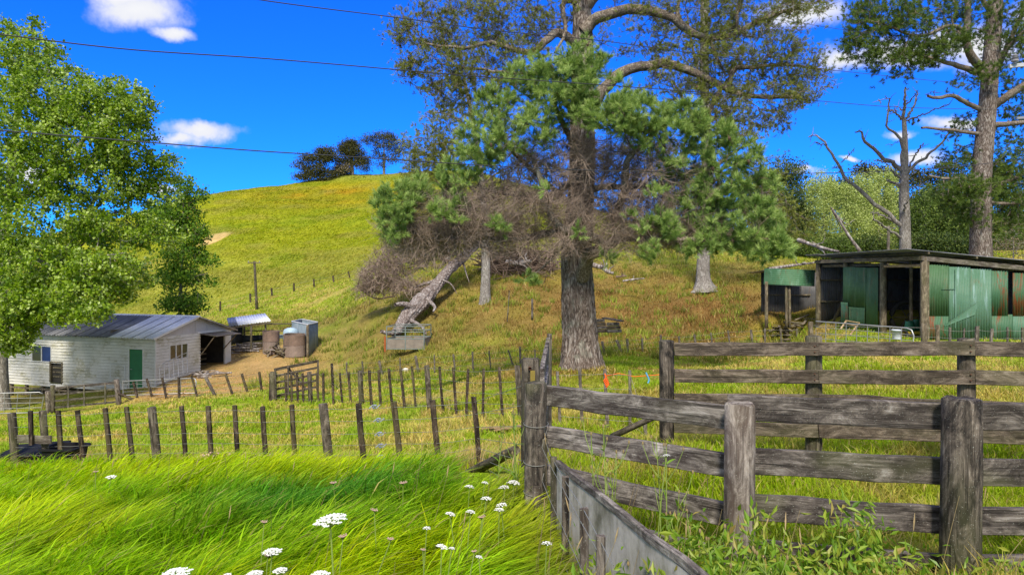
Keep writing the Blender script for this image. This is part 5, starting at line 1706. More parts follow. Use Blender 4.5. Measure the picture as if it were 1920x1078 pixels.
def pine(label, trunkpts, r0, r1, limbs, blobs, mat, nper, nl, nw, seed, dens=1.0, kinds=None, bark=M_bark, twigr=.012, copies=2, spread=.2, rings=90, sides=28, rmax=.12, flare=(.3, .5), extra=None, base_off=-.25, name='pine_tree', cat='tree', group=None, mtw=None, ridge=.09):
    tp = [Vector(q) for q in trunkpts]
    b = tp[0]
    t = thing(name, label, cat, tuple(b), 0, group)
    T = Tree(seed)
    rr = [r0 + (r1 - r0) * i / (len(tp) - 1) for i in range(len(tp))]
    V, F = trunk_mesh([sub(list(q), b) for q in tp], rr, sides, rings, ridge, flare, seed, 4)
    obj('trunk', mesh('trunk', V, F, bark, True), t)
    q = smooth_path(tp, 80)
    T._add(q[24:], np.linspace(0, 1, 56), -1)
    for pts, a, c in limbs:
        T.limb(PP(pts), a, c, 16, .05)
    for (p, rad) in T.limbs:
        V, F = tubes([(sub(p, b), rad)], 8)
        obj('branch', mesh('branch', V, F, mtw or M_bark_limb, True), t)
    if blobs:
        tips = blob_tips(T.r, blobs, dens, .3)
        tips, dr = T.grow(tips, .25, .12)
        V, F = tubes([(sub(p, b), x) for p, x in T.radii(twigr, .4, rmax)], 4)
        stuffo('twigs', V, F, mtw or M_bark_limb, t)
        if nper:
            sh = np.concatenate([tips + T.r.normal(0, spread * (.4 + k * .6), tips.shape) for k in range(copies)])
            V, F, rn = needle_cloud(T.r, sub(sh, b), np.concatenate([dr] * copies), int(nper * 1.5), nl, nw * .6, nl, .75, .3)
            stuffo('needles', V, F, mat, t, rn)
    return t, T


# right-hand tall pine beside the shed
tr_pts = [G(1840, 40, -.3), P(1838, 420, 40), P(1840, 330, 40), P(1848, 240, 40), P(1855, 150, 40), P(1862, 60, 40), P(1868, -30, 40), P(1872, -110, 40)]
pine('tall pine with heavy bare limbs rising behind the right end of the green shed', tr_pts, .62, .36,
     [([(1848, 135, 40), (1820, 105, 39), (1812, 65, 38.6), (1814, 20, 38.5), (1818, -30, 38.5)], .26, .14),
      ([(1815, 60, 38.6), (1780, 48, 38), (1750, 62, 37.6), (1715, 68, 37.4), (1680, 56, 37.2), (1650, 40, 37)], .13, .04),
      ([(1845, 140, 40), (1810, 128, 39), (1775, 118, 38.3), (1745, 108, 38), (1700, 100, 37.6)], .20, .05),
      ([(1840, 206, 40), (1810, 192, 39.4), (1785, 180, 39), (1760, 184, 38.8), (1740, 181, 38.6)], .15, .08),
      ([(1840, 252, 40), (1800, 246, 39.4), (1770, 243, 39), (1728, 240, 38.8)], .12, .07),
      ([(1836, 336, 40), (1800, 336, 39.3), (1770, 335, 39), (1742, 330, 38.8)], .14, .06),
      ([(1862, 120, 40), (1890, 90, 39.6), (1920, 60, 39.2), (1960, 30, 39)], .16, .08),
      ([(1862, 200, 40), (1890, 180, 39.4), (1930, 155, 39), (1980, 130, 38.6)], .26, .14),
      ([(1860, 235, 40), (1900, 232, 39.4), (1940, 228, 39)], .18, .1), ([(1855, 355, 40), (1890, 340, 39.4), (1930, 322, 39)], .16, .08), ([(1850, 380, 40), (1890, 382, 39.5), (1940, 376, 39)], .12, .06),
      ([(1868, 30, 40), (1848, 10, 39.6), (1835, -30, 39.3)], .16, .1), ([(1850, 160, 40), (1880, 110, 40.5), (1910, 40, 41), (1930, -20, 41)], .2, .08)],
     [(1620, 40, 37, 34, 38, 1.4, 70), (1660, 20, 37.2, 50, 40, 1.5, 90), (1700, 60, 37.4, 50, 34, 1.4, 80), (1610, 90, 37, 36, 24, 1.2, 60), (1660, 110, 37.5, 46, 18, 1.2, 50), (1730, 100, 38, 50, 24, 1.3, 100), (1780, 80, 38, 40, 22, 1.3, 60), (1750, 10, 38.5, 60, 30, 1.4, 60),
      (1690, 145, 38, 20, 10, .6, 10), (1830, 0, 39, 60, 40, 1.6, 60), (1900, 30, 40, 50, 60, 1.8, 60), (1890, 95, 40, 40, 40, 1.5, 40), (1810, 150, 39, 30, 14, .8, 16), (1850, 135, 39, 24, 18, .8, 26), (1890, 285, 40.5, 30, 20, 1.4, 34), (1810, 240, 41, 30, 24, 1.2, 30), (1800, 290, 41, 26, 20, 1.2, 26),
      (1900, 320, 40, 40, 26, 1.4, 50), (1800, 355, 38.5, 40, 24, 1.2, 60), (1840, 352, 38, 34, 14, 1, 30), (1905, 400, 40.5, 36, 24, 1.3, 40), (1900, 240, 41, 40, 34, 1.5, 40), (1790, 375, 38.5, 30, 18, 1, 30), (1980, 60, 40, 60, 90, 2, 60), (1980, 250, 40, 60, 90, 2, 60), (1895, 60, 39.5, 34, 50, 1.5, 50), (1900, 180, 40.5, 34, 40, 1.6, 50), (1900, 350, 39.5, 34, 40, 1.4, 60), (1800, 320, 41, 34, 36, 1.4, 40), (1815, 400, 39.5, 34, 18, 1.2, 40), (1885, 420, 40, 34, 20, 1.3, 40), (1820, 40, 39.5, 40, 40, 1.5, 50)],
     M_needle_br, 26, .20, .016, 21, 1.35, twigr=.014, copies=3, spread=.22)

# second big pine on the bank, right of the middle
pine('second large pine on the bank with exposed roots, half hidden behind the big tree crown', [G(1320, 45, -.2), P(1318, 500, 45), P(1322, 420, 45), P(1325, 300, 45), P(1322, 200, 45), P(1320, 80, 45), P(1322, -40, 45)], .46, .26,
     [([(1322, 250, 45), (1290, 200, 44.5), (1260, 150, 44)], .16, .06), ([(1322, 220, 45), (1350, 170, 44.5), (1390, 120, 44)], .16, .06), ([(1322, 330, 45), (1370, 290, 44.5), (1420, 260, 44)], .15, .05),
      ([(1322, 180, 45), (1300, 100, 44.5), (1290, 30, 44)], .12, .05), ([(1322, 360, 45), (1280, 330, 44.5), (1240, 300, 44)], .12, .05), ([(1324, 400, 45), (1380, 380, 44), (1440, 360, 43.5)], .13, .05)],
     [(1270, 130, 44, 60, 50, 2, 60), (1380, 110, 44, 60, 50, 2, 60), (1320, 40, 45, 80, 40, 2.4, 60), (1400, 240, 44, 50, 30, 1.8, 60), (1360, 200, 44, 50, 40, 1.8, 50), (1250, 290, 44, 50, 30, 1.8, 50), (1420, 320, 44, 50, 30, 1.8, 70), (1450, 390, 43.5, 40, 30, 1.6, 60), (1350, 320, 44, 50, 30, 1.6, 50), (1480, 430, 44, 50, 34, 1.6, 90), (1400, 430, 44, 60, 30, 1.6, 60)],
     M_needle_ol, 18, .2, .019, 31, 1.2, copies=3, spread=.25, flare=(1.1, .35), bark=M_bark_grey)

# pine left of the big trunk, on the bank
pine('grey-trunked pine on the bank left of the big tree', [G(909, 44, -.2), P(911, 500, 44), P(910, 440, 44), P(906, 370, 44), P(898, 300, 44), P(885, 220, 44), P(870, 150, 44)], .33, .12,
     [([(905, 380, 44), (870, 340, 43.5), (832, 330, 43)], .10, .04), ([(895, 300, 44), (860, 270, 43.5), (810, 270, 43)], .09, .04), ([(885, 250, 44), (910, 220, 43.6), (940, 200, 43.4)], .08, .03), ([(880, 240, 44), (840, 215, 43.6), (800, 210, 43.4)], .08, .03), ([(900, 350, 44), (940, 320, 43.5), (980, 310, 43)], .08, .03)],
     [(800, 270, 43, 50, 26, 1.8, 90), (840, 225, 43.4, 60, 24, 1.8, 80), (800, 305, 43, 40, 18, 1.4, 60), (880, 200, 44, 60, 34, 1.8, 60), (860, 290, 43, 50, 30, 1.6, 60), (935, 220, 43.4, 50, 34, 1.6, 50), (960, 300, 43, 50, 30, 1.6, 50), (790, 335, 43, 30, 14, 1.2, 36), (850, 345, 43, 30, 14, 1.2, 30)],
     M_needle_ol, 18, .2, .018, 33, 1.2, copies=3, spread=.22, bark=M_bark_grey)
pine('pale-trunked pine on the bank behind, its bare fork showing left of the crown', [G(838, 62, -.2), P(836, 420, 62), P(833, 360, 62), P(832, 320, 62), P(830, 290, 62)], .36, .16,
     [([(833, 355, 62), (815, 340, 61.5), (800, 342, 61), (785, 345, 61)], .15, .07), ([(832, 320, 62), (845, 290, 62), (850, 260, 62)], .12, .06)],
     [(800, 300, 61, 40, 24, 2, 50), (850, 270, 61, 40, 24, 2, 50), (780, 330, 60, 26, 14, 1.4, 30)], M_needle_ol, 14, .28, .025, 35, 1.2, copies=3, spread=.3, bark=M_bark_grey)

# dead tree behind the shed
dp = lambda l: PP([(x, y, 44) for x, y in l])
dt = thing('dead_tree', 'bare dead tree with long crooked grey limbs behind the green shed', 'tree', tuple(G(1698, 44, -.2)))
bD = Vector(dt.location)
V, F = trunk_mesh([sub(list(q), bD) for q in [bD, P(1697, 430, 44), P(1695, 370, 44), P(1696, 320, 44), P(1697, 270, 44), P(1695, 222, 44)]], [.37, .33, .31, .25, .17, .14], 24, 90, .07, None, 5, 4)
obj('trunk', mesh('trunk', V, F, M_bark_grey, True), dt)
for i, (l, r0, r1) in enumerate([
    ([(1692, 425), (1665, 400), (1640, 380), (1610, 350), (1590, 332), (1578, 310), (1566, 290), (1552, 265), (1540, 252), (1524, 254)], .20, .05), ([(1551, 272), (1535, 273), (1518, 271)], .05, .03),
    ([(1577, 305), (1584, 295), (1586, 284)], .05, .025), ([(1576, 312), (1568, 313), (1562, 316)], .04, .02),
    ([(1690, 320), (1672, 308), (1650, 298), (1625, 280), (1607, 268), (1600, 255), (1585, 256)], .20, .05), ([(1668, 305), (1655, 295)], .08, .03),
    ([(1693, 315), (1688, 285), (1683, 262), (1670, 252), (1652, 242), (1652, 215), (1654, 195), (1642, 188)], .15, .03), ([(1652, 195), (1654, 183)], .03, .015),
    ([(1698, 325), (1712, 310), (1730, 295), (1755, 270), (1771, 248)], .15, .06), ([(1704, 315), (1708, 290), (1709, 276)], .08, .05), ([(1710, 352), (1720, 347)], .05, .02),
    ([(1695, 225), (1690, 195), (1685, 170)], .15, .07), ([(1694, 205), (1699, 180)], .07, .03), ([(1699, 222), (1715, 205), (1728, 185), (1737, 170)], .11, .03), ([(1735, 178), (1742, 176)], .03, .02),
    ([(1700, 226), (1722, 218), (1752, 207)], .08, .03), ([(1691, 222), (1680, 208), (1674, 202)], .09, .05), ([(1689, 225), (1676, 217), (1665, 208)], .07, .03), ([(1703, 252), (1707, 262)], .03, .015), ([(1697, 210), (1702, 198)], .05, .03),
    ([(1692, 350), (1678, 345), (1660, 338)], .16, .06), ([(1692, 335), (1680, 328), (1672, 318)], .12, .05), ([(1690, 445), (1660, 432), (1635, 420), (1618, 414)], .12, .05), ([(1694, 400), (1686, 385), (1690, 370)], .08, .04), ([(1690, 425), (1668, 410), (1650, 402), (1636, 399)], .10, .04)]):
    rg = np.random.default_rng(i + 50)
    q = smooth_path([sub(list(v), bD) for v in dp(l)], 20)
    q[:, 1] += np.linspace(0, 1, 20) * rg.normal(0, 1.3)
    q[1:-1] += rg.normal(0, .035, (18, 3))
    V, F = tubes([(q, .76 * (r1 + (r0 - r1) * (1 - np.linspace(0, 1, 20)) ** .8))], 8)
    ob = obj('branch', mesh('branch', V, F, M_bark_grey, True), dt)
    tw = []
    for kk in range(5 if len(l) > 3 else 2):
        a = q[rg.integers(8, 20)]; v = norm(rg.normal(0, 1, 3) + (0, 0, .5)) * rg.uniform(.25, .8)
        tw.append((np.array([a, a + v * .5 + rg.normal(0, .06, 3), a + v]), np.array([.028, .02, .01])))
    V, F = tubes(tw, 4); o_ = obj('snapped_twigs', mesh('snapped_twigs', V, F, M_bark_grey, True), ob); o_['kind'] = 'stuff'
rg = np.random.default_rng(4)
q = blob_tips(rg, [(1714, 230, 44, 8, 5, .3, 10)]) - np.array(bD)
V, F, rn = needle_cloud(rg, q, np.tile([0., 0, 1], (len(q), 1)), 20, .18, .02, .15)
stuffo('needles', V, F, M_needle_ol, dt, rn)

# broadleaf tree on the left, in front of the house
lt_ = [G(4, 33, -.3), P(2, 700, 33), P(0, 600, 33), P(4, 500, 33.3), P(12, 420, 33.5), P(20, 330, 34), P(30, 230, 34), P(36, 120, 34)]
bt = thing('broadleaf_tree', 'large leafy green broadleaf tree leaning over the white building at the left edge', 'tree', tuple(lt_[0]))
bL = Vector(bt.location)
TL = Tree(77)
V, F = trunk_mesh([sub(list(q), bL) for q in lt_], [.34, .30, .28, .26, .24, .20, .14, .06], 28, 100, .05, (.35, .6), 2, 4)
obj('trunk', mesh('trunk', V, F, M_bark_grey, True), bt)
TL._add(smooth_path(lt_, 70)[20:], np.linspace(0, 1, 50), -1)
for (l, r0, r1) in [([(4, 500, 33.3), (60, 480, 32.8), (110, 510, 32.4), (150, 490, 32.2), (210, 478, 32)], .16, .05), ([(4, 560, 33), (60, 590, 34), (115, 560, 35), (125, 500, 35), (140, 450, 35), (165, 400, 35), (190, 350, 35)], .26, .08),
                    ([(130, 480, 35), (155, 455, 35), (180, 425, 34.6), (215, 400, 34.2)], .14, .05), ([(15, 400, 33.5), (70, 350, 33), (120, 300, 32.6), (170, 250, 32.4), (220, 200, 32.4)], .16, .04), ([(20, 330, 34), (80, 260, 33.5), (110, 190, 33.4), (130, 130, 33.4)], .14, .03),
                    ([(30, 230, 34), (50, 160, 34), (60, 90, 34), (60, 40, 34)], .10, .03), ([(5, 450, 33.4), (-60, 400, 33), (-120, 330, 33), (-180, 240, 33)], .2, .05), ([(5, 600, 33), (-60, 570, 32.6), (-130, 540, 32.4)], .16, .04), ([(2, 600, 33), (50, 600, 31.6), (110, 590, 31), (165, 590, 30.8)], .12, .03),
                    ([(3, 560, 33), (15, 600, 31.4), (30, 630, 30.8), (50, 650, 30.6)], .08, .02), ([(160, 410, 35), (210, 360, 35), (255, 330, 35), (310, 320, 35)], .1, .03), ([(15, 380, 33.6), (-40, 280, 34), (-60, 160, 34), (-60, 60, 34)], .16, .04), ([(100, 310, 33), (170, 290, 33), (240, 240, 33), (265, 200, 33)], .08, .02)]:
    TL.limb(PP(l), r0, r1, 18, .05)
for (p, rad) in TL.limbs:
    V, F = tubes([(sub(p, bL), rad)], 8)
    obj('branch', mesh('branch', V, F, M_bark_limb if rad[0] < .15 else M_bark_grey, True), bt)
lb = [(20, 55, 34, 22, 26, .8, 26), (65, 60, 34, 10, 30, .6, 18), (-10, 120, 34, 80, 50, 2.2, 160), (60, 110, 33.8, 60, 45, 1.8, 150), (-120, 150, 33.5, 80, 90, 2.6, 160), (110, 180, 33.2, 70, 60, 2.2, 260), (170, 200, 32.8, 40, 50, 1.6, 120), (215, 190, 32.6, 30, 46, 1.3, 90), (255, 195, 32.6, 30, 38, 1.3, 90),
      (235, 260, 33, 46, 60, 1.8, 170), (140, 270, 32.8, 90, 60, 2.4, 320), (50, 230, 33, 80, 80, 2.4, 330), (40, 330, 32.6, 90, 60, 2.4, 300), (170, 345, 33.2, 90, 50, 2.2, 210), (250, 330, 34, 44, 34, 1.4, 90), (305, 300, 34, 26, 22, .9, 40), (320, 330, 34.5, 22, 14, .8, 24), (290, 370, 34.5, 50, 24, 1.3, 70), (-120, 350, 33, 90, 120, 2.6, 300),
      (90, 420, 32.4, 110, 55, 2.4, 320), (220, 430, 33.6, 80, 40, 1.8, 170), (290, 440, 34, 50, 30, 1.3, 70), (60, 490, 31.8, 100, 50, 2.2, 300), (180, 500, 32, 80, 34, 1.8, 150), (240, 510, 33, 50, 44, 1.3, 90), (120, 550, 31.4, 90, 40, 1.8, 240), (30, 560, 31, 80, 50, 2.0, 260), (170, 585, 30.6, 34, 22, .9, 60), (130, 590, 30.6, 30, 20, .9, 40),
      (15, 620, 30.4, 40, 34, 1.3, 130), (35, 645, 30.4, 22, 18, .7, 40), (-100, 560, 32, 80, 80, 2.2, 220), (210, 545, 32.5, 50, 26, 1.0, 60), (70, 590, 30.8, 60, 20, 1.0, 70)]
lt2 = blob_tips(TL.r, lb, .86, .15)
lt2, ld = TL.grow(lt2, .25, .1)
V, F = tubes([(sub(p, bL), x) for p, x in TL.radii(.008, .42, .07)], 4); stuffo('twigs', V, F, M_bark_grey, bt)
V, F, rn = leaf_cloud(TL.r, sub(lt2, bL), 24, .15, .145, .25, .85, .5)
stuffo('leaves', V, F, M_broad, bt, rn)

# sapling beside the house
pine('slender young leafy tree just behind the roof of the white building', [G(335, 45, -.2), P(338, 560, 45), P(341, 500, 45), P(343, 440, 45), P(345, 380, 45), P(352, 345, 45)], .13, .03,
     [([(341, 500, 45), (330, 470, 44.6), (320, 440, 44.4)], .04, .02), ([(342, 480, 45), (365, 450, 44.6), (385, 420, 44.4)], .04, .02), ([(340, 540, 45), (365, 520, 44.6), (390, 512, 44.4)], .03, .015), ([(340, 560, 45), (310, 540, 44.6)], .03, .015)],
     [(352, 360, 45, 22, 26, 1, 50), (380, 368, 45, 14, 14, .6, 12), (340, 400, 45, 38, 26, 1.2, 90), (320, 430, 45, 34, 26, 1.2, 70), (365, 440, 45, 26, 24, 1.1, 60), (345, 480, 45, 44, 24, 1.2, 90), (390, 490, 45, 16, 14, .6, 12), (325, 520, 45, 30, 24, 1.1, 60), (360, 520, 45, 28, 20, 1, 40), (345, 565, 45, 46, 22, 1.4, 110), (395, 530, 45, 10, 5, .4, 6), (300, 400, 45.5, 30, 24, 1.1, 50)],
     None, 0, 0, 0, 41, 1.0, bark=M_bark_grey, twigr=.008, rings=40, sides=10, flare=None, name='sapling')
sp = [o for o in bpy.data.objects if o.name.startswith('sapling')][0]
rg = np.random.default_rng(43)
q = blob_tips(rg, [(352, 355, 45, 20, 26, .9, 50), (380, 368, 45, 14, 12, .6, 14), (340, 400, 45, 38, 26, 1.2, 110), (318, 430, 45, 34, 26, 1.2, 80), (365, 440, 45, 26, 24, 1.1, 70), (345, 480, 45, 44, 22, 1.2, 100), (390, 490, 45, 16, 12, .6, 16), (325, 520, 45, 30, 24, 1.1, 70), (360, 520, 45, 28, 18, 1, 50), (345, 568, 45, 46, 20, 1.4, 130), (395, 528, 45, 10, 5, .4, 8), (300, 400, 45.5, 30, 24, 1.1, 60)])
V, F, rn = leaf_cloud(rg, q - np.array(sp.location), 16, .22, .17, .2, .85)
stuffo('leaves', V, F, M_broad_dk, sp, rn)


# background trees
def bushy(name, label, px, pyb, Y, blobs, mat, size, per, seed, trunk_r=.25, group=None, spread=None, flat=.2, asp=.7, tw=True, mtw=None, topy=None, plume=False):
    b = G(px, Y, -.3)
    topy = topy if topy is not None else min(q[1] for q in blobs)
    t = thing(name, label, 'tree' if 'bush' not in name else 'bush', tuple(b), 0, group)
    T = Tree(seed)
    tp = [b, P(px, pyb - (pyb - topy) * .35, Y), P(px, topy + 6, Y)]
    V, F = tubes([(sub(smooth_path(tp, 12), b), np.linspace(trunk_r, trunk_r * .3, 12))], 8)
    obj('trunk', mesh('trunk', V, F, M_bark_grey, True), t)
    T._add(smooth_path(tp, 40)[8:], np.linspace(0, 1, 32), -1)
    if plume:
        tl = []
        for q in blobs:
            for kk in range(max(2, int(q[2] / 4.5))):
                cx = q[0] + T.r.uniform(-1, 1) * q[2] * .8; hh = q[3] * T.r.uniform(.6, 1.15); dy = T.r.normal(0, q[2] / FOC * Y * .6)
                m = int(q[4] * 2.0 / max(2, int(q[2] / 4.5))); t1 = T.r.random(m)
                yy_ = q[1] + q[3] * .9 - t1 * hh * 2
                wd = 3.8 * (1 - t1) ** .6 + .6
                for a_, b_, w_ in zip(t1, yy_, wd): tl.append(tuple(P(cx + T.r.normal(0, w_ * .5) + a_ * 2, b_, Y + dy + T.r.normal(0, w_ * .4 / FOC * Y))))
        tips = np.array(tl)
    else:
        tips = blob_tips(T.r, [(q[0], q[1], Y + (q[5] if len(q) > 5 else 0), q[2], q[3], (q[2] + q[3]) / 2 / FOC * Y, q[4] * .75) for q in blobs], 1, .4)
    tips, dr = T.grow(tips, .2, .1)
    V, F = tubes([(sub(p, b), x) for p, x in T.radii(.02 * Y / 100, .45, trunk_r * .5)], 3); stuffo('twigs', V, F, mtw or M_bark_grey, t)
    sp = spread or size * 1.25
    V, F, rn = leaf_cloud(T.r, sub(tips, b), int(per * 2.4), sp, size * .52, .45 if not plume else 0, asp)
    stuffo('leaves', V, F, mat, t, rn)
    return t


# hill-top trees
bushy('macrocarpa_tree', 'dark wind-shaped tree leftmost of the three on the hill top', 600, 342, 214, [(578, 298, 16, 8, 34), (592, 318, 26, 12, 60), (605, 300, 14, 12, 30), (612, 286, 16, 7, 40), (574, 332, 20, 8, 40), (612, 330, 22, 12, 60), (560, 310, 10, 4, 10), (620, 296, 14, 6, 24), (600, 284, 10, 4, 14)], M_far_fol, .7, 34, 61, .35)
bushy('macrocarpa_tree', 'dense domed dark tree between the other two on the hill top', 660, 330, 218, [(655, 276, 18, 8, 60), (658, 286, 26, 7, 60), (668, 300, 22, 8, 46), (645, 306, 20, 8, 40), (680, 310, 14, 12, 30), (640, 322, 18, 8, 50), (660, 268, 8, 5, 16)], M_far_fol, .7, 34, 62, .8)
bushy('dead_brush', 'brown fallen limbs spread at the foot of the domed tree on the hill top', 636, 330, 216, [(640, 320, 16, 8, 60), (650, 314, 10, 8, 30), (628, 328, 12, 4, 30)], M_scrub, .7, 6, 63, .1)
bushy('hilltop_pine', 'open airy pine with a forked grey trunk rightmost on the hill top', 720, 325, 219, [(692, 262, 14, 7, 26), (720, 256, 18, 6, 34), (735, 268, 18, 9, 34), (712, 274, 16, 8, 18), (745, 286, 16, 8, 22), (730, 296, 24, 8, 24), (705, 292, 14, 6, 14), (760, 275, 8, 6, 8), (720, 310, 16, 5, 8)], M_far_fol, .7, 28, 64, .5, mtw=M_bark_grey)
# woodland behind the shed
bushy('poplar_tree', 'pale upright poplar just right of the pine branches, behind the small shelter', 1545, 480, 78, [(1530, 370, 14, 28, 50), (1548, 365, 15, 34, 60), (1560, 400, 18, 40, 70), (1535, 430, 20, 40, 70), (1552, 350, 7, 14, 20), (1525, 348, 5, 12, 14)], M_poplar, .30, 10, 65, .3, plume=True)
bushy('poplar_tree', 'broad pale poplar clump left of the dead tree, above the shed roof', 1600, 480, 76, [(1590, 390, 24, 34, 90), (1612, 380, 20, 40, 90), (1600, 430, 34, 40, 150), (1582, 362, 6, 14, 20), (1610, 345, 7, 18, 26), (1570, 420, 20, 44, 60)], M_poplar, .30, 10, 66, .3, plume=True)
bushy('poplar_tree', 'tallest pale poplar, standing directly behind the dead tree limbs', 1648, 480, 77, [(1640, 375, 22, 44, 110), (1660, 370, 18, 40, 90), (1650, 425, 34, 44, 150), (1646, 340, 9, 18, 30), (1664, 345, 7, 14, 18), (1630, 400, 20, 40, 60)], M_poplar, .30, 10, 67, .3, plume=True)
bushy('totara_tree', 'rounded dark green tree right of the dead trunk above the shed', 1755, 480, 72, [(1750, 420, 44, 36, 200), (1770, 385, 40, 26, 150), (1730, 450, 30, 26, 90), (1790, 430, 34, 36, 140), (1735, 395, 24, 24, 70)], M_dark_fol, .42, 18, 68, .4)
bushy('totara_tree', 'mid green bushy tree between the dead trunk and the tall right-hand pine', 1805, 490, 66, [(1800, 450, 30, 26, 100), (1810, 420, 20, 20, 60), (1780, 470, 20, 18, 40)], M_mid_fol, .36, 18, 69, .3)
bushy('totara_tree', 'dark bushy tree low behind the poplars, left of the pale clumps', 1490, 490, 82, [(1485, 420, 40, 40, 180), (1470, 450, 34, 30, 120), (1500, 380, 24, 26, 70)], M_dark_fol, .45, 17, 70, .35)
bushy('bush_tree', 'low yellow green tree directly right of the dead trunk', 1725, 470, 68, [(1722, 410, 20, 40, 90), (1730, 380, 16, 20, 50), (1715, 440, 18, 30, 60)], M_mid_fol, .36, 16, 71, .2)
k = 72
for (px, py, w, h, Y, lab, m_) in [
    (1420, 345, 34, 40, 120, 'hazy dark pine just right of the big crown, nearest its needles', M_far_fol), (1470, 320, 40, 34, 125, 'broad grey green pine crown standing above the poplars at their left', M_dark_fol), (1440, 370, 44, 34, 105, 'dark understorey pine below the grey green crown', M_dark_fol),
    (1545, 355, 40, 24, 130, 'dark rounded canopy behind the leftmost poplar', M_dark_fol), (1590, 350, 40, 26, 128, 'dark canopy between the first and second poplars', M_dark_fol), (1625, 318, 20, 12, 150, 'small distant flat-topped pine above the poplars', M_far_fol), (1660, 325, 28, 20, 145, 'distant pine crown peeping left of the dead trunk', M_far_fol),
    (1700, 330, 30, 22, 140, 'distant open pine directly behind the dead trunk top', M_far_fol), (1745, 330, 34, 26, 135, 'distant spindly pine right of the dead trunk', M_far_fol), (1780, 310, 26, 26, 132, 'distant feathery pine just left of the tall pine trunk', M_far_fol), (1700, 380, 50, 30, 118, 'pale grey green bushy tree behind the dead trunk', M_mid_fol),
    (1780, 360, 50, 34, 115, 'dark tree mass left of the tall pine, behind the totara', M_dark_fol), (1900, 360, 40, 40, 110, 'grey green tree right of the tall pine trunk', M_mid_fol), (1510, 400, 44, 44, 100, 'dark bushy tree filling the gap behind the small shelter', M_dark_fol), (1640, 375, 60, 34, 112, 'dark tree bank behind the tallest poplar', M_dark_fol), (1380, 440, 44, 34, 95, 'dark pine foliage low behind the big crown', M_dark_fol), (1860, 320, 30, 30, 125, 'dark distant tree directly behind the tall pine trunk', M_dark_fol)]:
    bl = [(px, py, w, h * .6, 70), (px - w * .5, py + h * .4, w * .6, h * .5, 40), (px + w * .5, py + h * .35, w * .6, h * .5, 40), (px + w * .1, py + h * .9, w * .8, h * .6, 50)]
    if Y <= 128: bl += [(px, py + h * 1.5, w * .9, h * .6, 60), (px - w * .5, 460, w * .7, 24, 40), (px + w * .5, 462, w * .7, 22, 40)]
    if Y > 128: bl = [(px, py, w * .8, h * .4, 26), (px - w * .5, py + h * .3, w * .4, h * .25, 14), (px + w * .5, py + h * .5, w * .4, h * .25, 14), (px + w * .1, py + h * 1.1, w * .4, h * .3, 8)]
    bushy('woodland_tree', lab, px, 480, Y, bl, m_, .55 * Y / 100, 16, k, .35, 'trees in the wood behind the shed'); k += 1
for i_, (px, py, w, Y, m_, lab) in enumerate([(1445, 468, 30, 74, M_dark_fol, 'dark bush low behind the left end of the small shelter'), (1500, 462, 34, 72, M_mid_fol, 'green bush behind the small shelter roof, below the leftmost poplar'), (1575, 470, 30, 66, M_mid_fol, 'low green bush between the poplars just above the shed roof'), (1632, 468, 26, 66, M_dark_fol, 'low dark bush left of the dead trunk foot'),
                                   (1730, 462, 30, 62, M_dark_fol, 'dark bush right of the dead trunk foot, touching the shed roof line'), (1790, 468, 30, 60, M_dark_fol, 'dark bush left of the tall pine trunk foot'), (1880, 455, 36, 84, M_mid_fol, 'green bush right of the tall pine trunk, behind the dry scrub'), (1920, 430, 30, 90, M_dark_fol, 'dark bush at the right edge above the dry scrub')]):
    bushy('bush', lab, px, 490, Y, [(px, py, w, 24, 150), (px - w * .6, py + 8, w * .6, 16, 60), (px + w * .6, py + 6, w * .6, 18, 60)], m_, .34, 16, 120 + i_, .1, 'bushes behind the shed')
bushy('scrub_bush', 'dry brown scrub on the slope at the right edge behind the tall pine', 1900, 480, 55, [(1895, 440, 40, 30, 60), (1930, 450, 40, 40, 60), (1880, 470, 30, 14, 40)], M_scrub, .22, 8, 95, .06)
rgp = G(1665, 60, -.2)
pp2 = thing('power_pole', 'grey power pole standing among the poplars behind the shed roof', 'pole', tuple(rgp))
post('post', (0, 0, 0), tuple(P(1666, 424, 60) - rgp), .14, .12, M_batten_grey, pp2, 8)
beam('crossarm', P(1656, 428, 59.8) - rgp, P(1680, 427, 59.8) - rgp, .08, .09, M_batten_grey, pp2)

# ------------------------------------------------------------ fallen trunk and dead brush
fl_ = thing('fallen_tree', 'great fallen pine trunk with torn bleached base lying up the bank behind the stock crate', 'fallen tree', tuple(P(742, 625, 40)))
bF = Vector(fl_.location)
fp_ = [P(740, 628, 40), P(760, 598, 41.5), P(788, 568, 43), P(815, 540, 44.5), P(840, 508, 46), P(866, 484, 48), P(890, 462, 50), P(930, 430, 53)]
fp_ = [q + Vector((0, 0, .0)) for q in fp_]
V, F = trunk_mesh([sub(list(q), bF) for q in fp_], [.28, .46, .60, .46, .40, .37, .34, .28], 60, 160, .30, None, 9, 3)
obj('trunk', mesh('trunk', V, F, M_fallen, True), fl_)
for (l, r0, r1) in [([(775, 575, 42), (755, 570, 41.5), (741, 571, 41)], .22, .10), ([(752, 622, 40), (730, 625, 39.5), (714, 621, 39.2)], .14, .10), ([(800, 560, 43), (815, 575, 42.5), (812, 585, 42)], .15, .05), ([(830, 525, 44.6), (846, 533, 44.5), (856, 550, 44.4)], .07, .02), ([(868, 492, 48), (874, 512, 47), (880, 530, 46.5)], .07, .02),
                    ([(835, 520, 45), (810, 528, 45), (785, 536, 45), (772, 545, 45)], .13, .06), ([(770, 600, 41), (790, 612, 40.4), (800, 628, 40)], .12, .05)]:
    V, F = tubes([(sub(smooth_path(PP(l), 10), bF), np.linspace(r0, r1, 10))], 9)
    obj('broken_branch', mesh('broken_branch', V, F, M_fallen, True), fl_)
TF = Tree(91)
TF._add(smooth_path(PP([(835, 530, 45), (800, 535, 45), (760, 520, 46), (720, 490, 46.5), (700, 480, 47)]), 40), np.linspace(0, 1, 40), -1)
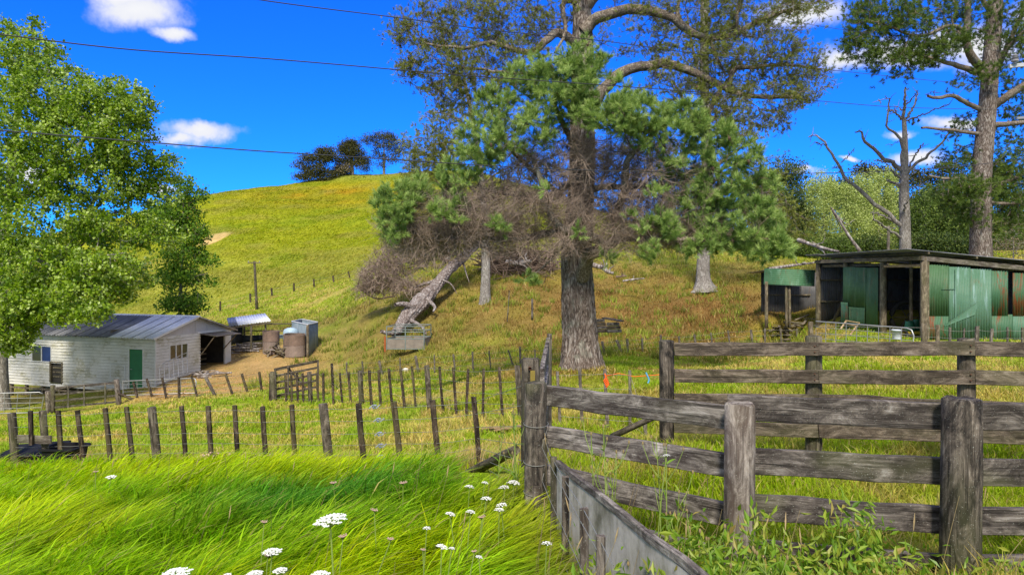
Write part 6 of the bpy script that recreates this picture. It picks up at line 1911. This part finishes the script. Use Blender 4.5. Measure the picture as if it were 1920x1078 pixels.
for l, a, b2 in [([(835, 530, 45), (800, 538, 45), (760, 545, 45), (725, 535, 45.5), (700, 510, 46)], .10, .03), ([(780, 540, 45), (750, 520, 46), (730, 490, 46), (715, 465, 46)], .06, .02), ([(740, 555, 45.5), (705, 560, 46), (680, 545, 46), (665, 535, 46)], .06, .03), ([(860, 500, 47), (820, 480, 47), (780, 455, 47), (750, 430, 47)], .08, .02)]:
    TF.limb(PP(l), a, b2, 14, .05)
for (p, rad) in TF.limbs:
    V, F = tubes([(sub(p, bF), rad)], 7); obj('dead_branch', mesh('dead_branch', V, F, M_twig, True), fl_)
tips = blob_tips(TF.r, [(720, 520, 46, 46, 34, 1.6, 420), (760, 480, 46.5, 60, 34, 1.8, 330), (690, 540, 46, 26, 18, 1, 130), (800, 450, 47, 60, 34, 1.8, 260), (770, 540, 45, 40, 14, 1, 120), (830, 480, 47, 50, 24, 1.4, 150)])
tips, dr = TF.grow(tips, .2, .12)
V, F = tubes([(sub(p, bF), x) for p, x in TF.radii(.012, .36, .05)], 3); stuffo('dead_twigs', V, F, M_twig_grey, fl_)
fine = []
for (tip, d_) in zip(tips, dr):
    for kk in range(4):
        v = norm(d_ + TF.r.normal(0, .7, 3) + (0, 0, .3)); L = TF.r.uniform(.3, .9)
        fine.append((sub(np.array([tip - d_ * .2, tip + v * L * .5, tip + v * L + TF.r.normal(0, .08, 3)]), bF), np.array([.012, .010, .006])))
V, F = tubes(fine, 3); stuffo('fine_twigs', V, F, M_twig_grey, fl_)

# heap of brushwood and logs on the bank crest
bh = thing('brush_heap', 'dark heap of dead brushwood on the bank crest left of the big trunk', 'brush heap', tuple(G(960, 52)))
bB = Vector(bh.location); rg = np.random.default_rng(8); ln = []
for i in range(700):
    px = rg.uniform(905, 1040); q = G(px, 52 + rg.normal(0, 1.2)); h = rg.random() ** 1.4 * 1.7
    v = norm(rg.normal(0, 1, 3) * (1, .6, .45)) * rg.uniform(.4, 1.3)
    c = np.array(q) + (0, 0, h); ln.append((sub(np.array([c - v, c + rg.normal(0, .1, 3), c + v]), bB), np.array([.03, .025, .012]) * rg.uniform(.5, 1.8)))
V, F = tubes(ln, 4); stuffo('branches', V, F, M_twig, bh)
for lab, pts, r0, mt in [('bleached log lying on the bank just left of the big trunk', [(950, 492, 50), (975, 494, 49.5), (995, 489, 49)], .22, M_deadwood), ('pale crooked root log on the bank right of the big trunk', [(1112, 497, 46), (1130, 502, 45.5), (1140, 510, 45), (1150, 512, 45)], .17, M_deadwood),
                         ('short dead branch on the grass to the right of the crooked root log', [(1168, 527, 44), (1185, 524, 44), (1208, 522, 43.5)], .07, M_deadwood), ('dark broken stick on the bank under the green crown', [(1155, 519, 45), (1168, 518, 45), (1175, 517, 45)], .07, M_twig),
                         ('long pale dead branch leaning over the left end of the shed roof', [(1497, 450, 38), (1520, 458, 37), (1550, 467, 36), (1574, 472, 35)], .11, M_deadwood), ('straight broken pole sticking up behind the shed roof', [(1612, 470, 39), (1590, 440, 39), (1572, 410, 39), (1558, 389, 39)], .09, M_deadwood),
                         ('grey limb lying across the top of the small open shelter', [(1440, 505, 35), (1470, 500, 36), (1500, 496, 37), (1530, 492, 38)], .10, M_deadwood)]:
    q = smooth_path(PP(pts), 10); b0 = q[0].copy()
    o = thing('dead_log', lab, 'log', tuple(b0))
    V, F = tubes([(q - b0, np.linspace(r0, r0 * .5, 10) * (1 + rg.normal(0, .08, 10)))], 9)
    obj('stem', mesh('stem', V, F, mt, True), o)
    m = q[5] - b0; tw = []
    for kk in range(4):
        v = norm(rg.normal(0, 1, 3) + (0, 0, .5)) * r0 * rg.uniform(3, 6); tw.append((np.array([m * rg.uniform(.5, 1.6), m + v * .5, m + v]), np.array([.4, .3, .15]) * r0))
    V, F = tubes(tw, 5); obj('side_branches', mesh('side_branches', V, F, mt, True), o)
# thin pale stakes in front of the bank
for lab, a, b in (('thin pale stake standing alone on the grassy bank left of the big trunk', (951, 604, 36), (955, 545, 36)), ('short dark stump post on the bank beside the pale stake', (998, 600, 36), (998, 560, 36))):
    o = post('stake', P(*a), P(*b), .03 if a[0] < 990 else .06, .02 if a[0] < 990 else .05, M_batten_grey, None, 6); prop(o, lab, 'stake')

# ------------------------------------------------------------ power lines
def cable(label, pts, r):
    out = []
    for (px, py) in pts:
        u = (px - 960) / FOC
        t = (u * 10 + 7.5) / (30.9 - 20 * u)
        Y = 10 + 20 * t
        out.append(P(px, py, Y))
    p = smooth_path(out, 60)
    V, F = tubes([(p, np.full(60, r))], 5)
    prop(obj('power_line', mesh('power_line', V, F, M_cable, True)), label, 'power line', None)


cable('highest cable, entering at the top edge left of the big pine', [(200, -50), (485, 0), (740, 33), (940, 59), (1137, 78), (1378, 111), (1580, 134), (1774, 154), (1955, 170)], .010)
cable('cable starting high in the left tree and crossing the middle of the pine crown', [(-60, 58), (0, 65), (240, 93), (480, 109), (640, 122), (862, 141), (1120, 159), (1322, 174), (1514, 188), (1700, 202), (1920, 206), (1955, 206)], .011)
cable('lowest cable, dropping from the left tree to just over the hilltop trees', [(-60, 240), (0, 245), (288, 268), (480, 283), (640, 293), (870, 308), (1120, 320), (1397, 325), (1580, 324), (1755, 316), (1955, 296)], .011)
cable('faint thin cable in the sky between the two right-hand pines', [(1250, 8), (1400, 30), (1496, 43), (1625, 63), (1811, 89), (1955, 104)], .007)
ut_ = thing('power_pole', 'power pole crossarm with insulators reaching in at the right edge', 'pole', tuple(Pz(1990, 29, gz_at(23.3, 29))))
bU = Vector(ut_.location)
post('post', (0, 0, -.3), (0, 0, float(P(1990, 60, 29).z - bU.z)), .17, .13, M_post_pale, ut_, 10)
beam('crossarm', P(1892, 125, 28.6) - bU, P(2010, 112, 28.8) - bU, .10, .16, m_plain('crossarm_grey', (.42, .44, .46), .6), ut_, side=(0, 0, 1))
for (px, py) in ((1903, 120), (1950, 116)):
    q = P(px, py, 28.5) - bU
    V, F = tubes([(np.array([q + Vector((0, 0, z)) for z in (0, .08, .1, .16, .18, .24, .26, .34, .40)]), np.array([.05, .05, .13, .13, .07, .13, .07, .11, .04]) * 1.1)], 12)
    obj('insulator', mesh('insulator', V, F, m_plain('insulator_brown_grey', (.25, .24, .25), .3, 0, .1, 4, .5)), ut_)
beam('lower_arm', P(1906, 222, 28.6) - bU, P(2010, 216, 28.8) - bU, .08, .1, M_galv, ut_, side=(0, 0, 1))

# ------------------------------------------------------------ grass
def blades(x, y, L, w, lean, az, levels, colr, zoff=0.0, r=None):
    """curved tapered blades on the ground; returns V, F, col"""
    n = len(x); z = H(x, y) - .02 + zoff
    up = np.column_stack([np.zeros(n), np.zeros(n), np.ones(n)])
    hd = np.column_stack([np.cos(az), np.sin(az), np.zeros(n)])
    sd = np.column_stack([-np.sin(az), np.cos(az), np.zeros(n)])
    # turn the flat of the blade around a little
    tw = r.uniform(-1.2, 1.2, n)
    sd = sd * np.cos(tw)[:, None] + hd * np.sin(tw)[:, None]
    Vs = []
    b = np.column_stack([x, y, z])
    for k in range(levels + 1):
        t = k / levels
        p = b + up * (L * np.sin(np.minimum(t * (1.57 - lean * .55), 1.57)) / 1.0 * (1 - .25 * lean * t))[:, None] + hd * (L * lean * t ** 1.7)[:, None]
        if k < levels:
            ww = (w * (1 - t * .55) * .5)[:, None]
            Vs += [p - sd * ww, p + sd * ww]
        else: Vs += [p]
    V = np.stack(Vs, 1)
    m = V.shape[1]
    base_i = (np.arange(n) * m)[:, None]
    Fq = []
    for k in range(levels - 1):
        Fq.append(base_i + np.array([[2 * k, 2 * k + 1, 2 * k + 3, 2 * k + 2]]))
    Ft = base_i + np.array([[2 * levels - 2, 2 * levels - 1, 2 * levels]])
    F = ([np.concatenate(Fq)] if Fq else []) + [Ft]
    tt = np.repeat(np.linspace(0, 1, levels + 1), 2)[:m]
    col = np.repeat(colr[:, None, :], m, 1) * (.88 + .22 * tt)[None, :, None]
    return V.reshape(-1, 3), F, col.reshape(-1, 3)


def sample(n, y0, y1, u0, u1, r, p=1.0):
    """points spread evenly in view angle, denser near"""
    u = r.uniform(u0, u1, n)
    y = y0 * (y1 / y0) ** (r.random(n) ** p)
    return u * y, y


def tint_(c, r, s=.18, yel=0.0, yc=(.45, .36, .14)):
    n = len(c)
    k = 1 + r.normal(0, s, (n, 1))
    c = c * k * (1 + r.normal(0, .06, (n, 3)))
    if yel:
        m = r.random(n) < yel
        c[m] = np.array(yc) * (1 + r.normal(0, .2, (m.sum(), 1)))
    return np.clip(c, .003, .9)


r = np.random.default_rng(99)
# long swept grass in the foreground
x, y = sample(150000, 1.9, 12.0, -.95, .16, r, .9)
px = 960 + FOC * x / y
fy = np.interp(px, [-300, 23, 290, 605, 888, 940, 1010, 1060, 1140], [12.2, 12., 11.4, 10.6, 9.3, 8.0, 5.2, 4.2, 3.0])
edge = fy - .1 + (fbm(x * 2, y * 2, 2) - .5) * .8
k = (y < edge); x, y = x[k], y[k]
wv = r.uniform(.6, 1.7, len(x))
flow = fbm(x * .45 + 20, y * .6, 3); fl2 = fbm(x * 1.5 + 5, y * 1.5, 2)
clump = fbm(x * 2.6, y * 2.6, 2)
az = .15 + (flow - .5) * 3.4 + (fl2 - .5) * 1.8 + r.normal(0, .48, len(x))
edgef = sstep(0.0, 2.2, np.interp(960 + FOC * x / y, [-300, 23, 290, 605, 888, 1010, 1140], [12.2, 12., 11.4, 10.6, 9.3, 5.2, 3.0]) - y)
logz = sstep(800, 880, 960 + FOC * x / y) * sstep(5.6, 6.6, y)
L = (.25 + .38 * clump + .17 * (fl2)) * (.42 + .58 * edgef) * (1 - .85 * logz) * r.uniform(.75, 1.15, len(x))
lean = np.clip(.45 + .5 * flow + r.normal(0, .12, len(x)), .15, 1.1)
c = tint_(zonecol(x, y), r, .28, .035)
rightmix = sstep(830, 960, 960 + FOC * x / y)[:, None]
c = c * (1 - .45 * rightmix) + rightmix * .45 * np.array((.24, .25, .05))
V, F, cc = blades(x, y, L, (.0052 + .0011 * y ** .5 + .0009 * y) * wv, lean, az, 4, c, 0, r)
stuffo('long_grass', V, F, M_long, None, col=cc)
# yard grass right
x, y = sample(130000, 2.4, 16.0, .02, .98, r, .85)
px = 960 + FOC * x / y
k = ~((px < 1120) & (y < 5)) | (r.random(len(x)) < .5); x, y, px = x[k], y[k], px[k]
cl = fbm(x * 2.2, y * 2.2, 3); dry = fbm(x * 1.1 + 50, y * 1.1, 3)
L = (.09 + .26 * cl ** 1.5) * r.uniform(.6, 1.3, len(x)) * (1 + .5 * (y < 4.6))
c = zonecol(x, y); c = lerp3(c, (.30, .42, .012), np.clip(.75 - (dry > .52) * .6 - sstep(8, 13, y) * .7, 0, 1))
c = tint_(c, r, .18, .14)
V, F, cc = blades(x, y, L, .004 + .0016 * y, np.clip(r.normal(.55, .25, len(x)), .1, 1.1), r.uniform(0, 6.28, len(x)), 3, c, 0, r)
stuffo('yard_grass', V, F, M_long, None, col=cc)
# paddock
x, y = sample(240000, 8.5, 36, -1.0, .95, r, .9)
px = 960 + FOC * x / y
fy2 = np.interp(px, [23, 290, 605, 888, 1000, 1050], [12., 11.4, 10.6, 9.5, 6, 10])
k = (y > fy2 - .2) & ~((x > SX - .5) & (y > SY - .3)); x, y = x[k], y[k]
cl = fbm(x * 1.1, y * 1.1, 3); n2 = fbm(x * 3.3, y * 3.3, 2)
L = (.06 + .24 * cl ** 2) * r.uniform(.6, 1.4, len(x)) * (1 - .5 * sstep(27, 31, y) * (x < -8))
c = tint_(zonecol(x, y), r, .2, .14, (.56, .42, .17))
grn = sstep(.52, .62, fbm(x * .9 + 70, y * .9, 3)); c = lerp3(c, (.22, .38, .012), grn * .7)
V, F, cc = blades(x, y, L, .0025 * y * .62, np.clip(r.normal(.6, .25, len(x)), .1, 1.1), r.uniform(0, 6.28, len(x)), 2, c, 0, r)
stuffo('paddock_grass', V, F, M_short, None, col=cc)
# bank and slopes
x, y = sample(210000, 33, 80, -.8, .75, r, .9)
inh = (x > -30) & (x < -15) & (y > 35) & (y < 44)
loc = np.column_stack([(x + 18.8) * .948 - (y - 36) * .319, (x + 18.8) * .319 + (y - 36) * .948])
inh = (loc[:, 0] > -11.3) & (loc[:, 0] < .1) & (loc[:, 1] > -.1) & (loc[:, 1] < 5.8)
k = ~inh & ~((x > SX - .5) & (y < 33)); x, y = x[k], y[k]
cl = fbm(x * .9, y * .6, 3)
L = (.08 + .40 * cl ** 2.2) * r.uniform(.5, 1.5, len(x))
trk = ((x < -8) & (y < 50)); L[trk] *= .32
c = tint_(zonecol(x, y), r, .24, .10, (.40, .30, .11))
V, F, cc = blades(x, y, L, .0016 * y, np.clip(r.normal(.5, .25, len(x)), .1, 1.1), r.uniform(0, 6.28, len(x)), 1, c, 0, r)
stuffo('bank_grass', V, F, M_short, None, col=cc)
# tufts of rank grass on the bank
x, y = sample(900, 30, 62, -.42, .42, r); X_ = np.repeat(x, 26) + r.normal(0, .16, 900 * 26); Y_ = np.repeat(y, 26) + r.normal(0, .16, 900 * 26)
c = tint_(np.tile((.22, .27, .035), (len(X_), 1)) * np.repeat(r.uniform(.7, 1.3, (900, 1)), 26, 0), r, .15, .15)
k = ~((X_ < -13) & (Y_ < 46)) & ~((X_ > SX - .5)); 
V, F, cc = blades(X_[k], Y_[k], r.uniform(.25, .6, k.sum()), np.full(k.sum(), .05), r.uniform(.2, .8, k.sum()), r.uniform(0, 6.28, k.sum()), 1, c[k], 0, r)
stuffo('rank_tufts', V, F, M_short, None, col=cc)
# hill
x, y = sample(160000, 78, 232, -.62, .25, r, .8)
cl = fbm(x * .25, y * .2, 3)
L = (.25 + .75 * cl ** 1.6) * r.uniform(.5, 1.5, len(x))
scar = (((x + 64.5) / 3.3) ** 2 + ((H(x, y) - 9.8) / 1.9) ** 2 < .9) & (np.abs(y - 148) < 32)
L = L[~scar]; x, y = x[~scar], y[~scar]
c = tint_(zonecol(x, y) * 1.12, r, .06)
L = L * .6
V, F, cc = blades(x, y, L, .0018 * y, np.clip(r.normal(.9, .2, len(x)), .3, 1.3), r.normal(.3, .5, len(x)), 1, c, 0, r)
stuffo('hill_grass', V, F, M_short, None, col=cc)
# dry strip under the front fence, seed heads
x0 = []
x, y = sample(9000, 8.7, 12.4, -.8, .02, r); px = 960 + FOC * x / y
fy3 = np.interp(px, [23, 290, 605, 888], [12., 11.4, 10.6, 9.5]); k = np.abs(y - fy3 - .05) < .35; x, y = x[k], y[k]
V, F, cc = blades(x, y, r.uniform(.2, .5, len(x)), np.full(len(x), .010), r.uniform(.3, 1., len(x)), r.normal(.3, .8, len(x)), 3, tint_(np.tile((.44, .33, .14), (len(x), 1)), r, .2), 0, r)
stuffo('dry_grass', V, F, M_short, None, col=cc)
ln = []; hd = []
for i in range(170):
    if i < 80: u_, yy = r.uniform(.0, .30), r.uniform(2.6, 6)
    elif i < 100: u_, yy = r.uniform(.3, .74), r.uniform(3.0, 4.2)
    else: u_, yy = r.uniform(-.75, 0), r.uniform(3.5, 9)
    q = np.array((u_ * yy, yy, gz_at(u_ * yy, yy))); h = r.uniform(.45, .85)
    d = r.normal(0, .16, 3) + (.12, 0, 1); d = norm(d)
    p = np.array([q, q + d * h * .5, q + d * h + (.05, 0, -.02)]); ln.append((p, np.array([.0022, .0018, .0012])))
    if i % 3 == 0: hd.append((np.array([p[2], p[2] + d * .04, p[2] + d * .085]), np.array([.0015, .0042, .001])))
V, F = tubes(ln, 3); stuffo('seed_stems', V, F, M_stem_br, None)
V, F = tubes(hd, 4); stuffo('seed_heads', V, F, m_plain('seed_head_brown', (.40, .29, .15), .9), None)

# ------------------------------------------------------------ umbel flowers
def umbel(label, px, py, w, kind, dY=None, side=False, group='wild carrot flowers in the long grass'):
    Y = dY or min(max(FOC * .088 / w, 2.15), 6.3)
    while Y > 2.2 and P(px, py, Y).z - gz_at((px - 960) / FOC * Y, Y) < (.62 if py > 925 else .5): Y -= .05
    rd = w / FOC * Y / 2
    top = P(px, py, Y)
    x = top.x + random.uniform(-.05, .05) * Y * .3; g = Vector((x, Y + random.uniform(-.03, .06), gz_at(x, Y)))
    if top.z - g.z < .25: top.z = max(top.z, g.z + .3)
    t = thing('umbel_flower', label, 'flower', tuple(g), 0, group)
    rg = np.random.default_rng(int(px * 3 + py))
    tp = top - g
    V, F = tubes([(smooth_path([(0, 0, -.02), (tp.x * .3 + rg.normal(0, .02), tp.y * .4, tp.z * .5), (tp.x, tp.y, tp.z - rd * .75)], 8), np.linspace(.004, .0028, 8))], 5)
    obj('stem', mesh('stem', V, F, M_stem, True), t)
    # rays
    nU = 30 if w > 25 else 16
    i = np.arange(nU) + .5; rr = np.sqrt(i / nU) * rd; aa = i * 2.39996
    tilt = rg.normal(0, .12)
    cz = tp.z - (rr / rd) ** 2 * rd * (.30 if kind else -.25)
    C = np.column_stack([tp.x + rr * np.cos(aa), tp.y + rr * np.sin(aa), cz + np.cos(aa) * rr * tilt])
    b0 = np.array((tp.x, tp.y, tp.z - rd * .75))
    V, F = tubes([(np.array([b0, (b0 + c) / 2 + (c - b0) * (.0, 0, .1), c]), np.array([.0012, .001, .0008]) * (1 if w > 25 else 1.5)) for c in C], 3)
    obj('rays', mesh('rays', V, F, M_stem, False), t)
    # florets
    per = 14 if w > 25 else 7
    N = nU * per; s = rd * (.075 if w > 25 else .14)
    ctr = np.repeat(C, per, 0) + rg.normal(0, 1, (N, 3)) * np.array([.085, .085, .03]) * rd
    k = 5; a = np.arange(k) / k * 2 * math.pi + .3
    V = ctr[:, None, :] + np.stack([np.cos(a) * s, np.sin(a) * s, np.where(np.arange(k) % 2, s * .4, -s * .1)], 1)[None] * rg.uniform(.7, 1.2, (N, 1, 1))
    o = obj('florets', mesh('florets', V.reshape(-1, 3), np.arange(N * k).reshape(N, k), M_white_fl if kind else M_pink_fl), t)
    o['kind'] = 'stuff'


fls = [
    (620, 968, 58, 1, 'largest flat white umbel standing tall in the middle of the foreground grass'),
    (510, 1030, 33, 1, 'white umbel low left of the largest one, just above a faded pink head'),
    (330, 1069, 50, 1, 'big white umbel at the bottom edge, furthest left of the white flowers there'),
    (477, 1072, 30, 1, 'white umbel at the bottom edge right of the big left one'),
    (525, 1066, 26, 1, 'small white umbel between two bottom edge umbels'),
    (602, 1073, 33, 1, 'white umbel on the bottom edge straight below the largest one'),
    (425, 1076, 16, 1, 'sliver of white umbel cut by the bottom edge at the left'),
    (208, 892, 18, 1, 'lone white umbel far left in the long grass near the dark post fence'),
    (880, 910, 15, 1, 'small white umbel just below the fallen mossy log'),
    (909, 903, 12, 1, 'tiny white umbel up and right of the one below the log'),
    (945, 911, 18, 1, 'flat white umbel left of the brightest one near the corner post'),
    (963, 902, 22, 1, 'white umbel highest and closest to the thick corner post'),
    (911, 932, 18, 1, 'white umbel in the middle of the cluster left of the corner post'),
    (940, 944, 19, 1, 'upper of the two touching white umbels left of the corner post'),
    (936, 953, 17, 1, 'lower of the two touching white umbels left of the corner post'),
    (844, 961, 17, 1, 'white umbel leftmost of the scattered cluster right of centre'),
    (882, 957, 16, 1, 'white umbel midway between the log and the bottom cluster'),
    (800, 988, 14, 1, 'small white umbel alone, lower left of the cluster'),
    (828, 1022, 20, 1, 'rounded cream umbel low right of centre'),
    (847, 1026, 11, 1, 'tiny white umbel touching the rounded cream one'),
    (898, 1042, 13, 1, 'small white umbel lowest right, below the cluster'),
    (1025, 1016, 18, 1, 'white umbel at the foot of the low battens beside the corner post'),
    (756, 905, 14, 0, 'cupped pink-brown seed head below the front fence'),
    (643, 1005, 16, 0, 'round pink-brown seed head just below the largest white umbel'),
    (702, 956, 13, 0, 'flat brown seed head right of the largest white umbel'),
    (732, 1010, 13, 0, 'flat brown seed head lower right of the largest white umbel'),
    (625, 905, 12, 0, 'dark small seed head above the largest white umbel'),
    (903, 969, 14, 0, 'brownish pink head in the right hand cluster of white umbels'),
    (502, 1041, 12, 0, 'small pink head touching the white umbel low left'),
    (495, 978, 12, 0, 'small brown head left of the largest white umbel'),
    (793, 1030, 10, 0, 'tiny round brown head left of the rounded cream umbel'),
    (889, 1033, 10, 0, 'tiny brown ring-shaped head just above the lowest small white umbel'),
    (180, 884, 8, 0, 'tiny brown head by the black tub at the left'),
    (1249, 852, 13, 1, 'small cream flower head in front of the second rail of the yard fence')]
for (px, py, w, kd, lab) in fls:
    umbel(lab, px, py, w, kd, dY=(3.9 if px > 1200 else (4.6 if px > 1000 else None)))

# ------------------------------------------------------------ leafy weeds by the yard fence
def leaf_mesh(L, w, seed, mat, lobes=0):
    rg = np.random.default_rng(seed)
    n = 9; V = []; F = []
    for i in range(n):
        t = i / (n - 1)
        ww = w * math.sin(math.pi * min(1, t * .9 + .06)) ** .8 * (1 - .3 * t)
        if lobes: ww *= (1 + .35 * (-1) ** i)
        x = L * t; z = L * (.22 * t - .50 * t * t)
        V += [(x, -ww, z + ww * .35), (x, 0, z), (x, ww, z + ww * .35)]
    for i in range(n - 1):
        a = i * 3; F += [[a, a + 3, a + 4, a + 1], [a + 1, a + 4, a + 5, a + 2]]
    me = mesh('leaf', V, F, mat, True, {'rnd': np.full(len(V), rg.uniform(.2, .9))})
    return me


leafs = [leaf_mesh(.17, .0155, k, M_weed, k % 2) for k in range(6)]


def weed(label, px, Y, h, nl, group='leafy weeds along the yard fence', lean=0.0, lsc=1.0, fl=None):
    b = G(px, Y, -.02)
    t = thing('leafy_weed', label, 'weed', tuple(b), 0, group)
    rg = random.Random(int(px * 7 + Y * 13))
    pts = [(0, 0, 0), (lean * .3 * h + rg.gauss(0, .02), rg.gauss(0, .02), h * .5), (lean * h + rg.gauss(0, .03), rg.gauss(0, .03), h)]
    p = smooth_path(pts, 9)
    lines = [(p, np.linspace(.006, .0025, 9))]
    tips = [p[-1]]
    for k in range(rg.choice((2, 3, 4))):
        a = p[rg.randrange(4, 8)]; az_ = rg.uniform(0, 6.28); L = h * rg.uniform(.12, .28)
        e = a + np.array((math.cos(az_) * L * .5, math.sin(az_) * L * .5, L))
        lines.append((np.array([a, (a + e) / 2 + (math.cos(az_) * .01, 0, -.01), e]), np.array([.003, .0025, .0018]))); tips.append(e)
    V, F = tubes(lines, 5); obj('stem', mesh('stem', V, F, M_stem, True), t)
    for i in range(nl):
        f = (i + .6) / (nl + 1)
        q = p[min(8, int(f * 9))]; az_ = i * 2.4 + rg.uniform(-.4, .4)
        o = obj('leaf', leafs[rg.randrange(6)], t)
        s = (1.15 - f * .75) * rg.uniform(.75, 1.15) * lsc
        o.location = tuple(q); o.scale = (s, s * rg.uniform(.8, 1.2), s)
        o.rotation_euler = (rg.gauss(0, .35), -rg.uniform(.5, 1.25), az_)
    for q in tips:
        V, F = tubes([(np.array([q, q + (0, 0, .010), q + (0, 0, .022)]), np.array([.004, .0075, .004]))], 6); obj('bud', mesh('bud', V, F, fl or M_stem_br, True), t)


M_yfl = m_plain('yellow_petals', (.80, .48, .02), .6)
ws = [(1380, 3.2, .62, 13, 'weed with broad leaves at the foot of the pale round post, left side', 0), (1415, 3.05, .60, 14, 'leafy weed directly in front of the pale round post', 0), (1452, 3.3, .60, 13, 'leafy weed just right of the pale round post', 0),
      (1490, 3.0, .55, 14, 'lush bright weed below the lowest rail between the two near posts', M_yfl), (1525, 3.2, .56, 12, 'leafy weed with a yellow bud beneath the middle of the rails', M_yfl), (1565, 3.15, .50, 12, 'low leafy weed halfway between the two near posts', 0), (1600, 3.3, .42, 10, 'small leafy weed near the black-streaked post', 0),
      (1340, 3.4, .66, 13, 'tall weed left of the pale post with drying leaves', 0), (1305, 3.6, .72, 13, 'tall weed standing behind the end of the grey sheet panel', 0), (1235, 4.3, .95, 16, 'tall narrow thistle in front of the third rail', 0), (1252, 4.35, .90, 15, 'thistle stem touching the small cream flower head', 0), (1275, 4.0, .7, 12, 'shorter thistle right of the cream flower head', 0),
      (1108, 4.2, 1.05, 17, 'tall thistle growing along the grey sheet panel', 0), (1128, 4.05, 1.12, 18, 'tallest thistle rising above the second rail near the panel', 0), (1145, 4.3, .9, 14, 'slender thistle behind the tallest one', 0), (1160, 4.5, .8, 13, 'thin thistle in front of the third rail end', 0),
      (958, 5.4, .95, 15, 'bright leafy weed left of the thick gate post', 0), (972, 5.2, 1.0, 15, 'leafy weed leaning on the corner posts', 0), (945, 5.8, .8, 13, 'leafy weed beside the end of the fallen log', 0), (1180, 3.5, .5, 10, 'weed growing out under the capping of the sheet panel', 0), (1650, 3.2, .40, 8, 'small weed left of the black-streaked post', 0), (1880, 3.3, .42, 9, 'small weed right of the black-streaked post', 0)]
for (px, Y, h, nl, lab, fm) in ws:
    weed(lab, px, Y, h, int(nl * 1.3), fl=fm or None, lsc=1.15 if h < .7 else .8)
# undergrowth below the near rails
N = 2600
u_ = np.concatenate([r.uniform(.30, .62, 1500), r.uniform(.10, .3, 700), r.uniform(.62, .78, 400)]); yy = r.uniform(2.7, 4.0, N)
X_ = u_ * yy; Y_ = yy; Zz = H(X_, Y_) + r.random(N) ** 1.2 * .50 * (.4 + 1.1 * fbm(X_ * 5, Y_ * 5, 2)) * (1 - .45 * (u_ > .55))
V, F, rn = leaf_cloud(r, np.column_stack([X_, Y_, Zz]), 6, .05, .075, .0, .30, -1.0)
stuffo('weed_undergrowth', V, F, M_weed, None, rn)
# clover heads by the fence
cv = []
for i in range(70):
    px = r.uniform(370, 620); Y = 10.3 + r.normal(0, .25) + (620 - px) * .002; q = G(px, Y, r.uniform(.18, .30)); cv.append((np.array([q, q + Vector((0, 0, .015)), q + Vector((0, 0, .03))]), np.array([.008, .017, .008])))
V, F = tubes(cv, 6); stuffo('clover_heads', V, F, M_pink_fl, None)
